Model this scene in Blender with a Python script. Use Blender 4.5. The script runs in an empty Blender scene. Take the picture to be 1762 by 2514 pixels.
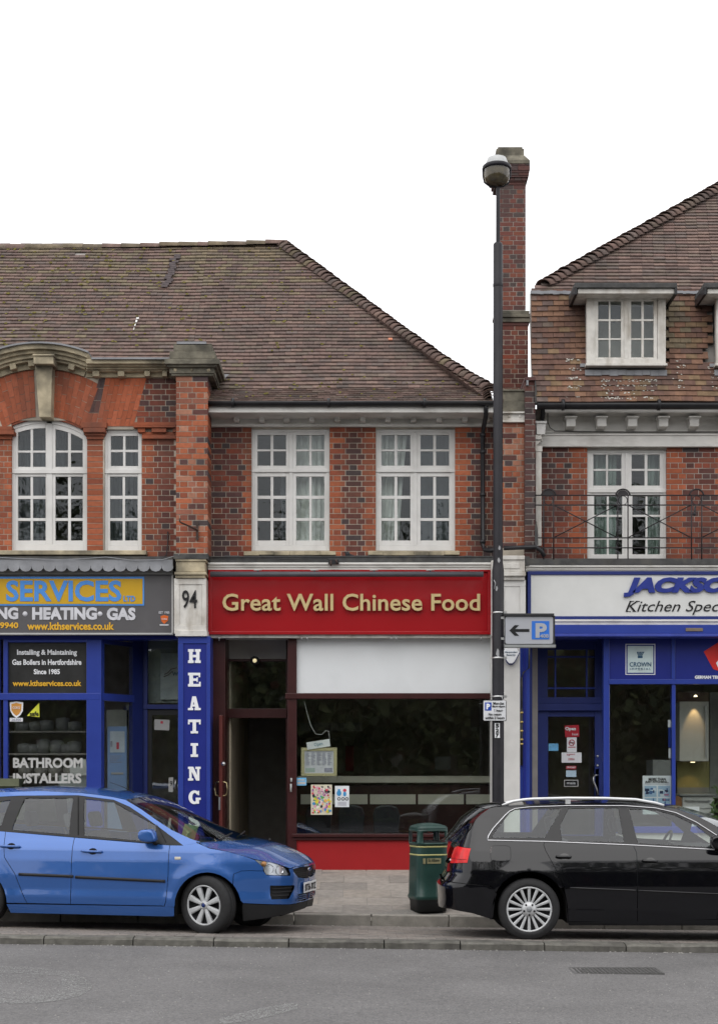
import bpy, bmesh, math, random
from mathutils import Vector, Matrix
from mathutils.geometry import delaunay_2d_cdt
random.seed(7)
R = math.radians
SC = bpy.context.scene
COL = SC.collection
# ------------------------------------------------------------------ camera
F, CX, CY, EYE = 3800.0, 881.0, 1900.0, 1.7      # focal length and principal point in photo pixels, eye height in metres
cam_d = bpy.data.cameras.new('camera'); cam = bpy.data.objects.new('camera', cam_d); COL.objects.link(cam)
cam.location = (0, 0, EYE); cam.rotation_euler = (R(90), 0, 0)
cam_d.sensor_fit = 'HORIZONTAL'; cam_d.sensor_width = 36; cam_d.lens = 36 * F / 1762
cam_d.shift_y = (CY - 1257) / 1762; cam_d.clip_end = 2000; cam_d.clip_start = 0.1
SC.camera = cam
# ------------------------------------------------------------------ world and sun (overcast)
SUN_EL, SUN_AZ = R(52), R(200)
w = bpy.data.worlds.new('World'); SC.world = w; w.use_nodes = True
nt = w.node_tree; nt.nodes.clear()
sky = nt.nodes.new('ShaderNodeTexSky'); sky.sky_type = 'NISHITA'; sky.sun_disc = False
sky.sun_elevation = SUN_EL; sky.sun_rotation = SUN_AZ; sky.dust_density = 6; sky.air_density = 1.5
hs = nt.nodes.new('ShaderNodeHueSaturation'); hs.inputs['Saturation'].default_value = .1
mx = nt.nodes.new('ShaderNodeMixRGB'); mx.inputs[0].default_value = .93; mx.inputs[2].default_value = (16.2, 16.2, 16.5, 1)
bg = nt.nodes.new('ShaderNodeBackground'); bg.inputs[1].default_value = .1
wo = nt.nodes.new('ShaderNodeOutputWorld')
nt.links.new(sky.outputs[0], hs.inputs['Color']); nt.links.new(hs.outputs[0], mx.inputs[1])
nt.links.new(mx.outputs[0], bg.inputs[0]); nt.links.new(bg.outputs[0], wo.inputs[0])
sd = bpy.data.lights.new('sun', 'SUN'); sd.energy = 1.2; sd.angle = R(70); sd.color = (1, .97, .93)
so = bpy.data.objects.new('sun', sd); COL.objects.link(so)
so.rotation_euler = (R(90) - SUN_EL, 0, R(-20)); so.location = (0, -5, 30)
SC.view_settings.view_transform = 'Standard'; SC.view_settings.look = 'None'
SC.view_settings.gamma = 1; SC.view_settings.exposure = 0; SC.view_settings.use_curve_mapping = False
SC.cycles.max_bounces = 8; SC.cycles.transparent_max_bounces = 24; SC.cycles.glossy_bounces = 4
SC.cycles.caustics_reflective = False; SC.cycles.caustics_refractive = False
try: SC.cycles.use_denoising = True
except Exception: pass
# ------------------------------------------------------------------ helpers: photo position at a true distance -> metres
def X(px, d): return (px - CX) * d / F
def Z(py, d): return EYE - (py - CY) * d / F
def P(px, py, d): return Vector((X(px, d), d, Z(py, d)))
# ------------------------------------------------------------------ materials
MATS = {}
def mat(name, col=(.5, .5, .5), rough=.6, var=.12, scale=6, bump=.0, bscale=80, metal=0, coat=0, spec=.28, dirt=0, dirtcol=(.05, .045, .04), dscale=1.5, objvar=0, emit=0, streak=1, lo=.5):
    if name in MATS: return MATS[name]
    m = bpy.data.materials.new(name); m.use_nodes = True; n = m.node_tree.nodes; l = m.node_tree.links
    b = n['Principled BSDF']; b.inputs['Roughness'].default_value = rough; b.inputs['Metallic'].default_value = metal
    b.inputs['Specular IOR Level'].default_value = spec
    if coat: b.inputs['Coat Weight'].default_value = coat; b.inputs['Coat Roughness'].default_value = .03
    geo = n.new('ShaderNodeNewGeometry'); pos = geo.outputs['Position']
    cur = None
    def noise(sc, det=4, vec=pos):
        t = n.new('ShaderNodeTexNoise'); t.inputs['Scale'].default_value = sc; t.inputs['Detail'].default_value = det
        l.new(vec, t.inputs['Vector']); return t.outputs[0]
    c = n.new('ShaderNodeRGB'); c.outputs[0].default_value = (*col, 1); cur = c.outputs[0]
    if var or objvar:
        hsv = n.new('ShaderNodeHueSaturation'); l.new(cur, hsv.inputs['Color'])
        mr = n.new('ShaderNodeMapRange'); l.new(noise(scale), mr.inputs[0])
        mr.inputs[1].default_value = .3; mr.inputs[2].default_value = .7
        mr.inputs[3].default_value = 1 - var; mr.inputs[4].default_value = 1 + var
        val = mr.outputs[0]
        if objvar:
            oi = n.new('ShaderNodeObjectInfo'); m2 = n.new('ShaderNodeMapRange'); l.new(oi.outputs['Random'], m2.inputs[0])
            m2.inputs[3].default_value = 1 - objvar; m2.inputs[4].default_value = 1 + objvar
            mm = n.new('ShaderNodeMath'); mm.operation = 'MULTIPLY'; l.new(val, mm.inputs[0]); l.new(m2.outputs[0], mm.inputs[1]); val = mm.outputs[0]
        l.new(val, hsv.inputs['Value']); cur = hsv.outputs[0]
    if dirt:
        mp = n.new('ShaderNodeMapping'); l.new(pos, mp.inputs[0]); mp.inputs['Scale'].default_value = (1, 1, 1 / streak)
        mr = n.new('ShaderNodeMapRange'); l.new(noise(dscale, 6, mp.outputs[0]), mr.inputs[0])
        mr.inputs[1].default_value = lo; mr.inputs[2].default_value = lo + .22; mr.inputs[3].default_value = 0; mr.inputs[4].default_value = dirt
        mi = n.new('ShaderNodeMixRGB'); l.new(mr.outputs[0], mi.inputs[0]); l.new(cur, mi.inputs[1]); mi.inputs[2].default_value = (*dirtcol, 1); cur = mi.outputs[0]
    l.new(cur, b.inputs['Base Color'])
    if bump:
        bp = n.new('ShaderNodeBump'); bp.inputs['Strength'].default_value = bump; bp.inputs['Distance'].default_value = .01
        l.new(noise(bscale, 5), bp.inputs['Height']); l.new(bp.outputs[0], b.inputs['Normal'])
    if emit:
        b.inputs['Emission Color'].default_value = (*col, 1); b.inputs['Emission Strength'].default_value = emit
    MATS[name] = m; return m
def glass(name, tint=(.9, .93, .92), wave=.0, ior=1.5):
    if name in MATS: return MATS[name]
    m = bpy.data.materials.new(name); m.use_nodes = True; n = m.node_tree.nodes; l = m.node_tree.links; n.clear()
    o = n.new('ShaderNodeOutputMaterial'); mixs = n.new('ShaderNodeMixShader'); t = n.new('ShaderNodeBsdfTransparent'); g = n.new('ShaderNodeBsdfGlossy')
    t.inputs[0].default_value = (*tint, 1); g.inputs['Roughness'].default_value = .01; g.inputs[0].default_value = (.95, .97, 1, 1)
    fr = n.new('ShaderNodeFresnel'); gb_ = n.new('ShaderNodeNewGeometry'); iv = n.new('ShaderNodeMapRange'); iv.inputs[3].default_value = ior; iv.inputs[4].default_value = 1 / ior
    l.new(gb_.outputs['Backfacing'], iv.inputs[0]); l.new(iv.outputs[0], fr.inputs[0])   # a thin pane mirrors alike from both faces
    l.new(fr.outputs[0], mixs.inputs[0]); l.new(t.outputs[0], mixs.inputs[1]); l.new(g.outputs[0], mixs.inputs[2]); l.new(mixs.outputs[0], o.inputs[0])
    if wave:
        geo = n.new('ShaderNodeNewGeometry'); ns = n.new('ShaderNodeTexNoise'); ns.inputs['Scale'].default_value = 3; l.new(geo.outputs['Position'], ns.inputs['Vector'])
        bp = n.new('ShaderNodeBump'); bp.inputs['Strength'].default_value = wave; bp.inputs['Distance'].default_value = .02
        l.new(ns.outputs[0], bp.inputs['Height']); l.new(bp.outputs[0], g.inputs['Normal'])
    MATS[name] = m; return m
# ------------------------------------------------------------------ mesh builder
class MB:
    def __init__(s): s.v = []; s.f = []; s.m = []; s.mats = []; s.sm = []
    def mi(s, m):
        if m not in s.mats: s.mats.append(m)
        return s.mats.index(m)
    def face(s, idx, m, smooth=False): s.f.append(tuple(idx)); s.m.append(s.mi(m)); s.sm.append(smooth)
    def poly(s, pts, m, smooth=False):
        k = len(s.v); s.v += [tuple(p) for p in pts]; s.face(range(k, k + len(pts)), m, smooth)
    def box(s, x0, x1, y0, y1, z0, z1, m, T=None):
        if x0 > x1: x0, x1 = x1, x0
        if z0 > z1: z0, z1 = z1, z0
        if y0 > y1: y0, y1 = y1, y0
        k = len(s.v)
        pts = [(x0, y0, z0), (x1, y0, z0), (x1, y1, z0), (x0, y1, z0), (x0, y0, z1), (x1, y0, z1), (x1, y1, z1), (x0, y1, z1)]
        if T is not None: pts = [tuple(T @ Vector(p)) for p in pts]
        s.v += pts
        for f in ((0, 3, 2, 1), (4, 5, 6, 7), (0, 1, 5, 4), (1, 2, 6, 5), (2, 3, 7, 6), (3, 0, 4, 7)): s.face([k + i for i in f], m)
        return s
    def pb(s, x0, y0, x1, y1, d, th, m):      # box from a photo rectangle at distance d, th metres thick going back
        return s.box(X(x0, d), X(x1, d), d, d + th, Z(y1, d), Z(y0, d), m)
    def prism(s, pts, d, th, m, smooth=False):  # pts: (x,z) world outline, front at y=d
        k = len(s.v); n = len(pts)
        a = sum(pts[i][0] * pts[(i + 1) % n][1] - pts[(i + 1) % n][0] * pts[i][1] for i in range(n))
        if a < 0: pts = pts[::-1]
        s.v += [(p[0], d, p[1]) for p in pts] + [(p[0], d + th, p[1]) for p in pts]
        s.face([k + i for i in range(n)], m); s.face([k + n + i for i in range(n - 1, -1, -1)], m)
        for i in range(n):
            j = (i + 1) % n; s.face([k + j, k + i, k + n + i, k + n + j], m, smooth)
        return s
    def pprism(s, pts, d, th, m): return s.prism([(X(a, d), Z(b, d)) for a, b in pts], d, th, m)
    def tube(s, pts, r, m, n=8, cap=True, r2=None):
        pts = [Vector(p) for p in pts]; k0 = len(s.v); L = len(pts)
        for i, p in enumerate(pts):
            t = (pts[min(i + 1, L - 1)] - pts[max(i - 1, 0)]).normalized()
            a = Vector((0, 0, 1)) if abs(t.z) < .9 else Vector((1, 0, 0))
            u = t.cross(a).normalized(); v = t.cross(u)
            rr = r if r2 is None else r + (r2 - r) * i / max(1, L - 1)
            for j in range(n):
                an = 2 * math.pi * j / n; s.v.append(tuple(p + (u * math.cos(an) + v * math.sin(an)) * rr))
        for i in range(L - 1):
            for j in range(n):
                a = k0 + i * n + j; b = k0 + i * n + (j + 1) % n; s.face([a, b, b + n, a + n], m, True)
        if cap:
            s.face([k0 + j for j in range(n)][::-1], m); s.face([k0 + (L - 1) * n + j for j in range(n)], m)
        return s
    def lathe(s, prof, m, c=(0, 0, 0), n=32, axis='Z', T=None, close=False):   # prof (r, h)
        k0 = len(s.v)
        for r, h in prof:
            for j in range(n):
                a = 2 * math.pi * j / n
                p = (r * math.cos(a), r * math.sin(a), h) if axis == 'Z' else (r * math.cos(a), h, r * math.sin(a))
                p = Vector(p) + Vector(c)
                if T is not None: p = T @ p
                s.v.append(tuple(p))
        for i in range(len(prof) - 1):
            for j in range(n):
                a = k0 + i * n + j; b = k0 + i * n + (j + 1) % n; s.face([a, b, b + n, a + n], m, True)
        return s
    def build(s, name, parent=None, fix=True, bevel=0):
        me = bpy.data.meshes.new(name); me.from_pydata(s.v, [], s.f)
        for m in s.mats: me.materials.append(m)
        me.polygons.foreach_set('material_index', s.m); me.polygons.foreach_set('use_smooth', s.sm)
        if fix:
            b = bmesh.new(); b.from_mesh(me); bmesh.ops.recalc_face_normals(b, faces=b.faces); b.to_mesh(me); b.free()
        me.update()
        o = link(name, me, parent)
        if bevel:
            md = o.modifiers.new('bevel', 'BEVEL'); md.width = bevel; md.segments = 2; md.limit_method = 'ANGLE'; md.angle_limit = R(40)
        return o
def link(name, me, parent=None):
    o = bpy.data.objects.new(name, me); COL.objects.link(o)
    if parent is not None:
        o.parent = parent
        if parent.get('ws') is not None or parent.name in WS: o.matrix_parent_inverse = parent.matrix_basis.inverted()
    return o
WS = set()
def thing(name, label, cat, loc=(0, 0, 0), rz=0, group=None, local=False):
    o = bpy.data.objects.new(name, None); COL.objects.link(o); o.location = loc; o.rotation_euler = (0, 0, rz); o.empty_display_size = .2
    bpy.context.view_layer.update() if False else None
    o['label'] = label; o['category'] = cat
    if group: o['group'] = group
    if not local: WS.add(o.name)
    return o
def tag(o, label=None, cat=None, group=None, kind=None):
    if label: o['label'] = label
    if cat: o['category'] = cat
    if group: o['group'] = group
    if kind: o['kind'] = kind
    return o
def quick(name, parent, m, *boxes, bevel=0):     # boxes: (x0,y0,x1,y1,d,th) in photo pixels and metres
    b = MB()
    for q in boxes: b.pb(*q, m)
    return b.build(name, parent, bevel=bevel)
# ------------------------------------------------------------------ text
def text_mesh(txt, bold=0, shear=0, ext=.004, bevel=0, spacing=1, lines=1.0, align='CENTER', res=3):
    cu = bpy.data.curves.new('t', 'FONT'); cu.body = txt; cu.offset = bold; cu.shear = shear; cu.extrude = .0; cu.resolution_u = res
    cu.space_character = spacing; cu.space_line = lines; cu.align_x = align
    cu.extrude = ext; cu.bevel_depth = bevel; cu.bevel_resolution = 1
    o = bpy.data.objects.new('t', cu); COL.objects.link(o)
    dg = bpy.context.evaluated_depsgraph_get(); me = bpy.data.meshes.new_from_object(o.evaluated_get(dg))
    V = [v.co.copy() for v in me.vertices]; Fc = [tuple(p.vertices) for p in me.polygons]
    bpy.data.objects.remove(o); bpy.data.curves.remove(cu); bpy.data.meshes.remove(me)
    return V, Fc
def text(name, parent, txt, x0, y0, x1, y1, d, m, th=.004, split=False, bold=.0, shear=0, bevel=0, spacing=1, lines=1.0, align='CENTER', M=None, ext=None):
    """lettering filling the photo rectangle (x0,y0)-(x1,y1) at distance d; M optional extra transform"""
    V, Fc = text_mesh(txt, bold, shear, .01, bevel, spacing, lines, align)
    ax, bx = min(v.x for v in V), max(v.x for v in V); ay, by = min(v.y for v in V), max(v.y for v in V); az, bz = min(v.z for v in V), max(v.z for v in V)
    X0, X1, Z0, Z1 = X(x0, d), X(x1, d), Z(y1, d), Z(y0, d)
    pts = []
    for v in V:
        q = Vector((X0 + (v.x - ax) / (bx - ax) * (X1 - X0), d - (v.z - az) / (bz - az) * th, Z0 + (v.y - ay) / (by - ay) * (Z1 - Z0)))
        if M is not None: q = M @ q
        pts.append(q)
    if not split:
        b = MB(); b.v = [tuple(p) for p in pts]
        for f in Fc: b.face(f, m)
        return b.build(name, parent)
    par = list(range(len(pts)))
    def fd(a):
        while par[a] != a: par[a] = par[par[a]]; a = par[a]
        return a
    for f in Fc:
        for i in f[1:]: par[fd(i)] = fd(f[0])
    grp = {}
    for i in range(len(pts)): grp.setdefault(fd(i), []).append(i)
    isl = sorted(([min(V[i].x for i in g), max(V[i].x for i in g), set(g)] for g in grp.values()), key=lambda t: t[0])
    cl = []
    for a in isl:
        if cl and (min(cl[-1][1], a[1]) - max(cl[-1][0], a[0])) > .3 * min(a[1] - a[0], cl[-1][1] - cl[-1][0]):
            cl[-1][1] = max(cl[-1][1], a[1]); cl[-1][2] |= a[2]
        else: cl.append(a)
    for c in cl:
        ids = sorted(c[2]); mp = {g: i for i, g in enumerate(ids)}; b = MB(); b.v = [tuple(pts[i]) for i in ids]
        for f in Fc:
            if f[0] in mp: b.face([mp[i] for i in f], m)
        b.build(name, parent)
# ------------------------------------------------------------------ shared palettes
def C(r, g, b): return tuple(((v / 255 + .055) / 1.055) ** 2.4 if v > 10 else v / 3295 for v in (r, g, b))
MORTAR = mat('lime_mortar', (.42, .375, .31), .9, .25, 5, .3, 120, dirt=.6, dscale=1.2)
MORTAR_DK = mat('grey_mortar', (.36, .335, .30), .9, .3, 5, .3, 120, dirt=.6, dscale=1.2)
def bricks(n, cols, dirt, objvar=.14, dscale=1.6, lo=.5):
    return [mat(f'{n}_{i}', c, .85, .14, 22, .25, 150, objvar=objvar, dirt=dirt, dscale=dscale, dirtcol=(.06, .045, .04), streak=2.6, lo=lo - .05) for i, c in enumerate(cols)]
B_OR = bricks('orange_brick', [(.32, .092, .044), (.28, .080, .038), (.35, .108, .052), (.23, .066, .036)], .6)
B_BR = bricks('brown_brick', [(.16, .052, .036), (.13, .045, .035), (.19, .065, .042), (.10, .042, .036), (.22, .06, .036)], .45)
B_DK = bricks('purple_brick', [(.09, .045, .042), (.075, .05, .05), (.11, .048, .04), (.06, .045, .045)], .5)
B_RD = bricks('rubbed_brick', [(.37, .100, .046), (.33, .088, .040), (.40, .112, .054)], .5, .09)
B_PK = bricks('weathered_brick', [(.34, .15, .095), (.30, .12, .075), (.37, .17, .11), (.26, .10, .065)], .35)
B_CH = bricks('chimney_brick', [(.145, .055, .044), (.11, .048, .042), (.19, .066, .044), (.078, .058, .054), (.155, .056, .045), (.09, .048, .044)], .35)
WHITE = mat('white_paint', (.62, .61, .59), .45, .05, 6, .05, 60, dirt=.35, dirtcol=(.3, .28, .25), dscale=3, streak=3, lo=.52)
WHITE_OLD = mat('flaking_white_paint', (.58, .56, .52), .6, .1, 10, .3, 60, dirt=.7, dirtcol=(.28, .24, .19), dscale=7, streak=3, lo=.5)
CREAM = mat('cream_painted_timber', (.66, .645, .61), .5, .06, 5, .05, 60, dirt=.4, dirtcol=(.22, .2, .17), dscale=3, streak=.4, lo=.5)
STONE = mat('weathered_stone', (.42, .36, .25), .9, .25, 7, .4, 60, dirt=.75, dirtcol=(.07, .066, .055), dscale=3, lo=.46)
STONE_DK = mat('lichened_dark_stone', (.155, .142, .11), .9, .3, 9, .5, 50, dirt=.85, dirtcol=(.045, .043, .036), dscale=4, lo=.45)
LEAD = mat('lead_sheet', (.24, .245, .26), .55, .2, 6, .2, 20, dirt=.5, dirtcol=(.14, .14, .14), dscale=3)
LEADDK = mat('tarred_flashing', (.055, .055, .055), .7, .3, 8, .3, 40, dirt=.5, dirtcol=(.12, .11, .09), dscale=6)
GUT = mat('black_gutter_paint', (.018, .018, .02), .35, .2, 8, .1, 30)
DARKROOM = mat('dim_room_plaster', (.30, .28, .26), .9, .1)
GLASS = glass('window_glass', tint=(.86, .89, .88), wave=.16, ior=1.41)
SHOPGLASS = glass('shop_glass', tint=(.93, .95, .94), wave=.03, ior=1.6)
BLUE = mat('royal_blue_gloss', (.024, .046, .26), .3, .06, 4, .03, 30, coat=.1)
BLUEDK = mat('deep_blue_gloss', (.015, .024, .19), .3, .05, 4, coat=.1)
NAVY = mat('navy_blue_paint', (.018, .03, .15), .4, .08, 4, .03, 30)
MAROON = mat('maroon_timber', (.040, .010, .010), .35, .15, 6, .05, 40, coat=.1)
REDP = mat('red_render_paint', (.30, .010, .012), .5, .05, 5, .06, 40, dirt=.2, dirtcol=(.2, .02, .02), dscale=3)
# ------------------------------------------------------------------ the ground: road, kerbs, bay, pavement
SL = -.013
def zroad(x, y): return SL * x - .08 - .004 * max(0, 15.7 - y) * .3
def zbay(x, y): return SL * x - .10 * (y - 16) / 2.3
def zpav(x, y):
    t = min(1, max(0, (y - 18.42) / 2.68)); return .034 + t * .359 + SL * x * (1 - t)
def sheet(name, x0, x1, y0, y1, nx, ny, zf, m, kind='structure', parent=None):
    b = MB()
    for j in range(ny + 1):
        for i in range(nx + 1):
            x = x0 + (x1 - x0) * i / nx; y = y0 + (y1 - y0) * j / ny; b.v.append((x, y, zf(x, y)))
    for j in range(ny):
        for i in range(nx):
            a = j * (nx + 1) + i; b.face([a, a + 1, a + nx + 2, a + nx + 1], m, True)
    o = b.build(name, parent, fix=False)
    if kind: o['kind'] = kind
    return o
def asphalt():
    m = bpy.data.materials.new('worn_asphalt'); m.use_nodes = True; n = m.node_tree.nodes; l = m.node_tree.links; b = n['Principled BSDF']
    g = n.new('ShaderNodeNewGeometry')
    def ns(sc, det=5, r=.6):
        t = n.new('ShaderNodeTexNoise'); t.inputs['Scale'].default_value = sc; t.inputs['Detail'].default_value = det; t.inputs['Roughness'].default_value = r; l.new(g.outputs['Position'], t.inputs['Vector']); return t.outputs[0]
    def rmp(i, a, c, d, e):
        t = n.new('ShaderNodeMapRange'); l.new(i, t.inputs[0]); t.inputs[1].default_value = a; t.inputs[2].default_value = c; t.inputs[3].default_value = d; t.inputs[4].default_value = e; return t.outputs[0]
    v = n.new('ShaderNodeTexVoronoi'); v.inputs['Scale'].default_value = 85; l.new(g.outputs['Position'], v.inputs['Vector'])
    cr = n.new('ShaderNodeValToRGB'); l.new(v.outputs['Color'], cr.inputs[0])
    e = cr.color_ramp.elements; e[0].position = 0; e[0].color = (.075, .073, .074, 1); e[1].position = 1; e[1].color = (.135, .13, .13, 1)
    x = cr.color_ramp.elements.new(.93); x.color = (.155, .15, .148, 1); x2 = cr.color_ramp.elements.new(.97); x2.color = (.26, .255, .25, 1)
    mm = n.new('ShaderNodeHueSaturation'); l.new(cr.outputs[0], mm.inputs['Color'])
    mu = n.new('ShaderNodeMath'); mu.operation = 'MULTIPLY'; l.new(rmp(ns(.9, 6), .3, .7, .82, 1.16), mu.inputs[0]); l.new(rmp(ns(28, 4), .3, .7, .82, 1.2), mu.inputs[1])
    l.new(mu.outputs[0], mm.inputs['Value']); l.new(mm.outputs[0], b.inputs['Base Color']); b.inputs['Roughness'].default_value = .85
    bp = n.new('ShaderNodeBump'); bp.inputs['Strength'].default_value = .7; bp.inputs['Distance'].default_value = .006; l.new(v.outputs['Distance'], bp.inputs['Height']); l.new(bp.outputs[0], b.inputs['Normal'])
    return m
ASPH = asphalt()
sheet('ground', -300, 300, -300, 500, 6, 8, lambda x, y: -1.4, mat('bare_ground', (.12, .11, .09), .95))
sheet('road', -60, 60, -12, 15.76, 40, 20, zroad, ASPH)
sheet('far_verge', -60, 60, -60, -12, 6, 6, lambda x, y: SL * x - .03, mat('verge_turf', (.05, .075, .025), .95, .3, 2, .3, 30))
# kerbs: every stone its own object under a kerb
KST = [mat(f'granite_kerb_{i}', c, .9, .22, 14, .5, 60, objvar=.1, dirt=.7, dirtcol=(.06, .058, .05), dscale=4) for i, c in enumerate([(.125, .12, .106), (.105, .10, .09)])]
KST2 = mat('concrete_kerb', (.24, .225, .20), .9, .15, 10, .4, 60, objvar=.08, dirt=.4, dirtcol=(.1, .095, .085), dscale=4)
k1 = MB().box(-6, 6, 15.78, 15.88, -.3, -.12, KST[0]).build('roadside_kerb'); k1['kind'] = 'structure'
x = -4.9; r0 = random.Random(3)
while x < 5.2:
    L = r0.uniform(.75, 1.0); b = MB(); x1 = x + L - .012; nseg = 5
    pf = [(15.735 + r0.uniform(-.006, .006), -.2), (15.735 + r0.uniform(-.008, .008), -.02), (15.765, .0), (15.92, .004), (15.92, -.2)]
    for i in range(nseg + 1):
        xx = x + (x1 - x) * i / nseg
        for (yy, zz) in pf: b.v.append((xx, yy + (r0.uniform(-.008, .008) if yy < 15.8 else 0), SL * xx + zz + (r0.uniform(-.007, .005) if zz > -.1 else 0)))
    np_ = len(pf)
    for i in range(nseg):
        for j in range(np_ - 1):
            a = i * np_ + j; b.face([a, a + 1, a + np_ + 1, a + np_], KST[0 if r0.random() < .6 else 1])
    b.face(range(np_), KST[0]); b.face([nseg * np_ + j for j in range(np_)][::-1], KST[0])
    b.build('kerb_stone', k1); x += L
k2 = MB().box(-6, 6, 18.3, 18.4, -.4, -.05, KST2).build('pavement_kerb'); k2['kind'] = 'structure'
x = -5.35
while x < 5.6:
    b = MB(); T = Matrix.Translation((x, 18.28, SL * x - .047)) @ Matrix.Rotation(math.atan(SL) * -1, 4, 'Y')
    b.box(0, .905, 0, .15, -.22, .079, KST2, T); b.build('kerb_stone', k2, bevel=.012); x += .917
# block paved parking bay
PAV = [mat(f'bay_block_{i}', c, .9, .2, 20, .3, 80, objvar=.14, dirt=.5, dirtcol=(.09, .085, .08), dscale=3) for i, c in enumerate([(.19, .17, .155), (.17, .155, .142), (.20, .175, .157)])]
bay = sheet('parking_bay', -60, 60, 15.9, 18.32, 40, 3, lambda x, y: zbay(x, y) - .012, mat('bay_joint_sand', (.13, .12, .105), .95, .2, 30, .2))
vis = []; rest = MB(); r1 = random.Random(5); bm_cache = {}
def bayblock(mi_):
    if mi_ not in bm_cache:
        b = MB().box(-.097, .097, -.047, .047, -.05, 0, PAV[mi_]); o = b.build('block', None); bm_cache[mi_] = o.data; bpy.data.objects.remove(o)
    return bm_cache[mi_]
row = 0; y = 15.98; cnt = 0
while y < 18.27:
    x = -5.4 + (.1 if row % 2 else 0)
    while x < 5.4:
        mi_ = r1.randrange(3); z = zbay(x, y) + r1.uniform(-.0025, .0025)
        if y < 16.35 and -2.0 < x < 3.6 or (y < 17.5 and -.95 < x < .95):
            if cnt < 290: 
                o = bpy.data.objects.new('paving_block', bayblock(mi_)); COL.objects.link(o); o.parent = bay; o.location = (x, y, z); o.rotation_euler = (r1.uniform(-.008, .008), math.atan(-SL) , r1.uniform(-.01, .01)); cnt += 1
                x += .2; continue
        T = Matrix.Translation((x, y, z)) @ Matrix.Rotation(math.atan(-SL), 4, 'Y'); rest.box(-.097, .097, -.047, .047, -.05, 0, PAV[mi_], T)
        x += .2
    y += .1; row += 1
o = rest.build('block_paving', bay, fix=False); o['kind'] = 'stuff'
# pavement slabs
SLAB = [mat(f'paving_slab_{i}', c, .9, .14, 12, .25, 80, objvar=.08, dirt=.45, dirtcol=(.13, .12, .11), dscale=2.5) for i, c in enumerate([(.26, .235, .21), (.235, .215, .195), (.275, .245, .215)])]
pav = sheet('pavement', -60, 60, 18.4, 21.6, 40, 5, lambda x, y: zpav(x, y) - .005, mat('slab_joint_mortar', (.19, .18, .165), .95, .2, 30))
y = 18.431; row = 0; r2 = random.Random(9)
while y < 21.3:
    L = .45; x = -5.6 + (.3 if row % 2 else 0)
    while x < 6.2:
        b = MB(); mm_ = r2.choice(SLAB); c_ = [(x + .003, y + .003), (x + .597, y + .003), (x + .597, y + L - .003), (x + .003, y + L - .003)]; dz = r2.uniform(-.003, .003)
        b.v = [(p[0], p[1], zpav(*p) - .04) for p in c_] + [(p[0], p[1], zpav(*p) + dz) for p in c_]
        for f in ((4, 5, 6, 7), (0, 1, 5, 4), (1, 2, 6, 5), (2, 3, 7, 6), (3, 0, 4, 7)): b.face(f, mm_)
        b.build('slab', pav); x += .6
    y += L; row += 1
# worn white paint on the road and small grit
WP = mat('worn_road_paint', (.255, .255, .25), .8, .2, 40)
def flecks(name, f_in, n, x0, x1, y0, y1, size, m, seed):
    rr = random.Random(seed); b = MB(); k = 0
    while k < n:
        px = rr.uniform(x0, x1); py = rr.uniform(y0, y1); pr = f_in(px, py)
        if rr.random() > pr: k += .2; continue
        k += 1; d = 1.8 * F / (py - CY); x = X(px, d); s = size * rr.uniform(.4, 1.3); a = rr.uniform(0, 6.28); z = zroad(x, d) + .004
        pts = [(x + s * math.cos(a + t) * rr.uniform(.6, 1.2), d + s * math.sin(a + t) * rr.uniform(.6, 1.2), z) for t in (0, 1.3, 2.5, 3.8, 5.0)]
        b.poly(pts, m)
    o = b.build(name, None, fix=False); o['kind'] = 'structure'; return o
def ring(px, py):
    a = ((px - 20) / 205) ** 2 + ((py - 2436) / 46) ** 2
    return 1 if .42 < a < 1 and (px > 150 or py > 2440 or py < 2412) else (.25 if a <= .42 else 0)
flecks('worn_road_marking', ring, 9000, -60, 230, 2385, 2485, .0062, WP, 1)
flecks('worn_road_arrow_marking', lambda px, py: 1 if abs(py - (2520 - (px - 540) * .22)) < 13 - abs(px - 640) * .05 else 0, 2600, 540, 730, 2470, 2525, .0062, WP, 2)
GRIT = mat('pale_road_grit', (.34, .33, .31), .8, .3, 50)
gb = MB(); rr = random.Random(12)
for i in range(420):
    px = rr.uniform(-20, 1780); py = 2336 + rr.random() ** 1.3 * 180; d = 1.8 * F / (py - CY); x = X(px, d); s = rr.uniform(.0022, .005); z = zroad(x, d)
    gb.box(x - s, x + s, d - s, d + s, z, z + s, GRIT)
for i in range(160):
    px = rr.uniform(-20, 1780); d = rr.choice([rr.uniform(15.66, 15.73), rr.uniform(18.2, 18.27)]); x = X(px, d); s = rr.uniform(.003, .008); z = (zroad if d < 16 else zbay)(x, d)
    gb.box(x - s * 1.6, x + s, d - s, d + s, z, z + s, GRIT)
gb.build('grit', None)['kind'] = 'stuff'
# patch joint across the road
mcv = mat('cast_iron_cover', (.10, .098, .096), .8, .2, 20, .3, 60, metal=.3)
dc = thing('drain_cover', 'dark cast iron service cover set in the road near the black estate car', 'manhole cover', (X(1510, 14.2), 14.2, zroad(2.35, 14.2)), local=True)
zc = 0
MB().box(-.39, .39, -.2, .2, -.05, .004, mcv).build('plate', dc)
b = MB()
for s_ in ((-.41, -.392, -.22, .22), (.392, .41, -.22, .22), (-.392, .392, -.22, -.202), (-.392, .392, .202, .22)): b.box(s_[0], s_[1], s_[2], s_[3], -.05, .007, mcv)
b.build('frame', dc); b = MB()
for i in range(20):
    for j in range(9): b.box(-.37 + i * .038, -.37 + i * .038 + .02, -.18 + j * .041, -.18 + j * .041 + .02, .004, .010, mcv)
o = b.build('studs', dc); o['kind'] = 'stuff'

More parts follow.
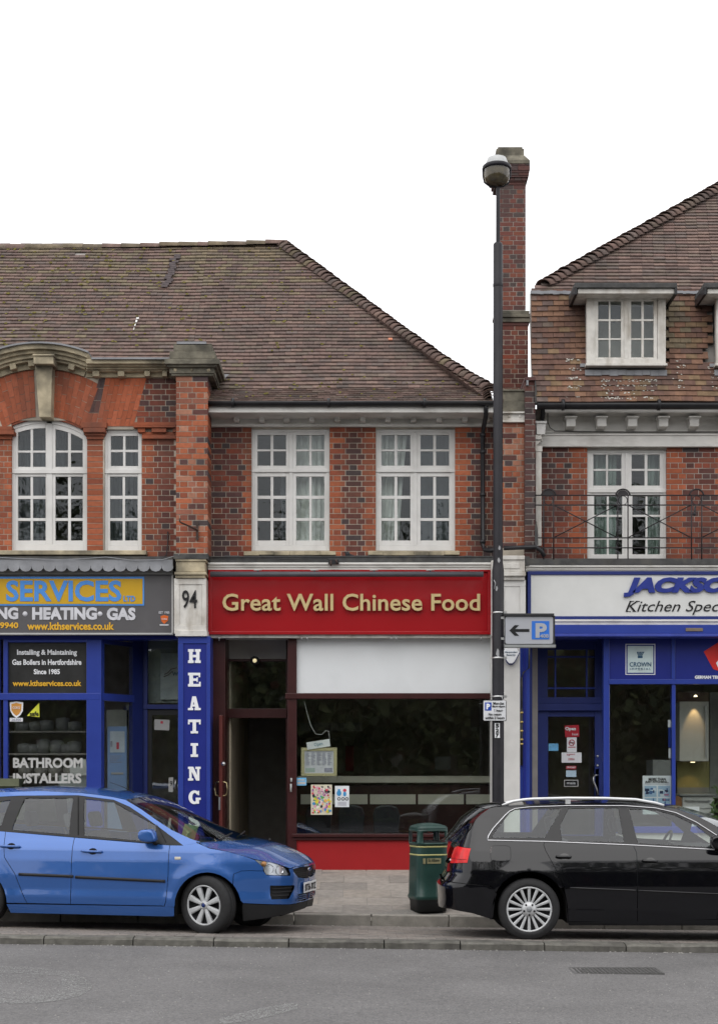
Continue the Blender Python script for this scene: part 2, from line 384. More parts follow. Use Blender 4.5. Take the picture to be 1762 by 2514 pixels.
# ------------------------------------------------------------------ walls, bricks and tiles
BR = {'left': 70}; BRSTUFF = {}; BCACHE = {}; BLIM = 292
def brick_obj(bld, wall, x0, x1, y0, th, z0, z1, m, name='brick'):
    """one brick as a part of its wall; past the limit for the building it joins the brickwork"""
    n = BR.get(bld, 0)
    if n < BLIM and X(0, y0) - .3 < x1 and x0 < X(1762, y0) + .3:
        BR[bld] = n + 1; key = (round(x1 - x0, 3), round(z1 - z0, 3), round(th, 3), m.name)
        if key not in BCACHE:
            w_, h_, t_, _ = key; o = MB().box(-w_ / 2, w_ / 2, 0, t_, -h_ / 2, h_ / 2, m).build('brick'); BCACHE[key] = o.data; bpy.data.objects.remove(o)
        o = bpy.data.objects.new(name, BCACHE[key]); COL.objects.link(o); o.parent = wall; o.location = ((x0 + x1) / 2, y0 + random.uniform(-.0012, .0012), (z0 + z1) / 2)
    else:
        BRSTUFF.setdefault((bld, wall.name), (MB(), wall))[0].box(x0, x1, y0 + random.uniform(-.0012, .0012), y0 + th, z0, z1, m)
def brick_area(bld, wall, px0, py0, px1, py1, d, pick, th=.04, bond='english', left=None, course=.075, phase=0, jt=.010, stuff=False):
    x0, x1, z0, z1 = X(px0, d), X(px1, d), Z(py1, d), Z(py0, d); nrow = int((z1 - z0) / course + .5); ch = (z1 - z0) / max(1, nrow)
    n0 = BR.get(bld, 0)
    if stuff: BR[bld] = 10 ** 6
    for r in range(nrow):
        zb = z1 - (r + 1) * ch; zt = zb + ch - jt; par = (r + phase) % 2
        seq = [.2225] if (bond == 'stretcher' or par == 0) else [.11]
        if bond == 'flemish': seq = [.2225, .11] if par == 0 else [.11, .2225]
        x = x0 if (par == 0 or bond == 'english') else x0 - .11
        if bond == 'english' and par == 1: x = x0 - .055
        i = 0; lf = left(CY - (((zb + zt) / 2) - EYE) * F / d) if left else None; xl = x0 if lf is None else X(lf, d)
        while x < x1 - .02:
            w_ = seq[i % len(seq)]; a = max(x, xl); c = min(x + w_ - jt, x1)
            if c - a > .025:
                pm = pick(CX + (a + c) / 2 * F / d, CY - ((zb + zt) / 2 - EYE) * F / d, c - a)
                brick_obj(bld, wall, a, c, d, th, zb, zt, pm)
            x += w_; i += 1
    if stuff: BR[bld] = n0
def finish_bricks():
    for (bld, wn), (b, wall) in BRSTUFF.items():
        o = b.build('brickwork', wall, fix=False); o['kind'] = 'stuff'
def slabs(b, x0, y0, x1, y1, holes, d, th, m):   # a wall slab with rectangular openings, in photo pixels
    xs = sorted({x0, x1, *[h[0] for h in holes], *[h[2] for h in holes]}); ys = sorted({y0, y1, *[h[1] for h in holes], *[h[3] for h in holes]})
    xs = [v for v in xs if x0 <= v <= x1]; ys = [v for v in ys if y0 <= v <= y1]
    for j in range(len(ys) - 1):
        run = None
        for i in range(len(xs) - 1):
            cx, cy = (xs[i] + xs[i + 1]) / 2, (ys[j] + ys[j + 1]) / 2
            if any(h[0] < cx < h[2] and h[1] < cy < h[3] for h in holes):
                if run is not None: b.pb(run, ys[j], xs[i], ys[j + 1], d, th, m); run = None
            elif run is None: run = xs[i]
        if run is not None: b.pb(run, ys[j], xs[-1], ys[j + 1], d, th, m)
def casement(parent, fr, lights, d, trans=(), mull=(), fm=WHITE, label=None, glass_m=GLASS, sashm=11, dep=.09, fw=8, arch=None):
    """window: outer frame rect fr, lights = list of (column edges, row edges) of the glass, each column/row a (a,b) pair in pixels"""
    b = MB(); x0, y0, x1, y1 = fr
    b.pb(x0, y0, x0 + fw, y1, d, dep, fm); b.pb(x1 - fw, y0, x1, y1, d, dep, fm)
    b.pb(x0 + fw, y1 - 13, x1 - fw, y1, d, dep, fm)
    if arch is None: b.pb(x0 + fw, y0, x1 - fw, y0 + min(fw, 9), d, dep, fm)
    for (a, c, e, g) in mull: b.pb(a, c, e, g, d, dep, fm)
    for (a, c, e, g) in trans: b.pb(a, c, e, g, d - .012, dep, fm)
    w_ = b.build('window', parent, bevel=.004)
    if label: w_['label'] = label
    for cols, rows in lights:
        gx0, gx1, gy0, gy1 = cols[0][0], cols[-1][1], rows[0][0], rows[-1][1]; s = sashm; b = MB(); ds = d + .012
        top_arch = arch is not None and rows[0][0] < arch['y']
        b.pb(gx0 - s, gy0 - (0 if top_arch else s), gx0, gy1 + s + 1, ds, .045, fm); b.pb(gx1, gy0 - (0 if top_arch else s), gx1 + s, gy1 + s + 1, ds, .045, fm)
        if not top_arch: b.pb(gx0, gy0 - s, gx1, gy0, ds, .045, fm)
        b.pb(gx0, gy1, gx1, gy1 + s + 1, ds, .045, fm); b.build('sash', w_, bevel=.004)
        gb = MB()
        for i in range(len(cols) - 1): gb.pb(cols[i][1], gy0, cols[i + 1][0], gy1, ds + .008, .03, fm)
        for j in range(len(rows) - 1):
            for c_ in cols: gb.pb(c_[0], rows[j][1], c_[1], rows[j + 1][0], ds + .008, .03, fm)
        gb.build('glazing_bars', w_, bevel=.003)
        for c_ in cols:
            for r_ in rows:
                g_ = MB(); t_ = Matrix.Translation(P((c_[0] + c_[1]) / 2, (r_[0] + r_[1]) / 2, ds + .02)) @ Matrix.Rotation(random.uniform(-.006, .006), 4, 'X') @ Matrix.Rotation(random.uniform(-.01, .01), 4, 'Z')
                hw, hh = (c_[1] - c_[0]) / 2 * d / F + .003, (r_[1] - r_[0]) / 2 * d / F + .003
                g_.box(-hw, hw, 0, .004, -hh, hh, glass_m, t_); g_.build('pane', w_)
    return w_
TILEM = [mat(f'roof_tile_{i}', c, .9, .22, 14, .3, 90, objvar=.16, dirt=.55, dirtcol=(.055, .05, .045), dscale=2.0, lo=.5) for i, c in enumerate([(.132, .092, .080), (.145, .096, .082), (.12, .092, .082), (.158, .108, .090), (.132, .100, .082), (.115, .080, .070)])]
TILEG = [mat(f'algae_roof_tile_{i}', c, .9, .25, 14, .3, 90, objvar=.16, dirt=.4, dirtcol=(.06, .055, .04), dscale=2.0) for i, c in enumerate([(.15, .120, .080), (.14, .114, .080), (.165, .128, .084), (.135, .105, .080)])]
TILEO = [mat(f'hung_tile_{i}', c, .9, .22, 14, .3, 90, objvar=.15, dirt=.55, dirtcol=(.06, .05, .045), dscale=1.3, lo=.5) for i, c in enumerate([(.18, .10, .068), (.155, .086, .06), (.20, .112, .072), (.14, .078, .06), (.18, .12, .072), (.12, .073, .06)])]
MOSS = mat('moss', (.10, .085, .02), .95, .4, 30, .5, 60)
TC = {}
def tiled_slope(roof, prof, xa, xb, tw, gauge, pick, limit, seed, where=None, th=.016, lap=.03, stuffname='roof_tiles', skip=None):
    """courses of single tiles up a slope; prof = [(y,z)...] from eave to top; xa/xb give the left and right x for a (y,z)"""
    rr = random.Random(seed); b = MB(); cnt = 0; row = 0; seg = []; tot = 0
    for i in range(len(prof) - 1):
        L = math.dist(prof[i], prof[i + 1]); seg.append((tot, L, prof[i], prof[i + 1])); tot += L
    s = 0; wob = [rr.uniform(0, 6.28) for _ in range(4)]
    while s < tot:
        g = next(q for q in seg if s <= q[0] + q[1] + 1e-6); t = (s - g[0]) / g[1]; y = g[2][0] + (g[3][0] - g[2][0]) * t; z = g[2][1] + (g[3][1] - g[2][1]) * t
        pitch = math.atan2(g[3][1] - g[2][1], g[3][0] - g[2][0]); x = xa(y, z) - (tw / 2 if row % 2 else 0); xe = xb(y, z)
        while x < xe:
            a = max(x, xa(y, z)); c = min(x + tw - .002, xe)
            if c - a > .03 and not (skip and skip((a + c) / 2, y, z)):
                wv = .006 * math.sin(x * 1.3 + wob[0] + row * .07) + .004 * math.sin(x * 3.1 + wob[1] + row * .2)
                py = CY - (z - EYE) * F / y; px = CX + (a + c) / 2 * F / y; m = pick(px, py)
                T = Matrix.Translation(((a + c) / 2, y, z + wv)) @ Matrix.Rotation(pitch - .20 + rr.uniform(-.03, .03), 4, 'X') @ Matrix.Rotation(rr.uniform(-.012, .012), 4, 'Z') @ Matrix.Rotation(rr.uniform(-.006, .006), 4, 'Y')
                full = c - a > tw * .9; inn = full and 0 < px < 1762 and (where is None or where(px, py))
                if inn and cnt < limit:
                    key = (round(tw, 3), round(gauge, 3), m.name)
                    if key not in TC:
                        o = MB().box(-tw / 2 + .001, tw / 2 - .001, -.005, gauge + lap, 0, th, m).build('tile'); TC[key] = o.data; bpy.data.objects.remove(o)
                    o = bpy.data.objects.new('tile', TC[key]); COL.objects.link(o); o.parent = roof; o.matrix_basis = T; cnt += 1
                else: b.box(-(c - a) / 2 + .001, (c - a) / 2 - .001, -.005, gauge + lap, 0, th, m, T)
            x += tw
        s += gauge; row += 1
    o = b.build(stuffname, roof, fix=False); o['kind'] = 'stuff'
def ridge(roof, pts, r, L, m, name, seed, sx=1.0, lift=0, n=9, drop=.03):
    rr = random.Random(seed); pts = [Vector(p) for p in pts]; path = []; 
    for i in range(len(pts) - 1):
        k = max(1, int((pts[i + 1] - pts[i]).length / .02))
        path += [pts[i].lerp(pts[i + 1], t / k) for t in range(k)]
    path.append(pts[-1]); step = max(1, int(L / .02)); i = 0
    while i + 2 < len(path):
        a = path[i]; c = path[min(i + step, len(path) - 1)]; t = (c - a).normalized(); u = t.cross(Vector((0, 0, 1))).normalized(); v = u.cross(t).normalized()
        b = MB(); e = t * (step * .02 * .35); mm_ = rr.choice(m); jz = rr.uniform(-.006, .006)
        for (p, rad, up) in ((a - e * .0, r * sx, drop), (c + e, r * .82, 0)):
            for j in range(n + 1):
                an = math.pi * j / n; b.v.append(tuple(p + u * math.cos(an) * rad + v * (math.sin(an) * rad * .75 + up + lift + jz - r * .3)))
        for (p, rad, up) in ((a - e * .0, r * sx - .014, drop), (c + e, r * .82 - .014, 0)):
            for j in range(n + 1):
                an = math.pi * j / n; b.v.append(tuple(p + u * math.cos(an) * rad + v * (math.sin(an) * rad * .75 + up + lift + jz - r * .3)))
        q = n + 1
        for j in range(n):
            b.face([j, j + 1, q + j + 1, q + j], mm_, True); b.face([2 * q + j + 1, 2 * q + j, 3 * q + j, 3 * q + j + 1], mm_, True)
            b.face([j + 1, j, 2 * q + j, 2 * q + j + 1], mm_)
        b.build(name, roof); i += step
def blobs(name, parent, pts, m, seed):
    rr = random.Random(seed); b = MB()
    for (p, s) in pts:
        n = 6; k = len(b.v); b.v.append((p[0], p[1] - s * .3, p[2] + s * .5))
        for j in range(n):
            a = 6.283 * j / n; q = s * rr.uniform(.7, 1.3); b.v.append((p[0] + q * math.cos(a), p[1] - s * .5 + q * .3 * math.sin(a), p[2] + q * .55 * math.sin(a)))
        for j in range(n): b.face([k, k + 1 + j, k + 1 + (j + 1) % n], m, True)
    o = b.build(name, parent, fix=False); o['kind'] = 'stuff'; return o
# ================================================================== BUILDINGS
DW, DL, DR = 21.3, 21.05, 21.3
def cset(*a): return [(a[i], a[i + 1]) for i in range(0, len(a), 2)]
rb = random.Random(21)
mid = thing('terraced_building', 'two storey brick building with hipped tile roof over the red Chinese food shop', 'building', (X(860, DW), DW, .39), group='shop buildings of the parade')
lft = thing('terraced_building', 'red brick building with arched window and stone parapet over the heating shop', 'building', (X(200, DL), DL, .39), group='shop buildings of the parade')
rgt = thing('terraced_building', 'brick building with tile hung mansard, dormers and iron balcony over the kitchen shop', 'building', (X(1540, DR), DR, .39), group='shop buildings of the parade')
ZE, YE = 6.72, 20.85
# ---------------------------------------------------------------- middle building: wall with bricks
W1 = (617, 1052, 809, 1352); W2 = (922, 1052, 1117, 1352)
b = MB(); slabs(b, 510, 1046, 1290, 1372, [W1, W2], DW + .005, .25, MORTAR)
b.box(X(500, DW), X(500, DW) + .2, DW + .3, 27, -.3, 6.7, DARKROOM); b.box(X(1290, DW), X(1290, DW) + .2, DW + .3, 27, -.3, 6.7, DARKROOM)
b.box(X(500, DW), X(1295, DW), 26.8, 27, -.3, 6.7, DARKROOM); b.box(X(500, DW), X(1295, DW), DW + .26, 26.8, 4.1, 4.25, DARKROOM); b.box(X(500, DW), X(1295, DW), DW, 26.8, 6.62, 6.7, DARKROOM)
b.box(X(862, DW) - .06, X(862, DW) + .06, DW + .27, 26.8, 4.3, 6.6, DARKROOM)
mwall = b.build('wall', mid)
def pick_mid(px, py, w_):
    t = (py - 1050) / 300
    if px < 617:
        e = 617 - px; base = B_OR if e < 26 + 12 * math.sin(py * .47) else (B_BR if rb.random() < .8 else B_DK)
        if py > 1310 and px < 570: base = B_DK
        return rb.choice(base)
    if px < 922:
        c = abs(px - 866); lim = 30 if py < 1160 else 18
        if int((py - 1047) / 13.4) % 2: lim += 10
        return rb.choice(B_OR if c > lim else (B_BR if rb.random() < .75 else B_DK))
    e = px - 1117
    return rb.choice(B_OR if e < 32 + 10 * math.sin(py * .47) else (B_BR if rb.random() < .7 else B_DK))
for q in ((516, 617), (809, 922), (1117, 1232)): brick_area('mid', mwall, q[0], 1047, q[1], 1366, DW, pick_mid)
# piers at both ends of the middle front (project forward)
DP = 20.72
def capital(parent, xa, xb, y0, sc=1.0, d=20.72, depth=.75, m=STONE_DK):
    b = MB()
    for (a, c, e, g, pr) in ((18, 14, 843, 846, .0), (18, 14, 846, 862, .02), (8, 6, 862, 880, .06), (-4, -4, 880, 893, .14), (2, 2, 893, 900, .10), (8, 8, 900, 916, .05), (12, 10, 916, 922, .03)):
        b.pb(xa + a - 8, e + y0, xb - c + 8, g + y0, d - pr, depth + pr, m)
    b.build('pier_cap', parent, bevel=.006)
    for k in range(3):
        xx = xa + 14 + k * (xb - xa - 28) / 2; o = MB().lathe([(.0, -.012), (.018, -.010), (.024, 0)], STONE, P(xx, 908 + y0, d - .05), 12, 'Y').build('stud', parent)
def pick_pier(px, py, w_):
    c = abs(px - 470)
    if c < 9 and rb.random() < .6: return rb.choice(B_BR)
    return rb.choice(B_PK if rb.random() < (.35 if px < 480 else .15) else B_OR) if rb.random() > .12 + (.25 if px > 488 else 0) else rb.choice(B_BR + B_DK)
b = MB().pb(433, 922, 509, 1372, DP + .005, .58, MORTAR); lp = b.build('pier', lft)
capital(lft, 416, 526, 0)
MB().pb(434, 838, 506, 844, DP - .02, .6, LEAD).build('cap_flashing', lft)
brick_area('left', lp, 432, 922, 510, 1358, DP, pick_pier, th=.5)
b = MB().pb(1229, 960, 1288, 1372, 20.98 + .005, .32, MORTAR); rp = b.build('pier', mid)
def pick_rp(px, py, w_): return rb.choice(B_BR + B_DK) if abs(px - 1252) < 11 and int(py / 26) % 2 else rb.choice(B_PK + B_OR[:1] + (B_OR if py > 1150 else []))
brick_area('mid', rp, 1229, 1035, 1288, 1345, 20.98, pick_rp, th=.3)
b = MB()
for (a, c, e, g, pr) in ((0, 0, 955, 960, .03), (0, 0, 960, 985, .01), (3, 0, 985, 1010, .05), (0, 0, 1010, 1014, .07), (2, 0, 1014, 1030, .03), (0, 0, 1030, 1036, .05)): b.pb(1229 + a, e, 1288 - c, g, 20.98 - pr, .36 + pr, STONE_DK if e < 1005 else WHITE_OLD)
b.build('pier_cap', mid, bevel=.005)
for xx in (1250, 1276): MB().lathe([(.0, -.012), (.016, -.010), (.022, 0)], WHITE_OLD, P(xx, 1022, 20.95), 12, 'Y').build('stud', mid)
# eaves cornice
b = MB(); b.pb(510, 1012, 1229, 1046, DW - .03, .1, CREAM); b.pb(514, 1040, 1229, 1047, DW - .05, .06, CREAM); b.pb(510, 998, 1229, 1012, 20.86, .45, CREAM); b.pb(510, 1010, 1229, 1014, 20.99, .3, CREAM)
b.build('eaves_cornice', mid)
for xx in (580, 642, 703, 765, 828, 890, 952, 1015, 1078, 1141, 1196):
    b = MB(); d0 = DW - .03; cx = X(xx, 21.15)
    prof = [(-.17, 0), (-.17, -.035), (-.13, -.06), (-.12, -.11), (0, -.11), (0, 0)]
    zt = Z(1013, 21.12)
    for wd, pf in ((.05, [(-.19, 0), (-.19, -.03), (0, -.03), (0, 0)]), (.036, prof)):
        k = len(b.v)
        for sx in (-wd, wd):
            for (yy, zz) in pf: b.v.append((cx + sx, d0 + yy, zt + zz))
        n_ = len(pf); b.face([k + i for i in range(n_)], CREAM); b.face([k + n_ + i for i in range(n_ - 1, -1, -1)], CREAM)
        for i in range(n_): b.face([k + i, k + (i + 1) % n_, k + n_ + (i + 1) % n_, k + n_ + i], CREAM)
    b.build('bracket', mid, bevel=.004)
# gutter
def gutter(parent, pxa, pxb, py, d, r=.058):
    b = MB(); n_ = 8
    for xx in (X(pxa, d), X(pxb, d)):
        for j in range(n_ + 1):
            a = math.pi + math.pi * j / n_; b.v.append((xx, d + r * math.cos(a), Z(py, d) + r * math.sin(a)))
        for j in range(n_, -1, -1):
            a = math.pi + math.pi * j / n_; b.v.append((xx, d + (r - .008) * math.cos(a), Z(py, d) + (r - .008) * math.sin(a) + .004))
    q = 2 * (n_ + 1)
    for j in range(q): b.face([j, (j + 1) % q, q + (j + 1) % q, q + j], GUT, j < n_)
    b.face(range(q), GUT); b.face(range(2 * q - 1, q - 1, -1), GUT); g = b.build('gutter', parent)
    x = pxa + 60
    while x < pxb: MB().tube([P(x, py + 1, d) + Vector((0, 0, -.004)), P(x + 7, py + 1, d) + Vector((0, 0, -.004))], r + .004, GUT, 12).build('gutter_joint', g); x += 235
gutter(mid, 508, 1212, 987, 20.82)
b = MB(); dd = 21.1; b.tube([P(1192, 992, 20.82), P(1192, 1004, 20.84), P(1193, 1018, 20.9), P(1186, 1052, 21.14), P(1184.5, 1068, 21.18), P(1184.5, 1338, 21.18), P(1190, 1350, 21.1), P(1205, 1352, 20.95), P(1230, 1346, 20.9)], .032, GUT, 10)
for yy in (1068, 1110, 1215, 1330): b.tube([P(1184.5, yy - 4, 21.18), P(1184.5, yy + 4, 21.18)], .041, GUT, 10)
b.build('downpipe', mid)
b = MB().tube([P(1236, 1346, 20.85), P(1315, 1343, 20.85), P(1328, 1352, 20.85), P(1336, 1366, 20.87)], .03, GUT, 10); b.build('waste_pipe', rgt)
# windows of the middle building
rowsT = cset(1068, 1103, 1108, 1143); rowsL = cset(1170, 1217, 1225, 1272, 1279, 1327)
casement(mid, W1, [(cset(632, 664, 671, 702), rowsT), (cset(727, 759, 765, 796), rowsT), (cset(632, 664, 671, 702), rowsL), (cset(727, 759, 765, 796), rowsL)], DW + .05, trans=[(617, 1151, 809, 1159)], mull=[(710, 1061, 718, 1339)])
casement(mid, W2, [(cset(936, 968, 975, 1007), rowsT), (cset(1032, 1063, 1070, 1102), rowsT), (cset(936, 968, 975, 1007), rowsL), (cset(1032, 1063, 1070, 1102), rowsL)], DW + .05, trans=[(922, 1151, 1117, 1159)], mull=[(1015, 1061, 1023, 1339)])
for (a, c) in ((598, 824), (903, 1128)):
    b = MB(); k = 6; r_ = random.Random(a)
    for i in range(k): xa_, xb_ = a + (c - a) * i / k, a + (c - a) * (i + 1) / k; b.pb(xa_, 1352 + r_.uniform(0, 1.5), xb_, 1364 - r_.uniform(0, 2), DW - .10 - r_.uniform(0, .015), .2, STONE)
    b.build('window_sill', mid, bevel=.008)
CURT = mat('net_curtain', (.75, .75, .72), .95, .1, 3); CURTG = mat('grey_curtain', (.13, .14, .16), .95, .1, 3); CURTB = mat('pale_green_curtain', (.42, .5, .46), .95, .1, 3)
def curtain(pxa, pxb, pya, pyb, d, m, label, folds=7, seed=0, amp=.035, gather=0, group=None):
    b = MB(); n_ = folds * 8; rr = random.Random(seed); ph = rr.uniform(0, 6)
    for j in range(7):
        t = j / 6; py = pya + (pyb - pya) * t
        for i in range(n_ + 1):
            s = i / n_; xx = X(pxa + (pxb - pxa) * (s * (1 - gather * t)), d) + .01 * math.sin(ph + t * 3 + i); b.v.append((xx, d + amp * math.sin(s * folds * 6.283 + ph) + amp * .4 * math.sin(s * folds * 2.7 * 6.283 + t), Z(py, d)))
    for j in range(6):
        for i in range(n_): a = j * (n_ + 1) + i; b.face([a, a + 1, a + n_ + 2, a + n_ + 1], m, True)
    o = b.build('curtain', None, fix=False); tag(o, label, 'curtain', group); return o
curtain(715, 806, 1055, 1350, 21.55, CURT, 'net curtain behind the right half of the window above the Great Wall lettering', 6, 1)
curtain(688, 704, 1160, 1350, 21.6, CURTG, 'thin dark curtain edge beside the net curtain in the same window', 2, 2, .02)
curtain(928, 1002, 1055, 1350, 21.55, CURT, 'white curtain gathered to one side in the window above Chinese Food', 5, 3, .05, gather=.35)
curtain(1020, 1108, 1055, 1350, 21.65, CURTG, 'dull grey curtain in the right half of the window above Chinese Food', 5, 4, .01)
# roof of the middle building
PROF = [(20.80, 6.70), (21.40, 7.03), (24.43, 10.06)]
HIPP = [(595, 690), (735, 880), (830, 1010), (900, 1110), (930, 1160), (947, 1200), (1000, 1215)]
def hip_px(py):
    for i in range(len(HIPP) - 1):
        if HIPP[i][0] <= py <= HIPP[i + 1][0]: t = (py - HIPP[i][0]) / (HIPP[i + 1][0] - HIPP[i][0]); return HIPP[i][1] + t * (HIPP[i + 1][1] - HIPP[i][1])
    return 690 if py < 595 else 1215
def proj(y, z): return CY - (z - EYE) * F / y
def picktile(px, py):
    g = max(0, 1 - (py - 600) / 150) * (.9 if 480 < px < 760 else .55)
    if rb.random() < g: return rb.choice(TILEG)
    if rb.random() < .2 * max(0, 1 - px / 800): return rb.choice(TILEG[:2] + TILEM[3:5])
    return rb.choice(TILEM)
mroof = MB(); xh = X(480, 22.5)
def roof_base(b, x0f, x1f, m=DARKROOM, prof=None):
    pts = []; PR = prof or PROF
    for (y, z) in PR: pts.append((x0f(y, z), y, z - .02)); pts.append((x1f(y, z), y, z - .02))
    for i in range(len(PR) - 1): a = 2 * i; b.poly([pts[a], pts[a + 1], pts[a + 3], pts[a + 2]], m)
x_m0 = lambda y, z: xh; x_m1 = lambda y, z: X(hip_px(proj(y, z)), y)
roof_base(mroof, x_m0, x_m1)
rx = X(690, 24.43); mroof.poly([(rx, 24.43, 10.03), (X(1215, 20.8), 20.8, 6.66), (X(1215, 20.8), 28, 6.66)], TILEM[0]); mroof.poly([(xh, 24.43, 10.03), (rx, 24.43, 10.03), (X(1215, 20.8), 28, 6.66), (xh, 28, 6.66)], TILEM[1])
mroof = mroof.build('roof', mid, fix=False)
tiled_slope(mroof, PROF, x_m0, x_m1, .165, .098, picktile, 290, 31, where=lambda px, py: py > 800)
hp = [P(hip_px(proj(y, z)), proj(y, z), y) for (y, z) in [(PROF[0][0] + (PROF[1][0] - PROF[0][0]) * t, PROF[0][1] + (PROF[1][1] - PROF[0][1]) * t) for t in (0.1, .5)] + [(21.4 + 3.03 * t, 7.03 + 3.03 * t) for t in (0, .1, .2, .35, .5, .7, .85, 1)]]
ridge(mroof, [p + Vector((0, 0, .0)) for p in hp], .15, .105, TILEG[:1] + TILEM, 'hip_tile', 5, sx=.95, lift=-.003, drop=.026)
RM = [TILEG[0], TILEG[1], TILEG[3], TILEM[3]]
ridge(mroof, [(xh, 24.43, 10.05), (rx, 24.43, 10.075)], .13, .30, RM, 'ridge_tile', 6, drop=.0)
# bell-cast shows thicker courses at the eave; moss and slipped patches
mp_ = []; rr = random.Random(77)
def on_roof(px, py):
    lo, hi = 0., 1.
    tot = [math.dist(PROF[0], PROF[1]), math.dist(PROF[1], PROF[2])]
    for _ in range(30):
        mid_ = (lo + hi) / 2; s = mid_ * sum(tot)
        (y, z) = (PROF[0][0] + (PROF[1][0] - PROF[0][0]) * s / tot[0], PROF[0][1] + (PROF[1][1] - PROF[0][1]) * s / tot[0]) if s < tot[0] else (PROF[1][0] + (PROF[2][0] - PROF[1][0]) * (s - tot[0]) / tot[1], PROF[1][1] + (PROF[2][1] - PROF[1][1]) * (s - tot[0]) / tot[1])
        if proj(y, z) > py: lo = mid_
        else: hi = mid_
    return (X(px, y), y - .012, z + .014)
for i in range(120):
    px, py = rr.uniform(482, 900), 610 + rr.random() ** 1.5 * 370
    if px < hip_px(py) - 15: mp_.append((on_roof(px, py), rr.uniform(.012, .03)))
for i in range(50):
    px, py = rr.uniform(520, 1180), rr.uniform(935, 980); mp_.append((on_roof(px, py), rr.uniform(.012, .025)))
blobs('moss', mroof, mp_, MOSS, 3)
PATCH = mat('fresh_broken_tile', (.5, .2, .12), .9, .2, 30)
for (px, py, w_) in ((958, 836, 10),):
    p = Vector(on_roof(px, py)); MB().box(-w_ * .0028, w_ * .0028, -.03, .03, 0, .012, PATCH, Matrix.Translation(p) @ Matrix.Rotation(R(40), 4, 'X') @ Matrix.Rotation(.1, 4, 'Z')).build('broken_tile', mroof)
p = Vector(on_roof(545, 935)); b = MB(); b.poly([p + Vector(v) for v in ((-.12, -.06, -.03), (.02, -.06, -.02), (.10, -.02, .07), (-.02, 0, .08), (-.12, -.02, .06))], LEAD); b.poly([p + Vector(v) for v in ((-.12, -.05, -.03), (-.18, -.02, -.16), (-.1, -.06, -.15), (-.02, -.06, -.06))], LEAD); tag(b.build('loose_flashing', mid, fix=False))
# ---------------------------------------------------------------- chimney
DC = 24.6
ch = MB().pb(1227, 445, 1289, 762, DC + .005, .42, MORTAR_DK).pb(1229, 780, 1295, 1000, 23.6 + .005, .42, MORTAR).build('chimney', mid)
brick_area('mid', ch, 1226, 452, 1290, 760, DC, lambda a, c, w_: rb.choice(B_CH), th=.40)
brick_area('mid', ch, 1228, 798, 1296, 975, 23.6, lambda a, c, w_: rb.choice(B_CH[:3] + B_BR), th=.40)
b = MB(); cm = 1252
for (hw, y0, y1, m) in ((30, 360, 364, STONE_DK), (34, 364, 380, STONE_DK)): b.pb(cm - hw, y0, cm + hw, y1, DC - .02, .46, m)
k = len(b.v); pts = [(-34, 380, -.02), (34, 380, -.02), (48, 392, -.1), (-48, 392, -.1)]
b.poly([P(cm + a, c, DC + e) for a, c, e in pts], STONE_DK); b.poly([P(cm + 34, 380, DC), P(cm + 34, 380, DC + .44), P(cm + 48, 392, DC + .5), P(cm + 48, 392, DC - .1)], STONE_DK)
b.pb(cm - 48, 392, cm + 48, 400, DC - .1, .6, STONE_DK)
b.build('chimney_cap', ch, fix=False)
for (hw, y0, y1, pr) in ((48, 400, 410.5, .09), (48, 411.5, 422, .09), (46, 423, 433, .07), (41, 434, 444, .04), (37, 445, 453, .012)):
    x = cm - hw; i = 0
    MB().pb(cm - hw + 1, y0 - .5, cm + hw - 1, y1 + .5, DC - pr + .01, .4 + pr, B_DK[0]).build('corbel', ch)  # dark backing colour stands in for shadow in the gaps between corbel courses
    while x < cm + hw - 2:
        w_ = min(33 if y0 % 2 else 17, cm + hw - x); brick_obj('mid', ch, X(x, DC), X(x + w_, DC) - .008, DC - pr, .45 + pr, Z(y1, DC), Z(y0, DC), rb.choice(B_CH[1:2] + B_CH[3:4] + B_DK)); x += w_
b = MB(); b.pb(1215, 762, 1299, 769, 23.6 - .02, .5, STONE_DK).pb(1219, 769, 1302, 778, 23.55, .55, STONE_DK).pb(1219, 780, 1301, 790, 23.57, .5, STONE_DK).pb(1224, 791, 1297, 799, 23.59, .47, B_BR[3])
b.build('chimney_shoulder', ch, bevel=.006)
# ---------------------------------------------------------------- left building
NW = (256, 1054, 348, 1352)
b = MB(); AW = (28, 1042, 214, 1352)
slabs(b, -140, 880, 434, 1372, [(28, 1032, 214, 1352), NW, (-118, 1054, -30, 1352)], DL + .005, .25, MORTAR)
b.box(X(-140, DL), X(-140, DL) + .2, DL + .3, 27, -.3, 6.9, DARKROOM); b.box(X(-140, DL), X(500, DL), 26.8, 27, -.3, 6.9, DARKROOM)
b.box(X(-140, DL), X(500, DL), DL + .26, 26.8, 4.1, 4.25, DARKROOM); b.box(X(-140, DL), X(500, DL), DL + .26, 26.8, 6.95, 7.0, DARKROOM); b.box(X(235, DL) - .06, X(235, DL) + .06, DL + .27, 26.8, 4.3, 6.9, DARKROOM)
lwall = b.build('wall', lft)
def pick_left(px, py, w_):
    if px > 348:
        if py < 1036: return rb.choice(B_BR if rb.random() < .6 else B_DK)
        return rb.choice(B_OR if px < 378 + 8 * math.sin(py * .47) else B_BR) if rb.random() > .06 else rb.choice(B_DK)
    return rb.choice(B_OR)
brick_area('left', lwall, 214, 1078, 256, 1352, DL, pick_left, bond='flemish')
brick_area('left', lwall, -30, 1078, 28, 1352, DL, pick_left)
brick_area('left', lwall, 348, 1078, 432, 1366, DL, pick_left)
brick_area('left', lwall, 327, 927, 432, 1036, DL, pick_left, left=lambda py: 360 - (py - 927) * .277)
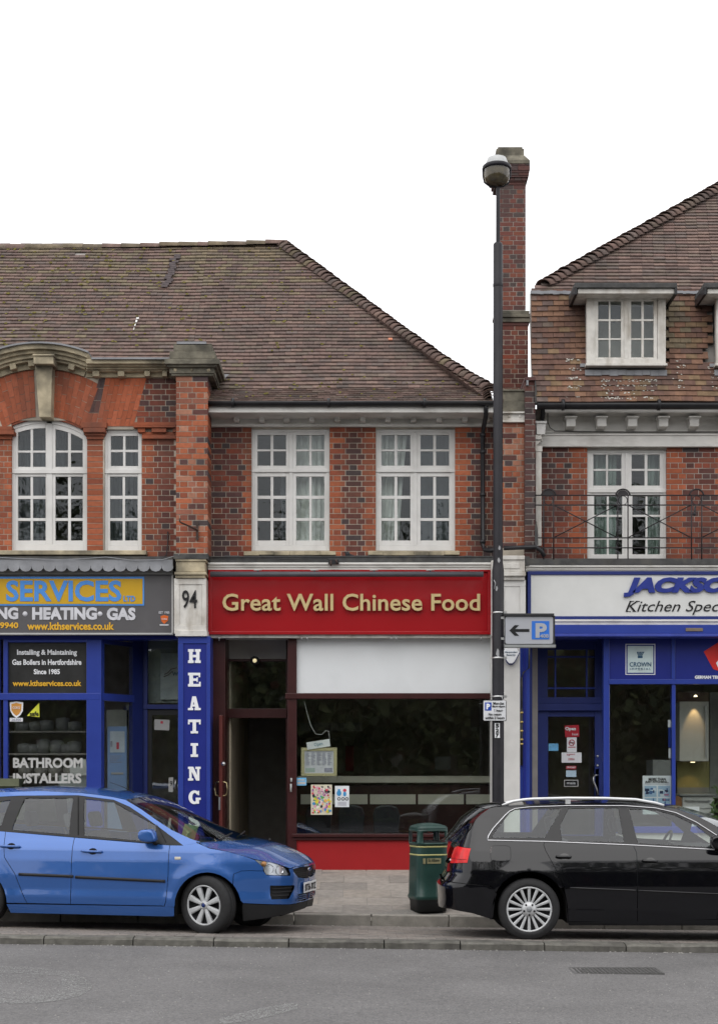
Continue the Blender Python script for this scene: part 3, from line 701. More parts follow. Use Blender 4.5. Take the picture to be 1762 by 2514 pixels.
# voussoirs: rubbed brick fans
def quadbrick(pts, m, d=DL - .001, th=.06):
    cx = sum(p[0] for p in pts) / 4; cy = sum(p[1] for p in pts) / 4; q = []
    for (a, c) in pts:
        dx, dy = cx - a, cy - c; L = math.hypot(dx, dy); q.append((a + dx / L * .75, c + dy / L * .75))
    MB().pprism(q, d + random.uniform(-.001, .001), th, m).build('brick', lwall)
def intr(x): return 1209 - math.sqrt(max(1, 186 ** 2 - (x - 106) ** 2))
def extr(x): return 1179 - math.sqrt(max(1, 273 ** 2 - (x - 106) ** 2))
def fan(sgn, nb):
    for i in range(nb):
        t0, t1 = i / nb, (i + 1) / nb
        B0, B1 = 124 + (205 - 124) * t0, 124 + (205 - 124) * t1; T0, T1 = 129 + (244 - 129) * t0, 129 + (244 - 129) * t1
        cuts = [0, .35, .7, 1] if i % 2 else [0, .17, .52, .86, 1]
        for j in range(len(cuts) - 1):
            pts = []
            for (Bx, Tx, c) in ((B0, T0, cuts[j]), (B1, T1, cuts[j]), (B1, T1, cuts[j + 1]), (B0, T0, cuts[j + 1])):
                by, ty = intr(Bx), extr(Tx); x = Bx + (Tx - Bx) * c; pts.append((106 + sgn * (x - 106), by + (ty - by) * c))
            quadbrick(pts, rb.choice(B_RD))
fan(1, 8); fan(-1, 8)
for i in range(2):
    a0, a1 = 206 + i * 15, 206 + (i + 1) * 15; t0, t1 = 244 + i * 7.5, 244 + (i + 1) * 7.5
    for j in range(4):
        c0, c1 = [0, .26, .52, .78, 1][j:j + 2]; quadbrick([(a0 + (t0 - a0) * c, 1044 - 117 * c) for c in (c0,)] + [(a1 + (t1 - a1) * c0, 1044 - 117 * c0), (a1 + (t1 - a1) * c1, 1044 - 117 * c1), (a0 + (t0 - a0) * c1, 1044 - 117 * c1)], rb.choice(B_DK if j > 0 else B_RD))
for i in range(8):
    a0, a1 = 236 + i * 11.4, 236 + (i + 1) * 11.4; t0, t1 = 259 + i * 12.6, 259 + (i + 1) * 12.6; cuts = [0, .33, .66, 1] if i % 2 else [0, .16, .5, .84, 1]
    for j in range(len(cuts) - 1):
        c0, c1 = cuts[j], cuts[j + 1]; quadbrick([(a0 + (t0 - a0) * c0, 1047 - 120 * c0), (a1 + (t1 - a1) * c0, 1047 - 120 * c0), (a1 + (t1 - a1) * c1, 1047 - 120 * c1), (a0 + (t0 - a0) * c1, 1047 - 120 * c1)], rb.choice(B_RD))
# capitals and string band
b = MB()
for (a, c, e, g, pr) in ((198, 262, 1036, 1050, .06), (204, 258, 1050, 1061, .09), (208, 256, 1061, 1069, .05), (212, 254, 1069, 1078, .025), (-40, 30, 1046, 1056, .06), (-40, 34, 1056, 1066, .09), (-40, 28, 1066, 1078, .03),
                      (327, 432, 1036, 1044, .05), (327, 432, 1044, 1049, .08), (338, 356, 1049, 1061, .05), (372, 408, 1049, 1061, .06), (424, 432, 1049, 1061, .05), (348, 432, 1060, 1068, .02), (348, 432, 1068, 1077, .045)):
    b.pb(a, e, c, g, DL - pr, .1 + pr, B_OR[1])
b.build('brick_string_course', lft, bevel=.006)
# parapet cornice: curved part and level part, built as swept mouldings
def cornice_arc(x0, x1, n_, offs, m, name, y_add=0):
    b = MB()
    for (o0, o1, pr) in offs:
        k = len(b.v); 
        for i in range(n_ + 1):
            xx = x0 + (x1 - x0) * i / n_; a = math.asin((xx - 106) / 325.)
            for (o, yy) in ((o0, DL - pr), (o1, DL - pr), (o1, DL + .35), (o0, DL + .35)):
                rad = 325 - o; b.v.append((X(106 + rad * math.sin(a), DL), yy, Z(1179 - rad * math.cos(a), DL)))
        for i in range(n_):
            for j in range(4): q = k + i * 4; b.face([q + j, q + (j + 1) % 4, q + 4 + (j + 1) % 4, q + 4 + j], m)
        b.face([k, k + 1, k + 2, k + 3], m); q = k + n_ * 4; b.face([q + 3, q + 2, q + 1, q], m)
    return b.build(name, lft)
cornice_arc(-110, 226, 30, [(-1, 3, .30)], LEAD, 'lead_capping')
cornice_arc(-110, 226, 30, [(3, 14, .26), (14, 22, .20), (22, 31, .15), (31, 37, .11), (37, 52, .03)], STONE, 'parapet_cornice')
b = MB()
for (e, g, pr) in ((881, 892, .26), (892, 899, .20), (899, 906, .15), (906, 911, .11), (911, 926, .03)): b.pb(211, e, 432, g, DL - pr + .004, .35 + pr, STONE)
b.build('parapet_cornice', lft, bevel=.005); MB().pb(224, 877, 418, 881, DL - .30, .65, LEAD).build('lead_capping', lft)
for (xx, hw) in ((235, 8), (297, 8), (361, 7), (404, 6)): quick('dentil', lft, STONE, (xx - hw, 910, xx + hw, 923, DL - .13, .15), bevel=.005)
for xx in (-30, 26, 78, 140, 190):
    a = math.asin((xx - 106) / 325.); T = Matrix.Translation((X(106 + 283 * math.sin(a), DL), DL - .13, Z(1179 - 283 * math.cos(a), DL))) @ Matrix.Rotation(a, 4, 'Y')
    MB().box(-.042, .042, 0, .15, -.04, .035, STONE, T).build('dentil', lft, bevel=.005)
b = MB().pprism([(85, 892), (128, 892), (125, 1024), (96, 1024)], DL - .20, .3, STONE); b.pb(82, 868, 131, 893, DL - .33, .4, STONE); b.pb(80, 868, 133, 873, DL - .35, .4, STONE); b.build('keystone', lft, bevel=.008)
# arched window
FM = WHITE
b = MB(); d = DL + .05
b.pb(28, 1060, 37, 1352, d, .09, FM); b.pb(205, 1050, 214, 1352, d, .09, FM); b.pb(37, 1336, 205, 1352, d, .09, FM); b.pb(114, 1034, 128, 1336, d, .09, FM); b.pb(28, 1152, 214, 1162, d - .012, .09, FM)
def arcstrip(b, x0, x1, o0, o1, d, th, m, n_=16, f=intr):
    k = len(b.v)
    for i in range(n_ + 1):
        xx = x0 + (x1 - x0) * i / n_
        for (o, yy) in ((o0, d), (o1, d), (o1, d + th), (o0, d + th)): b.v.append((X(xx, d), yy, Z(f(xx) + o, d)))
    for i in range(n_):
        for j in range(4): q = k + i * 4; b.face([q + j, q + (j + 1) % 4, q + 4 + (j + 1) % 4, q + 4 + j], m)
arcstrip(b, 28, 214, 4, 16, d, .09, FM)
aw = b.build('window', lft, bevel=.003); aw['label'] = 'large white casement window with arched head'
for cols in (cset(44, 75, 81, 112), cset(136, 167, 174, 205)):
    cols = [(c[0], min(c[1], 203)) for c in cols]
    gx0, gx1 = cols[0][0], cols[1][1]; ds = d + .012
    for (top, rows) in ((True, cset(1062, 1106, 1111, 1146)), (False, rowsL)):
        b = MB(); y0 = intr((gx0 + gx1) / 2) + 20 if top else rows[0][0] - 10
        b.pb(gx0 - 8, y0 if not top else intr(gx0) + 14, gx0, rows[-1][1] + 9, ds, .045, FM); b.pb(gx1, y0 if not top else intr(gx1) + 14, gx1 + 8, rows[-1][1] + 9, ds, .045, FM); b.pb(gx0, rows[-1][1], gx1, rows[-1][1] + 9, ds, .045, FM)
        if not top: b.pb(gx0, y0, gx1, rows[0][0], ds, .045, FM)
        else: arcstrip(b, gx0, gx1, 15, 28, ds, .045, FM, 6)
        b.build('sash', aw, bevel=.003)
        b = MB(); b.pb(cols[0][1], (intr(cols[0][1]) + 27) if top else rows[0][0], cols[1][0], rows[-1][1], ds + .008, .03, FM)
        for j in range(len(rows) - 1):
            for c_ in cols: b.pb(c_[0], rows[j][1], c_[1], rows[j + 1][0], ds + .008, .03, FM)
        b.build('glazing_bars', aw, bevel=.002)
        for c_ in cols:
            for (j, r_) in enumerate(rows):
                if top and j == 0: MB().pprism([(c_[0], r_[1]), (c_[0], intr(c_[0]) + 26), (c_[1], intr(c_[1]) + 26), (c_[1], r_[1])], ds + .02, .004, GLASS).build('pane', aw)
                else:
                    g_ = MB(); T = Matrix.Translation(P((c_[0] + c_[1]) / 2, (r_[0] + r_[1]) / 2, ds + .02)) @ Matrix.Rotation(rb.uniform(-.01, .01), 4, 'Z'); hw, hh = (c_[1] - c_[0]) / 2 * d / F, (r_[1] - r_[0]) / 2 * d / F; g_.box(-hw, hw, 0, .004, -hh, hh, GLASS, T); g_.build('pane', aw)
b = MB()    # brick soffit filling between arch and frame corners
arcstrip(b, 26, 216, -3, 5, DL + .01, .2, B_OR[3]); b.build('arch_soffit', lft)
casement(lft, NW, [(cset(272, 302, 308, 339), cset(1070, 1104, 1110, 1144)), (cset(270, 301, 307, 338), rowsL)], DL + .05, trans=[(256, 1152, 348, 1162)], label='narrow white casement window')
quick('window_sill', lft, STONE, (-150, 1351, 359, 1362, DL - .14, .25), bevel=.008)
curtain(40, 118, 1070, 1350, 21.45, CURTG, 'dark grey curtain in the left half of the arched window', 5, 11)
curtain(130, 160, 1050, 1170, 21.4, CURTG, 'grey curtain top in the right half of the arched window', 3, 12)
curtain(262, 345, 1056, 1350, 21.45, CURTG, 'grey curtain behind the narrow window beside the brick pier', 6, 13)
LPROF = [(21.47, 7.10), (24.43, 10.06)]; lroof = MB(); lx0 = lambda y, z: xh - .165 * 22; roof_base(lroof, lx0, lambda y, z: xh, prof=LPROF); lroof.poly([(X(-130, 22), 24.43, 10.0), (xh, 24.43, 10.0), (xh, 28, 6.66), (X(-130, 22), 28, 6.66)], TILEM[1]); lroof = lroof.build('roof', lft, fix=False)
tiled_slope(lroof, LPROF, lx0, lambda y, z: xh, .165, .098, picktile, 290, 32, where=lambda px, py: py > 740, skip=lambda x, y, z: 188 < CX + x * F / y < 212 and 625 < proj(y, z) < 631)
ridge(lroof, [(X(-130, 22), 24.43, 10.0), (X(100, 22), 24.43, 10.005), (xh, 24.43, 10.05)], .13, .30, RM, 'ridge_tile', 7, drop=.0)
blobs('moss', lroof, [(on_roof(rr.uniform(0, 478), 612 + rr.random() ** 1.2 * 250), rr.uniform(.014, .032)) for _ in range(210)], MOSS, 4)
STAIN = mat('soot_stained_tile', (.065, .052, .053), .9, .3, 20)
for k in range(16):
    px, py = 432 - k * 1.6 + rr.uniform(-5, 5), 630 + k * 5; p = Vector(on_roof(px, py)); MB().box(-.05, .05, -.04, .04, 0, .006, STAIN, Matrix.Translation(p + Vector((0, 0, .004))) @ Matrix.Rotation(R(43), 4, 'X')).build('stained_tile', lroof)
p = Vector(on_roof(338, 786)); DROP = mat('white_bird_dropping', (.6, .6, .58), .9)
b = MB()
for (px, py, w_, h_) in ((338, 786, 4, 4), (335, 793, 2.6, 6), (332, 802, 1.6, 7), (329, 812, 1.0, 6)):
    q = Vector(on_roof(px, py)); b.box(-w_ * .005, w_ * .005, -h_ * .006, h_ * .006, 0, .004, DROP, Matrix.Translation(q + Vector((0, 0, .012))) @ Matrix.Rotation(R(42), 4, 'X'))
b.build('bird_dropping', lroof)
# iron bracket on the pier
IRON = mat('rusty_iron', (.05, .035, .03), .7, .3, 20, dirt=.4, dirtcol=(.12, .05, .03), dscale=8)
br = thing('sign_bracket', 'rusty wrought iron bracket fixed to the tall brick pier above number 94', 'bracket', tuple(P(484, 1305, DP)))
b = MB().pb(481, 1280, 487, 1325, DP - .02, .02, IRON); b.build('back_plate', br); MB().tube([P(484, 1302, DP - .03), P(465, 1292, DP - .2), P(446, 1284, DP - .36), P(441, 1280, DP - .38), P(442, 1273, DP - .38)], .012, IRON, 8).build('arm', br)
MB().tube([P(412, 1305, DL - .02), P(412, 1330, DL - .02), P(409, 1362, DL - .05), P(395, 1372, DL - .1)], .008, GUT, 6).build('cable', lft)
# ---------------------------------------------------------------- right building
FW = (1441, 1103, 1636, 1374)
b = MB(); slabs(b, 1290, 1004, 1900, 1374, [FW], DR + .005, .25, MORTAR_DK)
b.box(X(1880, DR), X(1880, DR) + .2, DR + .3, 27, -.3, 8.2, DARKROOM); b.box(X(1300, DR), X(1900, DR), 26.8, 27, -.3, 6.5, DARKROOM); pass
b.box(X(1300, DR), X(1900, DR), DR + .26, 26.8, 4.05, 4.2, DARKROOM); b.box(X(1300, DR), X(1900, DR), DR + .3, 26.8, 6.5, 6.6, DARKROOM)
rwall = b.build('wall', rgt)
def pick_right(px, py, w_):
    e = min(abs(px - 1441), abs(px - 1636)); bl = 36 + 6 * math.sin(py * .47)
    if e < bl: return rb.choice(B_OR[:2] + B_OR[3:])
    return rb.choice(B_BR if rb.random() < .8 else B_DK) if px < 1441 or abs(px - 1720) < 42 else rb.choice(B_OR)
brick_area('right', rwall, 1316, 1096, 1441, 1372, DR, pick_right)
brick_area('right', rwall, 1636, 1096, 1775, 1372, DR, pick_right)
# party wall nib between the pier and the right front
b = MB().pb(1289, 930, 1313, 1372, 20.9 + .005, .6, MORTAR_DK); pw = b.build('party_wall', rgt)
brick_area('right', pw, 1288, 932, 1314, 1370, 20.9, lambda a, c, w_: rb.choice(B_DK + B_BR[3:4]), th=.6, bond='stretcher')
b = MB().pb(1288, 925, 1314, 933, 20.86, .66, B_DK[0]); b.pb(1292, 932, 1297, 945, 20.86, .1, LEAD); b.build('coping', rgt)
b = MB().pprism([(1312, 928), (1314, 928), (1319, 975), (1332, 990), (1313, 990)], 20.88, .1, LEADDK); b.build('party_wall_flashing', rgt)
# hung tiles
zM0, yM0, zM1, yM1 = 6.72, 20.9, 8.30, 21.23
MPROF = [(yM0 - .03, zM0), (yM1, zM1)]; UPROF = [(yM1 + .02, zM1 + .05), (25.6, 12.6)]
def uhip(py): return 1313 + (711 - py) / 249 * 449
rm = MB(); rm.poly([(X(1306, 20.9), yM0 + .06, zM0), (X(1900, 21), yM0 + .06, zM0), (X(1900, 21), yM1 + .05, zM1), (X(1306, 21), yM1 + .05, zM1)], DARKROOM)
xr0 = X(1304, 21.0); rm.poly([(xr0, yM0 + .06, zM0), (xr0, yM1 + .05, zM1), (X(1312, 27), 27, zM1), (X(1312, 27), 27, zM0)], TILEO[2])
tp = P(uhip(proj(25.6, 12.6)), proj(25.6, 12.6), 25.6)
rm.poly([(X(1313, 21.25), yM1 + .03, zM1 + .03), (X(2100, 21.25), yM1 + .03, zM1 + .03), (X(2100, 25), 25.6, 12.58), (tp.x, 25.6, 12.58)], DARKROOM); rm.poly([(X(1313, 21.25), yM1 + .03, zM1 + .03), tuple(tp), (X(1322, 30), 30, zM1)], TILEM[0])
rroof = rm.build('roof', rgt, fix=False)
def pickhung(px, py):
    if px < 1345 and rb.random() < .45: return rb.choice(TILEM)
    if abs(px - 1655) < 32 and 740 < py < 860 and rb.random() < .7: return rb.choice(TILEG)
    return rb.choice(TILEO)
DORM = [(1420, 695, 1655, 897), (1715, 695, 1960, 897)]
def sk(x, y, z):
    px = CX + x * F / y; py = proj(y, z); return any(q[0] + 22 < px < q[2] - 22 and py < q[3] + 8 for q in DORM)
tiled_slope(rroof, MPROF, lambda y, z: X(1304 + max(0, (proj(y, z) - 900) / 90) * 14, y), lambda y, z: X(1790, y), .150, .079, pickhung, 170, 41, skip=sk, where=lambda px, py: py > 860, stuffname='hung_tiles')
tiled_slope(rroof, UPROF, lambda y, z: X(uhip(proj(y, z)), y), lambda y, z: X(1800, y), .165, .10, lambda a, c: rb.choice(TILEM), 120, 42, where=lambda px, py: py > 560)
hp = [P(uhip(proj(y, z)), proj(y, z), y) for (y, z) in [(21.25 + 4.35 * t, 8.35 + 4.25 * t) for t in (0.02, .3, .6, 1)]]
ridge(rroof, hp, .15, .125, TILEM, 'hip_tile', 15, drop=.03)
b = MB(); n_ = 14; r_ = random.Random(4)
for i in range(n_): a_, c_ = 1302 + (1413 - 1302) * i / n_, 1302 + (1413 - 1302) * (i + 1) / n_; b.pb(a_, 712 + r_.uniform(0, 2), c_, 720 + r_.uniform(0, 2), yM1 - .04, .05, LEAD)
for i in range(8): a_, c_ = 1660 + 8 * i, 1668 + 8 * i; b.pb(a_, 712 + r_.uniform(0, 2), c_, 719 + r_.uniform(0, 2), yM1 - .04, .05, LEAD)
b.build('lead_flashing', rroof)
LICH = mat('pale_lichen', (.42, .41, .37), .95, .3, 60)
def lich(n_, x0, x1, y0, y1, seed):
    r_ = random.Random(seed); out = []
    for _ in range(n_):
        py = y0 + int(r_.uniform(0, 5)) * (y1 - y0) / 5 + r_.uniform(2, 9); px = r_.uniform(x0, x1); t = (py - 990) / (718 - 990); y = yM0 + (yM1 - yM0) * t
        out.append(((X(px, y), y - .035, Z(py, y)), r_.uniform(.006, .017)))
    return out
blobs('lichen', rroof, lich(230, 1470, 1612, 930, 985, 1) + lich(60, 1388, 1425, 880, 990, 2) + lich(26, 1650, 1680, 880, 960, 3) + lich(14, 1730, 1760, 900, 960, 4), LICH, 9)
# dormers
def dormer(x0, lab):
    f = x0 - 1412; b = MB(); dD = 20.88
    b.pb(x0 + 28, 727, x0 + 222, 897, dD, .9, WHITE_OLD) if False else None
    dm = MB(); dm.pb(x0 - 2, 693, x0 + 250, 706, dD - .26, 1.3, LEADDK); dm.build('dormer_roof', rgt, bevel=.01)
    b = MB(); b.pb(x0 + 6, 706, x0 + 244, 720, dD - .22, 1.2, WHITE_OLD); b.build('dormer_fascia', rgt, bevel=.004)
    b = MB(); b.pb(x0 - 2, 706, x0 + 4, 722, dD - .27, 1.2, GUT); b.pb(x0 + 244, 706, x0 + 250, 722, dD - .27, 1.2, GUT); b.build('dormer_gutter', rgt)
    b = MB(); b.pb(x0 + 28, 721, x0 + 38, 892, dD + .10, .9, LEADDK); b.pb(x0 + 212, 721, x0 + 222, 892, dD + .10, .9, LEADDK); b.pb(x0 + 38, 720, x0 + 212, 724, dD + .1, .9, WHITE_OLD); b.pb(x0 + 38, 885, x0 + 212, 895, dD + .1, .9, DARKROOM)
    b.pb(x0 + 38, 724, x0 + 212, 885, dD + 1.0, .02, DARKROOM); b.build('dormer_cheek', rgt)
    casement(rgt, (x0 + 28, 724, x0 + 222, 893), [(cset(x0 + 56, x0 + 82, x0 + 86, x0 + 112), cset(739, 783, 788, 830, 834, 877)), (cset(x0 + 137, x0 + 162, x0 + 168, x0 + 192), cset(739, 783, 788, 830, 834, 877))], dD, mull=[(x0 + 120, 733, x0 + 129, 880)], fm=WHITE_OLD, label='white dormer casement with flaking paint', sashm=9, dep=.1, fw=20)
    quick('window_sill', rgt, WHITE_OLD, (x0 + 26, 891, x0 + 226, 897, dD - .05, .15), bevel=.003)
    quick('lead_apron', rgt, LEADDK, (x0 + 34, 898, x0 + 220, 907, 20.955, .03)); b = MB(); r_ = random.Random(3)
    for i in range(10): b.pb(x0 + 24 + i * 20, 907 + r_.uniform(0, 1.5), x0 + 45 + i * 20, 921 + r_.uniform(-1.5, 1.5), 20.93, .025, LEAD)
    b.pb(x0 + 12, 892, x0 + 34, 900, 20.95, .03, LEAD); b.build('lead_apron', rgt)
dormer(1412, ''); dormer(1730, '')
curtain(1462, 1532, 735, 880, 21.2, CURTG, 'grey blind behind the left casement of the mansard dormer', 1, 21, .004)
quick('gutter_board', rgt, CREAM, (1335, 1004, 1900, 1012, 20.98, .3))
gutter(rgt, 1318, 1900, 992, 20.80, .072)
b = MB(); b.pb(1335, 1012, 1900, 1062, DR - .06, .1, CREAM); b.pb(1318, 1064, 1900, 1068, DR - .1, .12, CREAM); b.pb(1316, 1068, 1900, 1096, DR - .08, .1, CREAM); b.pb(1335, 1058, 1900, 1062, DR - .08, .1, CREAM); b.build('eaves_cornice', rgt)
for xx in (1400, 1475.5, 1551, 1627, 1702.5, 1778):
    b = MB(); cx = X(xx, 21.1); zt = Z(1024, 21.1); d0 = DR - .06
    for wd, pf in ((.083, [(-.22, 0), (-.22, -.02), (0, -.02), (0, 0)]), (.072, [(-.20, -.02), (-.20, -.03), (0, -.04), (0, -.02)]), (.062, [(-.19, -.03), (-.19, -.135), (0, -.15), (0, -.03)])):
        k = len(b.v)
        for sx in (-wd, wd):
            for (yy, zz) in pf: b.v.append((cx + sx, d0 + yy, zt + zz))
        b.face([k, k + 1, k + 2, k + 3], CREAM); b.face([k + 7, k + 6, k + 5, k + 4], CREAM)
        for i in range(4): b.face([k + i, k + (i + 1) % 4, k + 4 + (i + 1) % 4, k + 4 + i], CREAM)
    b.build('bracket', rgt, bevel=.004)
MB().tube([P(1344, 1006, 21.0), P(1344, 1036, 21.12), P(1350, 1050, 21.2), P(1362, 1058, 21.2), P(1500, 1060, 21.2), P(1900, 1060, 21.2)], .006, GUT, 5).build('cable', rgt)
# hopper and white rainwater pipe
b = MB(); b.pb(1314, 1033, 1342, 1039, 20.98, .16, WHITE); b.pprism([(1316, 1039), (1340, 1039), (1337, 1066), (1317, 1066)], 21.0, .14, WHITE); b.build('hopper', rgt, bevel=.004)
b = MB(); b.tube([P(1330, 992, 20.85), P(1333, 1015, 20.95), P(1330, 1036, 21.05)], .03, GUT, 8); b.build('downpipe', rgt)
b = MB(); b.pprism([(1315, 1066), (1329, 1066), (1330, 1080), (1315, 1096), (1313, 1096), (1313, 1072)], 21.02, .07, WHITE_OLD); b.pb(1315, 1094, 1329, 1340, 21.03, .07, WHITE_OLD); b.pb(1312, 1094, 1331, 1108, 21.02, .08, WHITE_OLD); b.pb(1313, 1078, 1331, 1082, 21.02, .08, WHITE_OLD); b.build('downpipe', rgt, bevel=.003)['label'] = 'white square rainwater pipe with flaking paint'
# french window
casement(rgt, (1441, 1103, 1636, 1374), [(cset(1456, 1487, 1492, 1525), cset(1116, 1151, 1156, 1192)), (cset(1550, 1582, 1589, 1619), cset(1116, 1151, 1156, 1192)), (cset(1458, 1489, 1494, 1527), cset(1218, 1264, 1269, 1320, 1325, 1366)), (cset(1552, 1584, 1589, 1620), cset(1218, 1264, 1269, 1320, 1325, 1366))], DR + .05, trans=[(1441, 1200, 1636, 1209)], mull=[(1534, 1111, 1542, 1361)], label='tall white glazed balcony doors')
curtain(1455, 1512, 1112, 1372, 21.62, CURTB, 'pale green curtain in the left leaf of the balcony window', 5, 31)
curtain(1586, 1625, 1112, 1372, 21.62, CURTB, 'pale green curtain in the right leaf of the balcony window', 4, 32)
# balcony railing
RI = mat('black_iron_railing', (.022, .02, .022), .5, .2, 10)
rl = thing('balcony_railing', 'thin black iron balcony railing with crossed bars above the kitchen shop sign', 'railing', tuple(P(1540, 1372, 20.9)))
dr = 20.85
for yy in (1216, 1240, 1320.5, 1345): MB().tube([P(1312, yy, dr), P(1800, yy, dr)], .0095, RI, 6).build('rail', rl)
for (a, c) in ((1334, 1358.5), (1516, 1541), (1697, 1722)):
    for xx in (a, c): MB().tube([P(xx, 1217, dr), P(xx, 1373, dr)], .009, RI, 6).build('upright', rl)
    cx = (a + c) / 2; b = MB(); pts = [P(cx + 17 * math.cos(t), 1216 - 15 * math.sin(t), dr) for t in [math.pi * i / 12 for i in range(13)]]; b.tube(pts, .012, RI, 6)
    pts2 = [P(cx + 14 * math.cos(t), 1215 - 12 * math.sin(t), dr - .01) for t in [math.pi * i / 12 for i in range(13)]]
    if a < 1690: b.prism([(p.x, p.z) for p in pts2], dr, .012, RI)
    b.build('arch_ornament', rl)
    b = MB(); pts = [P(cx + 11 * math.cos(t), 1228.5 - 11 * math.sin(t), dr) for t in [math.pi * 2 * i / 16 for i in range(17)]]; b.tube(pts, .006, RI, 6); b.build('ring', rl)
for (a, c) in ((1359, 1515), (1541, 1696), (1722, 1878)):
    MB().tube([P(a, 1240, dr), P(c, 1320, dr + .01)], .008, RI, 6).build('brace', rl); MB().tube([P(a, 1320, dr + .02), P(c, 1240, dr + .02)], .008, RI, 6).build('brace', rl)
b = MB(); b.tube([P(1707, 1243, dr), P(1704, 1262, dr - .03)], .012, RI, 6); b.lathe([(0, -.03), (.03, 0), (0, .03)], RI, P(1704, 1262, dr - .03), 10); b.build('finial', rl)
b = MB().pprism([(1313, 1338), (1312, 1300), (1316, 1278), (1320, 1300), (1321, 1338)], 20.84, .02, LEADDK); b.build('furled_flap', rgt)
finish_bricks()
# ================================================================== SHOPFRONTS
DF = 20.93; DS = 21.12
BLK = mat('black_lettering', (.012, .012, .013), .4, 0); WHT = mat('white_lettering', (.75, .76, .78), .5, .03); WINT = mat('interior_white', (.42, .42, .41), .6, .05)
def note(name, label, cat, x0, y0, x1, y1, d, m, th=.004, rot=0, group=None):
    b = MB(); cx, cz = (X(x0, d) + X(x1, d)) / 2, (Z(y0, d) + Z(y1, d)) / 2; hw, hh = abs(X(x1, d) - X(x0, d)) / 2, abs(Z(y0, d) - Z(y1, d)) / 2
    T = Matrix.Translation((cx, d, cz)) @ Matrix.Rotation(rot, 4, 'Y'); b.box(-hw, hw, -th, 0, -hh, hh, m, T); o = b.build(name, None); tag(o, label, cat, group); return o, T, hw, hh
# ---- ledge and moulding above the middle shop
b = MB(); b.pb(516, 1366, 1229, 1381, DW - .42, .45, LEADDK); r_ = random.Random(2)
for i in range(40): x = 516 + i * 17.8; b.pb(x, 1364.5 + r_.uniform(-1, 1), x + 18.5, 1368, DW - .43, .40, LEADDK)
b.build('ledge_flashing', mid, bevel=.004)
b = MB(); b.pb(510, 1381, 1206, 1386, 20.86, .4, CREAM).pb(510, 1386, 1206, 1393, 20.885, .4, CREAM).pb(510, 1393, 1206, 1399, 20.9, .4, CREAM); b.build('shopfront_cornice', mid, bevel=.004)
MB().tube([P(520, 1370, 20.86), P(600, 1368, 20.85), P(700, 1373, 20.85), P(800, 1371, 20.84), P(815, 1378, 20.85)], .006, GUT, 5).build('cable', mid)
b = MB().pb(806, 1374, 832, 1385, 20.83, .03, GUT); b.tube([P(812, 1376, 20.82), P(812, 1390, 20.82)], .014, IRON, 6); b.tube([P(824, 1374, 20.82), P(828, 1384, 20.82)], .012, IRON, 6); b.build('old_fixing', mid)
DARKB = mat('pigeon_grey', (.03, .03, .033), .8)
b = MB().lathe([(0, -.03), (.025, -.02), (.035, .01), (.02, .035), (0, .045)], DARKB, P(853, 1362, 20.95), 10); b.tube([P(855, 1362, 20.95), P(870, 1365, 20.95)], .02, DARKB, 6, r2=.008); b.tube([P(850, 1358, 20.95), P(846, 1355, 20.95)], .012, DARKB, 6); tag(b.build('rubbish_bundle', None), 'small dark bundle lying on the ledge between the two upper windows', 'rubbish')
# ---- red fascia sign
RED = mat('glossy_red_sign_panel', (.30, .009, .013), .18, .03, 3, coat=.12); GOLD = mat('pale_gold_letters', (.56, .44, .22), .35, .06, 8, metal=.25)
sg = thing('shop_sign', 'glossy red fascia sign reading Great Wall Chinese Food in gold letters', 'shop sign', tuple(P(858, 1557, DF)))
b = MB(); slabs(b, 511, 1398, 1206, 1558, [(520, 1404, 1198, 1550)], DF - .03, .18, RED); b.build('frame', sg, bevel=.006)
quick('panel', sg, RED, (520, 1404, 1198, 1550, DF, .1))
text('letter', sg, 'Great Wall Chinese Food', 546, 1458, 1178, 1501, DF - .03, GOLD, th=.032, split=True, bold=.008, bevel=.012, spacing=1.02)
lb = thing('trough_light', 'long grey trough light along the top of the red fascia', 'light fitting', tuple(P(850, 1410, DF - .15)))
MB().tube([P(516, 1410, DF - .17), P(1186, 1410, DF - .17)], .036, mat('dark_grey_trough', (.07, .07, .08), .35), 12).build('trough', lb)
for xx in (633, 772, 918, 1056): b = MB(); b.tube([P(xx, 1404, DF - .16), P(xx, 1400, DF - .02)], .012, GUT, 6); b.tube([P(xx - 10, 1400, DF - .14), P(xx + 10, 1399, DF - .14)], .008, WINT, 6); b.build('bracket', lb)
b = MB(); b.pb(511, 1558, 1206, 1566, DF + .02, .35, WHITE_OLD); b.build('fascia_soffit', mid)
for xx in (538, 740, 754, 961, 973, 1181): MB().tube([P(xx, 1562, DF), P(xx, 1574, DF)], .008, mat('galvanised_steel', (.4, .4, .4), .35, metal=.8), 6).build('awning_hook', mid)
# ---- middle shopfront joinery
MG = MAROON
zf = .395
b = MB(); b.pb(706, 1566, 728, 2112, DS - .05, .12, MG); b.pb(1204, 1566, 1212, 2070, DS - .03, .1, MG); b.pb(700, 1702, 1212, 1716, DS - .07, .12, MG); b.pb(728, 1562, 1204, 1568, DS, .1, MG); b.pb(716, 2048, 1220, 2056, DS - .09, .16, MG); b.pb(720, 2056, 1216, 2064, DS - .06, .12, MG); b.build('shopfront_frame', mid, bevel=.006)
quick('blind_panel', mid, mat('white_blanking_board', (.66, .68, .69), .45, .05, 2, .5, 2.2, dirt=.2, dirtcol=(.4, .4, .4), dscale=2), (728, 1568, 1204, 1702, DS, .03))
quick('shop_window_pane', mid, SHOPGLASS, (728, 1716, 1204, 2050, DS, .008))
b = MB(); b.pb(718, 2064, 1222, 2140, DS - .02, .2, REDP); b.build('stall_riser', mid)
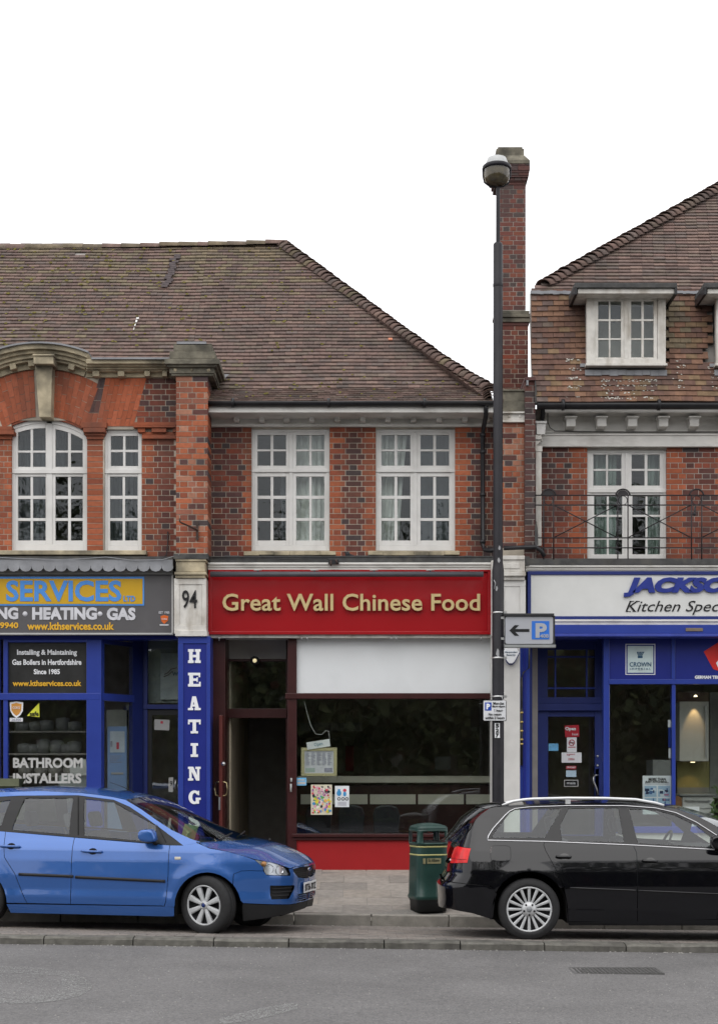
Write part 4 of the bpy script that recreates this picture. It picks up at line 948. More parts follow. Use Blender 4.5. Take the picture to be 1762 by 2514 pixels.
b = MB(); b.pb(520, 1566, 553, 2125, DS - .02, .95, MG); b.pb(553, 1566, 560, 2125, DS + .5, .1, MG); b.pb(706, 1566, 712, 2112, DS + .07, .5, MG); b.pb(702, 1566, 708, 2112, DS + .5, .1, MG); b.pb(558, 1566, 704, 1571, DS + .5, .1, MG); b.pb(553, 1740, 704, 1763, DS + .48, .12, MG); b.pb(558, 1618, 704, 1624, DS + .5, .08, MG); b.build('door_frame', mid, bevel=.004)
quick('fanlight_blind', mid, mat('cream_board', (.5, .48, .45), .6, .05), (562, 1571, 702, 1618, DS + .56, .02))
quick('fanlight_pane', mid, SHOPGLASS, (558, 1624, 704, 1742, DS + .53, .006))
quick('passage_wall', mid, mat('beige_passage_wall', (.50, .44, .33), .8, .15, 2), (512, 1560, 556, 2122, DS + .97, 3.2)); quick('passage_wall', mid, DARKROOM, (706, 1560, 712, 2120, DS + .6, 3.4)); quick('passage_wall', mid, DARKROOM, (500, 1560, 740, 2100, 25.3, .05))
# side wall of the passage seen beyond the open door
b = MB(); xw = X(565, DS + .5); b.box(xw - .02, xw, DS + .6, 25.2, .39, 3.3, mat('beige_passage_wall')); b.build('passage_wall', mid)
dorr = MB().box(X(546, DS) - .025, X(546, DS) + .02, DS - .25, DS + .50, zf + .02, Z(1758, DS), mat('maroon_door', (.10, .022, .018), .35, .1, coat=.3)).build('door', mid, bevel=.004)
HND = mat('brass_handle', (.55, .45, .25), .3, metal=.9); STEEL = mat('brushed_steel', (.5, .5, .5), .3, metal=.9)
for sx in (-.075, .07): xx = X(546, DS); MB().tube([(xx, DS - .2, Z(1918, DS)), (xx + sx, DS - .2, Z(1922, DS)), (xx + sx * 1.2, DS - .2, Z(1937, DS)), (xx + sx, DS - .2, Z(1952, DS)), (xx, DS - .2, Z(1956, DS))], .009, HND, 8).build('handle', dorr)
b = MB().lathe([(0, 0), (.028, .01), (.03, .03), (0, .045)], STEEL, (X(549, DS) + .02, DS - .3, Z(1876, DS)), 12, 'Y'); b.box(X(543, DS) - .012, X(543, DS) + .012, DS - .27, DS - .25, Z(1988, DS), Z(1957, DS), STEEL); b.build('lock', dorr)
b = MB().lathe([(0, 0), (.014, .01), (.014, .05), (0, .06)], WINT, P(715, 1921, DS - .06), 8).tube([P(714, 1925, DS - .08), P(714, 1945, DS - .08)], .012, WINT, 8); b.build('window_catch', mid)
lamp = thing('porch_bulb', 'small round bulb in a dark holder hanging above the open takeaway door', 'lamp', tuple(P(625, 1622, DS + .3)))
b = MB().lathe([(0, -.0), (.028, .006), (.03, .02), (0, .035)], mat('bulb_glow', (1, .85, .5), .5, 0, emit=.45), P(625, 1622, DS + .2), 12, 'Y'); b.build('bulb', lamp); MB().lathe([(.032, -.02), (.062, .0), (.066, .07), (0, .08)], GUT, P(625, 1622, DS + .22), 14, 'Y').build('holder', lamp)
# interior of the takeaway
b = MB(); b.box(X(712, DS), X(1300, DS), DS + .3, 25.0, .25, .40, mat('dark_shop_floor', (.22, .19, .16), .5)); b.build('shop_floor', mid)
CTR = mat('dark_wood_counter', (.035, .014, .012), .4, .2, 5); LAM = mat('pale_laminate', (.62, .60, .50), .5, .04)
ct = thing('counter', 'long dark wood takeaway counter with pale panels and pale worktop edge', 'counter', tuple(P(960, 2060, 22.6)))
b = MB(); b.pb(724, 1927, 1230, 2110, 22.65, .6, CTR); b.build('body', ct); b = MB(); b.pb(730, 1906, 1230, 1922, 22.55, .8, LAM); b.build('worktop', ct)
for (a, c) in ((738, 902), (908, 1020), (1026, 1138), (1144, 1230)): MB().pb(a, 1951, c, 1975, 22.63, .03, LAM).build('panel', ct)
CH = mat('black_vinyl_seat', (.014, .014, .018), .35, .1)
for i, cx in enumerate((781, 862, 948)):
    c = thing('waiting_chair', ['black padded chair beneath the balloon poster inside the takeaway window', 'middle black padded chair between its two neighbours inside the takeaway window', 'black padded chair furthest from the open door inside the takeaway'][i], 'chair', tuple(P(cx, 2090, 21.9)), group='waiting chairs in the takeaway')
    MB().pprism([(cx - 30, 2046), (cx - 33, 2000), (cx - 27, 1983), (cx - 12, 1977), (cx + 12, 1977), (cx + 27, 1983), (cx + 33, 2000), (cx + 30, 2046)], 21.75, .07, CH).build('backrest', c, bevel=.02)
    MB().pb(cx - 32, 2052, cx + 32, 2066, 21.8, .45, CH).build('seat', c, bevel=.02)
    for sx in (-26, 26):
        for yy in (21.82, 22.2): MB().tube([P(cx + sx, 2062, yy), (X(cx + sx, yy), yy, .4)], .012, STEEL, 6).build('leg', c)
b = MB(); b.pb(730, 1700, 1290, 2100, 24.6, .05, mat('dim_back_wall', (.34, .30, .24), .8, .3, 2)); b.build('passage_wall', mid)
quick('wall_panel', mid, mat('pale_menu_lightbox', (.25, .25, .23), .6), (738, 1775, 890, 1796, 23.6, .05)); quick('inner_doorway', mid, mat('tan_door_lining', (.16, .14, .10), .7, .2), (738, 1812, 868, 1900, 23.8, .04)); quick('wall_hanging', mid, mat('red_banner', (.18, .015, .02), .8), (848, 1832, 868, 1893, 23.75, .02))
quick('notice', mid, mat('grey_poster', (.22, .22, .21), .7), (1068, 1858, 1106, 1890, 23.5, .01)); 
# things in the takeaway window
CREAMF = mat('pale_gilt_frame', (.42, .38, .22), .5, .08)
mf = thing('menu_frame', 'pale gilt framed menu hung inside the takeaway window', 'menu', tuple(P(783, 1870, DS + .06)))
b = MB(); slabs(b, 739, 1836, 827, 1906, [(747, 1844, 819, 1899)], DS + .03, .03, CREAMF); b.build('frame', mf, bevel=.003); MB().pb(747, 1844, 819, 1899, DS + .045, .01, mat('menu_paper', (.55, .55, .58), .8)).build('paper', mf)
GR = mat('faint_grey_print', (.3, .3, .36), .8, .2, 30); b = MB(); r_ = random.Random(3)
for c in range(5):
    for k in range(14): b.pb(750 + c * 13.5, 1848 + k * 2.3, 750 + c * 13.5 + r_.uniform(6, 11.5), 1849 + k * 2.3, DS + .042, .002, GR)
b.pb(750, 1886, 773, 1896, DS + .042, .002, mat('greenish_print', (.35, .42, .38), .8)); b.pb(796, 1886, 816, 1896, DS + .042, .002, GR); b.build('print', mf)
o, T, hw, hh = note('open_sign', 'small white Open sign hanging tilted on a cord above the menu', 'sign', 753, 1819, 810, 1837, DS + .03, mat('white_plastic_sign', (.68, .7, .7), .4), .012, rot=-R(9))
MO = Matrix.Translation((T.translation)) @ Matrix.Rotation(-R(9), 4, 'Y') @ Matrix.Translation(-Vector(T.translation)); text('lettering', o, 'Open', 771, 1823, 792, 1834, DS + .017, mat('grey_blue_print', (.12, .25, .33), .6), M=MO, th=.002)
MB().tube([P(747, 1722, DS + .04), P(752, 1745, DS + .04), P(762, 1780, DS + .04), P(775, 1803, DS + .04), P(790, 1804, DS + .04), P(800, 1794, DS + .04), P(806, 1796, DS + .04), P(810, 1818, DS + .04)], .0045, WINT, 6).build('hanging_cord', None); tag(bpy.data.objects['hanging_cord'], 'thin pale cord looping down the takeaway window to the Open sign', 'cord')
STB = mat('sky_blue_sticker', (.15, .42, .68), .5, .2, 30)
o, *_ = note('window_sticker', 'small light blue sticker on the takeaway window beside the brown post', 'sticker', 728, 1910, 752, 1929, DS, STB); quick('print', o, WINT, (730, 1914, 748, 1917, DS - .006, .002), (730, 1920, 750, 1926, DS - .006, .002))
o, *_ = note('poster', 'busy multicoloured poster with people and balloons on the takeaway window', 'poster', 763, 1927, 815, 2001, DS, mat('poster_base', (.55, .52, .4), .5))
r_ = random.Random(8); PC = [mat(f'poster_ink_{i}', c, .5, .1) for i, c in enumerate([(.5, .05, .08), (.05, .25, .5), (.6, .5, .05), (.1, .35, .1), (.6, .3, .4), (.03, .03, .04), (.65, .62, .55), (.35, .12, .3), (.7, .35, .1)])]
b = MB()
for k in range(150):
    cx, cy, s = r_.uniform(767, 811), r_.uniform(1931, 1996), r_.uniform(1, 4.2); n_ = r_.choice((4, 5, 6, 8)); dd = DS - .0045 - k * .00003; a0 = r_.uniform(0, 3)
    b.poly([P(min(814, max(764, cx + s * math.cos(a0 - 6.283 * i / n_) * r_.uniform(.6, 1.3))), min(2000, max(1928, cy + s * math.sin(a0 - 6.283 * i / n_))), dd) for i in range(n_)][::-1], r_.choice(PC if cy > 1955 else PC[4:8] + PC[:1]))
b.build('print', o, fix=False)
o, *_ = note('poster', 'white poster with a blue bottle and small cartoon wheels on the takeaway window', 'poster', 822, 1930, 857, 1982, DS, mat('poster_white', (.62, .65, .68), .5))
b = MB()
def disc(b, cx, cy, rx, ry, d, m, n_=10): b.poly([P(cx + rx * math.cos(6.283 * i / n_), cy + ry * math.sin(6.283 * i / n_), d) for i in range(n_)][::-1], m)
disc(b, 832, 1948, 6, 7, DS - .006, PC[1]); b.pb(829, 1938, 835, 1943, DS - .0065, .001, PC[1]); disc(b, 846, 1941, 4.5, 4, DS - .006, PC[0]); disc(b, 846, 1950, 4, 6, DS - .006, PC[1]); [disc(b, xx, 1962, 4.2, 4.2, DS - .0062, BLK) for xx in (832, 842, 851)]; [disc(b, xx, 1962, 2, 2, DS - .0066, WHT) for xx in (832, 842, 851)]
for k in range(4): b.pb(829, 1970 + k * 2.5, 850, 1971 + k * 2.5, DS - .006, .001, GR)
b.build('print', o, fix=False)
# ---- left console with number 94 and the blue HEATING pilaster (project from the front)
DN = 20.66
b = MB(); b.pb(426, 1360, 510, 1372, DN - .06, .5, LEADDK); b.build('cap_flashing', lft)
b = MB(); r_ = random.Random(6); b.pb(430, 1372, 506, 1378, DN - .05, .5, STONE); b.pb(432, 1378, 503, 1404, DN - .03, .48, STONE); b.pb(428, 1404, 506, 1411, DN - .06, .5, STONE); b.pb(430, 1411, 503, 1419, DN - .03, .45, STONE); b.build('stone_console', lft, bevel=.008)
b = MB(); slabs(b, 427, 1420, 506, 1556, [(440, 1435, 496, 1535)], DN, .45, WHITE_OLD); b.pb(440, 1435, 496, 1535, DN + .012, .4, WHITE_OLD); b.pb(430, 1548, 508, 1562, DN - .02, .45, WHITE_OLD); b.build('number_panel', lft, bevel=.004)
text('number', lft, '94', 447, 1449, 484, 1494, DN - .002, BLK, bold=.012)
b = MB(); slabs(b, 437, 1562, 516, 2125, [(450, 1580, 507, 2110)], DN + .03, .45, BLUE); b.build('pilaster', lft, bevel=.005)
hs_ = thing('pilaster_sign', 'tall blue pilaster board with HEATING in white slab letters one above another', 'sign', tuple(P(478, 2110, DN)))
quick('board', hs_, BLUEDK, (450, 1580, 507, 2110, DN + .045, .02))
def slab_letter(ch, cx, cy, w_, h_, d, m):
    v = MB(); x0, x1, y0, y1 = cx - w_ / 2, cx + w_ / 2, cy - h_ / 2, cy + h_ / 2; s = 8.5; sf = 6.5
    cn = [0]
    def bx(a, c, e, g): cn[0] += 1; v.pb(a, c, e, g, d + cn[0] * .0006, .02, m)
    if ch == 'H':
        for xx in (x0 + 7, x1 - 7): bx(xx - s / 2, y0, xx + s / 2, y1); bx(xx - 7, y0, xx + 7, y0 + sf); bx(xx - 7, y1 - sf, xx + 7, y1)
        bx(x0 + 7, cy - 3, x1 - 7, cy + 3)
    elif ch == 'E': bx(x0 + 3, y0, x0 + 3 + s + 1, y1); bx(x0, y0, x1 - 1, y0 + sf); bx(x0, y1 - sf, x1, y1); bx(x0 + 6, cy - 3, x1 - 7, cy + 3); bx(x1 - 5, y0, x1 - 1, y0 + 11); bx(x1 - 4, y1 - 12, x1, y1); bx(x1 - 10, cy - 6, x1 - 7, cy + 6)
    elif ch == 'A':
        v.pprism([(cx - 3, y0), (cx + 3, y0), (x1 - 2, y1), (x1 - 12, y1), (cx, y0 + 11), (x0 + 9, y1), (x0 + 3, y1)], d, .012, m) if False else None
        v.pprism([(cx - 5, y0), (cx + 4, y0), (x1 - 3, y1), (x1 - 12, y1)], d, .012, m); v.pprism([(cx - 5, y0), (cx + 1, y0), (x0 + 9, y1), (x0 + 4, y1)], d + .0005, .012, m); bx(cx - 7, cy + 3, cx + 6, cy + 8); bx(x0, y1 - sf + 1, x0 + 13, y1); bx(x1 - 15, y1 - sf + 1, x1, y1)
    elif ch == 'T': bx(cx - s / 2, y0, cx + s / 2, y1); bx(x0, y0, x1, y0 + sf); bx(x0, y0, x0 + 4, y0 + 12); bx(x1 - 4, y0, x1, y0 + 12); bx(cx - 9, y1 - sf + 1, cx + 9, y1)
    elif ch == 'I': bx(cx - s / 2, y0, cx + s / 2, y1); bx(cx - 9, y0, cx + 9, y0 + sf); bx(cx - 9, y1 - sf, cx + 9, y1)
    elif ch == 'N': bx(x0 + 3, y0, x0 + 9, y1); bx(x1 - 9, y0, x1 - 3, y1); v.pprism([(x0 + 3, y0), (x0 + 13, y0), (x1 - 3, y1), (x1 - 11, y1)], d - .0005, .012, m); bx(x0, y0, x0 + 11, y0 + sf - 1); bx(x0, y1 - sf + 1, x0 + 13, y1); bx(x1 - 13, y0, x1, y0 + sf - 1)
    elif ch == 'G':
        pts = [(cx + w_ * .46 * math.cos(t), cy - h_ * .5 * math.sin(t)) for t in [R(35 + 265 * i / 22) for i in range(23)]]; inn = [(cx + 1 + w_ * .20 * math.cos(t), cy - h_ * .31 * math.sin(t)) for t in [R(35 + 265 * i / 22) for i in range(23)]]
        for i in range(22): v.pprism([pts[i], pts[i + 1], inn[i + 1], inn[i]], d, .012, m)
        bx(cx + 4, cy + 1, x1, cy + 6.5); bx(x1 - 12, cy + 1, x1 - 4, y1 - 1); bx(x1 - 7, y0 + 1, x1 - 3.5, y0 + 12)
    return v
for ch_, cy in zip('HEATINGS', (1611, 1669, 1727, 1784, 1842, 1900, 1958, 2017)):
    if ch_ == 'S': text('letter', hs_, 'S', 463, 2000, 491, 2034, DN + .033, WHT, bold=.04, th=.012)
    else: slab_letter(ch_, 477, cy, 31, 34, DN + .033, WHT).build('letter', hs_)
# ---- left shop: lead apron, grey fascia, blue joinery
b = MB(); r_ = random.Random(2)
b.pb(-150, 1366, 424, 1374, DL - .34, .4, LEADDK); b.pb(-150, 1374, 424, 1390, DL - .36, .34, LEAD)
for i in range(20): cx = -140 + i * 29; b.pprism([(cx - 14, 1390), (cx + 14, 1390), (cx + 14, 1395), (cx + 9, 1401), (cx, 1403.5), (cx - 9, 1401), (cx - 14, 1395)], DL - .37, .012, LEAD)
b.build('scalloped_lead_apron', lft); quick('shopfront_cornice', lft, mat('grey_painted_moulding', (.20, .20, .19), .5, .1), (-150, 1398, 424, 1403, DL - .30, .3), (-150, 1403, 424, 1410, DL - .27, .3), bevel=.004)
MB().tube([P(-30, 1368, DL - .38), P(60, 1372, DL - .38), P(150, 1374, DL - .39), P(205, 1372, DL - .39), P(260, 1368, DL - .38), P(330, 1376, DL - .38), P(400, 1374, DL - .38), P(440, 1362, DN - .06)], .006, LEAD, 5).build('cable', lft)
DG = 20.83; GREY = mat('charcoal_grey_sign', (.092, .088, .092), .35, .03, 2, coat=.2); YEL = mat('mustard_yellow_sign', (.52, .31, .015), .4, .03); SKY = mat('sky_blue_sign', (.07, .25, .62), .4, .03); YT = mat('amber_lettering', (.68, .38, .03), .4, .02)
ls = thing('shop_sign', 'charcoal fascia sign with SERVICES LTD on a mustard panel edged in blue', 'shop sign', tuple(P(200, 1555, DG)))
quick('panel', ls, GREY, (-150, 1408, 424, 1554, DG, .15)); quick('trim', ls, WINT, (-150, 1554, 424, 1558, DG - .01, .15), (421, 1408, 425, 1554, DG - .01, .15)); quick('blue_border', ls, SKY, (-150, 1416, 354, 1487, DG - .008, .008)); quick('yellow_panel', ls, YEL, (-150, 1421, 350, 1483, DG - .012, .005))
text('letter', ls, 'SERVICES', 15, 1425, 298, 1477, DG - .015, SKY, th=.003, split=True, bold=.028); text('letter', ls, 'LTD', 303, 1463, 332, 1477, DG - .015, SKY, th=.003, split=True, bold=.03)
LB = mat('pale_grey_lettering', (.55, .55, .58), .5)
text('lettering', ls, 'HEATING', 79, 1491, 238, 1522, DG - .004, LB, bold=.05); text('lettering', ls, 'GAS', 262, 1492, 333, 1523, DG - .004, LB, bold=.05); text('lettering', ls, 'NG', -8, 1491, 45, 1521, DG - .004, LB, bold=.05)
b = MB(); [b.lathe([(0, -.004), (.033, -.004), (.033, 0)], LB, P(xx, 1507.5, DG), 20, 'Y') for xx in (61.5, 245.5)]; b.build('bullet', ls, fix=False)
text('lettering', ls, '9940', 0, 1528, 45, 1543, DG - .004, YT, bold=.03); text('lettering', ls, 'www.kthservices.co.uk', 67, 1528, 280, 1547, DG - .004, YT, bold=.03)
text('lettering', ls, 'EST 1985', 390, 1501, 416, 1507, DG - .004, LB, bold=.02); ORN = mat('orange_shield', (.6, .12, .02), .4)
b = MB().pprism([(394, 1513), (403, 1510), (413, 1513), (412, 1524), (403, 1532), (396, 1525)], DG - .004, .004, ORN); b.build('shield_emblem', ls); text('lettering', ls, 'CORGI', 397, 1518, 410, 1522, DG - .007, WHT); quick('underline', ls, LB, (392, 1533, 414, 1536, DG - .004, .004))
# joinery: flat front bay, canted glazing, recessed door
b = MB(); D1 = DL - .02
b.pb(-150, 1560, 437, 1570, D1, .25, BLUEDK); b.pb(8, 1570, 19, 2110, D1, .1, BLUE); b.pb(212, 1570, 249, 2110, D1 - .01, .12, BLUE); b.pb(19, 1570, 212, 1577, D1, .08, BLUE); b.pb(-150, 1702, 249, 1719, D1 - .012, .1, BLUE); b.pb(-150, 2050, 249, 2140, D1, .12, BLUE); b.pb(-12, 1570, 0, 2110, D1, .08, BLUE)
b.build('shopfront_frame', lft, bevel=.006)
quick('sign_glass', lft, mat('smoked_sign_panel', (.035, .035, .035), .2, .15, 6, coat=.3), (19, 1577, 212, 1702, D1 + .05, .01)); quick('shop_window_pane', lft, SHOPGLASS, (19, 1719, 212, 2050, D1 + .04, .008), (-150, 1570, -12, 2050, D1 + .05, .008))
for (t_, y0, y1, x0, x1, m_) in (('Installing & Maintaining', 1595, 1612, 42, 189, WHT), ('Gas Boilers in Hertfordshire', 1619, 1633, 30, 200, WHT), ('Since 1985', 1643, 1656, 83, 147, WHT), ('www.kthservices.co.uk', 1671, 1685, 31, 200, YT)): text('lettering', lft, t_, x0, y0, x1, y1, D1 + .045, m_, bold=.03)
text('lettering', lft, 'BATHROOM', 32, 1861, 203, 1886, D1 + .035, WINT, bold=.04); text('lettering', lft, 'INSTALLERS', 32, 1899, 200, 1924, D1 + .035, WINT, bold=.04)
o, *_ = note('window_sticker', 'orange and white shield sticker on the heating shop window', 'sticker', 24, 1763, 56, 1772, D1 + .038, WHT); MB().pprism([(24, 1725), (40, 1722), (57, 1725), (56, 1746), (49, 1757), (40, 1763), (31, 1756), (25, 1745)], D1 + .034, .003, WHT).build('shield', o); MB().pprism([(28, 1729), (40, 1726), (53, 1729), (52, 1744), (47, 1753), (40, 1758), (33, 1752), (28, 1744)], D1 + .031, .003, mat('orange_ink', (.55, .25, .05), .5)).build('shield_face', o); text('lettering', o, 'CORGI', 31, 1735, 49, 1741, D1 + .027, WHT); text('lettering', o, '26300', 28, 1764, 52, 1770, D1 + .03, GR)
o = MB().pprism([(66, 1758), (96, 1726), (97, 1761)], D1 + .034, .004, mat('yellow_triangle', (.6, .62, .05), .5)).build('window_sticker', None); tag(o, 'yellow triangle sticker reading safe on the heating shop window', 'sticker'); text('lettering', o, 'safe', 73, 1747, 95, 1758, D1 + .030, BLK, bold=.02)
# canted side light and door
def cant(px0, d0, px1, d1, y0, y1, m, th=.05):
    a = Vector((X(px0, d0), d0, 0)); c = Vector((X(px1, d1), d1, 0)); n_ = Vector((-(c - a).y, (c - a).x, 0)).normalized() * th; z0, z1 = Z(y1, d0), Z(y0, d0); b = MB()
    for z in (z0, z1): b.v += [(a.x, a.y, z), (c.x, c.y, z), (c.x + n_.x, c.y + n_.y, z), (a.x + n_.x, a.y + n_.y, z)]
    for f in ((0, 1, 5, 4), (1, 2, 6, 5), (2, 3, 7, 6), (3, 0, 4, 7), (4, 5, 6, 7), (3, 2, 1, 0)): b.face(f, m)
    return b
cant(249, D1 + .02, 256, D1 + .1, 1570, 2110, BLUE).build('canted_frame', lft); cant(326, D1 + .62, 350, D1 + .75, 1566, 2110, NAVY, .08).build('canted_frame', lft)
cant(252, D1 + .05, 330, D1 + .65, 1570, 1580, NAVY).build('canted_frame', lft); cant(252, D1 + .04, 330, D1 + .64, 1702, 1720, BLUE, .07).build('canted_frame', lft); cant(252, D1 + .04, 330, D1 + .64, 2050, 2135, BLUE, .07).build('canted_frame', lft)
cant(255, D1 + .09, 327, D1 + .63, 1720, 2050, SHOPGLASS, .008).build('shop_window_pane', lft); cant(255, D1 + .09, 327, D1 + .63, 1580, 1702, SHOPGLASS, .008).build('shop_window_pane', lft)
dd = D1 + .8; b = MB(); b.pb(350, 1566, 362, 2118, dd, .1, NAVY); b.pb(350, 1730, 470, 1741, dd - .02, .12, NAVY); b.pb(350, 1560, 470, 1571, dd, .1, NAVY); b.build('door_frame', lft)
b = MB(); slabs(b, 362, 1741, 470, 2112, [(373, 1756, 460, 2085)], dd + .02, .045, mat('black_door', (.02, .02, .022), .35)); ld = b.build('door', lft); MB().pb(373, 1756, 460, 2085, dd + .04, .006, SHOPGLASS).build('pane', ld); quick('fanlight_pane', lft, SHOPGLASS, (362, 1571, 470, 1730, dd + .04, .006)); MB().tube([P(431, 1915, dd - .03), P(430, 1938, dd - .03)], .01, STEEL, 8).build('handle', ld)
WG = mat('greyish_backing', (.25, .28, .28), .6, .05); quick('display_board', lft, WG, (360, 1573, 470, 1726, dd + .2, .02)); quick('display_board', lft, mat('pale_grey_board', (.42, .46, .46), .6), (394, 1604, 470, 1718, dd + .15, .02))
text('lettering', lft, 'WO', 423, 1650, 446, 1660, dd + .145, mat('dull_blue_print', (.10, .14, .19), .6), bold=.03); MB().tube([P(404, 1656, dd + .14), P(412, 1652, dd + .14), P(420, 1643, dd + .14), P(434, 1640, dd + .14)], .006, mat('dull_rose_print', (.2, .12, .12), .6), 5).tube([P(402, 1662, dd + .14), P(414, 1657, dd + .14), P(424, 1648, dd + .14)], .006, mat('dull_rose_print'), 5).build('emblem', lft)
o, *_ = note('notice', 'small white paper notice stuck high on the recessed heating shop door', 'notice', 379, 1767, 416, 1793, dd + .035, WINT, rot=R(2)); MB().pb(394, 1771, 400, 1777, dd + .029, .001, PC[0]).build('print', o)
o, *_ = note('notice', 'tall white notice with a 9 low on the heating shop door', 'notice', 414, 1909, 425, 1945, dd + .035, WINT, rot=R(2)); text('lettering', o, '9', 417, 1918, 423, 1930, dd + .028, BLK)
# things inside the heating shop
pb_ = thing('display_stand', 'light blue standing display poster in the canted window of the heating shop', 'display', tuple(P(288, 2100, D1 + .9)))
quick('board', pb_, mat('powder_blue_board', (.22, .34, .58), .6, .04), (264, 1784, 311, 2085, D1 + .75, .02)); quick('print_panel', pb_, mat('bluish_white', (.5, .56, .62), .6), (270, 1796, 306, 1848, D1 + .74, .005)); quick('print', pb_, PC[0], (286, 1823, 292, 1840, D1 + .735, .003)); quick('print', pb_, GR, (271, 1820, 276, 1834, D1 + .735, .003), *[(270, 1856 + k * 5, 300 - (k % 3) * 6, 1857.5 + k * 5, D1 + .745, .003) for k in range(4)]); quick('print', pb_, WINT, (273, 1897, 303, 1902, D1 + .74, .003))
quick('display_board', lft, mat('pale_cream_panel', (.36, .37, .33), .7), (262, 1743, 315, 1790, D1 + .95, .02), (311, 1730, 316, 2050, D1 + .95, .02))
cyl = MB()
BX = mat('cardboard_white', (.5, .5, .48), .7); r_ = random.Random(4)
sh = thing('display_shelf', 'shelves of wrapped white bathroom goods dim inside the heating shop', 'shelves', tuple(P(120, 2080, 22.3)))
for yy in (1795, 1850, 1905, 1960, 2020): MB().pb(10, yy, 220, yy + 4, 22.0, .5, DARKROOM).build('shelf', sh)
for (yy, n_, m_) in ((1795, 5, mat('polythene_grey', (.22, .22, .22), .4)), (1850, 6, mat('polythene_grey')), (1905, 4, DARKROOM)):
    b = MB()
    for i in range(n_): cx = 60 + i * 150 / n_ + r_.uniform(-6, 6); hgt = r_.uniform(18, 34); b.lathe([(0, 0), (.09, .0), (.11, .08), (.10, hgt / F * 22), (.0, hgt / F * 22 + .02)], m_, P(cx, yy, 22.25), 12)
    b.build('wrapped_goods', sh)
o, *_ = note('leaflet', 'white price leaflet leaning in the heating shop window over the word BATHROOM', 'leaflet', 171, 1866, 212, 1905, D1 + .3, BX, rot=R(-3)); o, *_ = note('leaflet', 'larger grey leaflet low in the heating shop window over the word INSTALLERS', 'leaflet', 144, 1905, 212, 1945, D1 + .34, mat('grey_card', (.3, .32, .31), .7), rot=R(2))
crate = thing('display_box', 'dark olive box with sloping top beyond the roof of the blue car', 'box', tuple(P(20, 2080, 20.4))); MB().pprism([(-80, 1945), (-60, 1912), (48, 1912), (36, 1932), (45, 1945), (45, 2100), (-80, 2100)], 20.2, .4, mat('olive_green_plastic', (.045, .055, .03), .5)).build('body', crate, bevel=.01); quick('lid', crate, mat('olive_grey_lid', (.12, .13, .08), .5), (-60, 1912, 46, 1931, 20.17, .03))
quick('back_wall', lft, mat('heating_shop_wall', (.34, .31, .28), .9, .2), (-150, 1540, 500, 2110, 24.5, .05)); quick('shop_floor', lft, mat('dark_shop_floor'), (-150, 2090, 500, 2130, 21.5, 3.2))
# ---- right shop
b = MB(); b.pb(1293, 1371, 1900, 1387, DR - .45, .5, LEADDK); b.pb(1289, 1366, 1300, 1388, DR - .47, .5, LEADDK); b.build('ledge_flashing', rgt, bevel=.005)
b = MB(); b.pb(1290, 1387, 1900, 1392, 20.86, .4, CREAM).pb(1290, 1392, 1900, 1399, 20.89, .4, CREAM).pb(1290, 1399, 1900, 1403, 20.91, .4, CREAM); b.build('shopfront_cornice', rgt, bevel=.004)
b = MB(); b.pb(1232, 1364, 1288, 1374, 20.70, .4, WHITE_OLD).pb(1230, 1374, 1288, 1404, 20.72, .4, WHITE_OLD).pb(1236, 1382, 1276, 1396, 20.71, .02, WHITE_OLD).pb(1230, 1404, 1290, 1414, 20.70, .4, WHITE_OLD).pb(1230, 1414, 1288, 1424, 20.74, .35, WHITE_OLD); b.pb(1206, 1376, 1232, 1424, 20.78, .3, WHITE_OLD); b.build('stone_console', rgt, bevel=.006)['label'] = 'white painted console block'
b = MB(); slabs(b, 1206, 1424, 1290, 1562, [(1238, 1440, 1276, 1548)], 20.78, .3, WHITE); b.pb(1238, 1440, 1276, 1548, 20.79, .2, WHITE); b.pb(1206, 1562, 1276, 2130, 20.88, .25, WHITE); b.build('pilaster', rgt, bevel=.005)
b = MB(); b.pb(1276, 1562, 1300, 2130, 20.93, .3, BLUE); b.pb(1283, 1562, 1291, 2130, 20.92, .3, BLUEDK); b.build('pilaster', rgt, bevel=.004)['label'] = 'narrow royal blue pilaster'
js = thing('shop_sign', 'white fascia sign with blue edging reading JACKSO and Kitchen Spec', 'shop sign', tuple(P(1540, 1520, 20.9)))
b = MB(); slabs(b, 1295, 1402, 1900, 1521, [(1303, 1411, 1900, 1513)], 20.90, .12, NAVY); b.build('frame', js, bevel=.004); quick('panel', js, mat('off_white_sign', (.60, .605, .59), .4, .03), (1303, 1411, 1900, 1513, 20.92, .05))
JB = mat('deep_blue_letters', (.02, .035, .22), .35)
text('letter', js, 'JACKSO', 1530, 1418, 1783, 1466, 20.915, JB, th=.03, split=True, bold=.065, shear=.28, bevel=.0); text('lettering', js, 'Kitchen Spec', 1535, 1475, 1766, 1510, 20.915, BLK, shear=.35, bold=.0)
b = MB()
for xx, yy, w_ in ((1536, 1501, 12), (1552, 1501, 9), (1545, 1476, 11), (1560, 1476, 10)): b.pb(xx, yy - .5, xx + w_, yy + 1, 20.911, .004, BLK)
b.build('letter_serif', js)
b = MB(); b.pb(1290, 1521, 1900, 1526, 20.88, .35, CREAM).pb(1290, 1526, 1900, 1534, 20.9, .3, CREAM); b.build('sign_moulding', rgt, bevel=.003); b = MB(); b.pb(1300, 1534, 1900, 1556, 20.82, .4, BLUE); b.pb(1300, 1556, 1900, 1563, 20.80, .42, mat('pale_blue_box', (.04, .06, .30), .4)); b.build('awning_box', rgt, bevel=.006)
quick('brass_plate', rgt, mat('tarnished_brass', (.20, .16, .12), .4, metal=.5), (1683, 1542, 1725, 1550, 20.81, .01), bevel=.002)
DD = 21.75; b = MB()
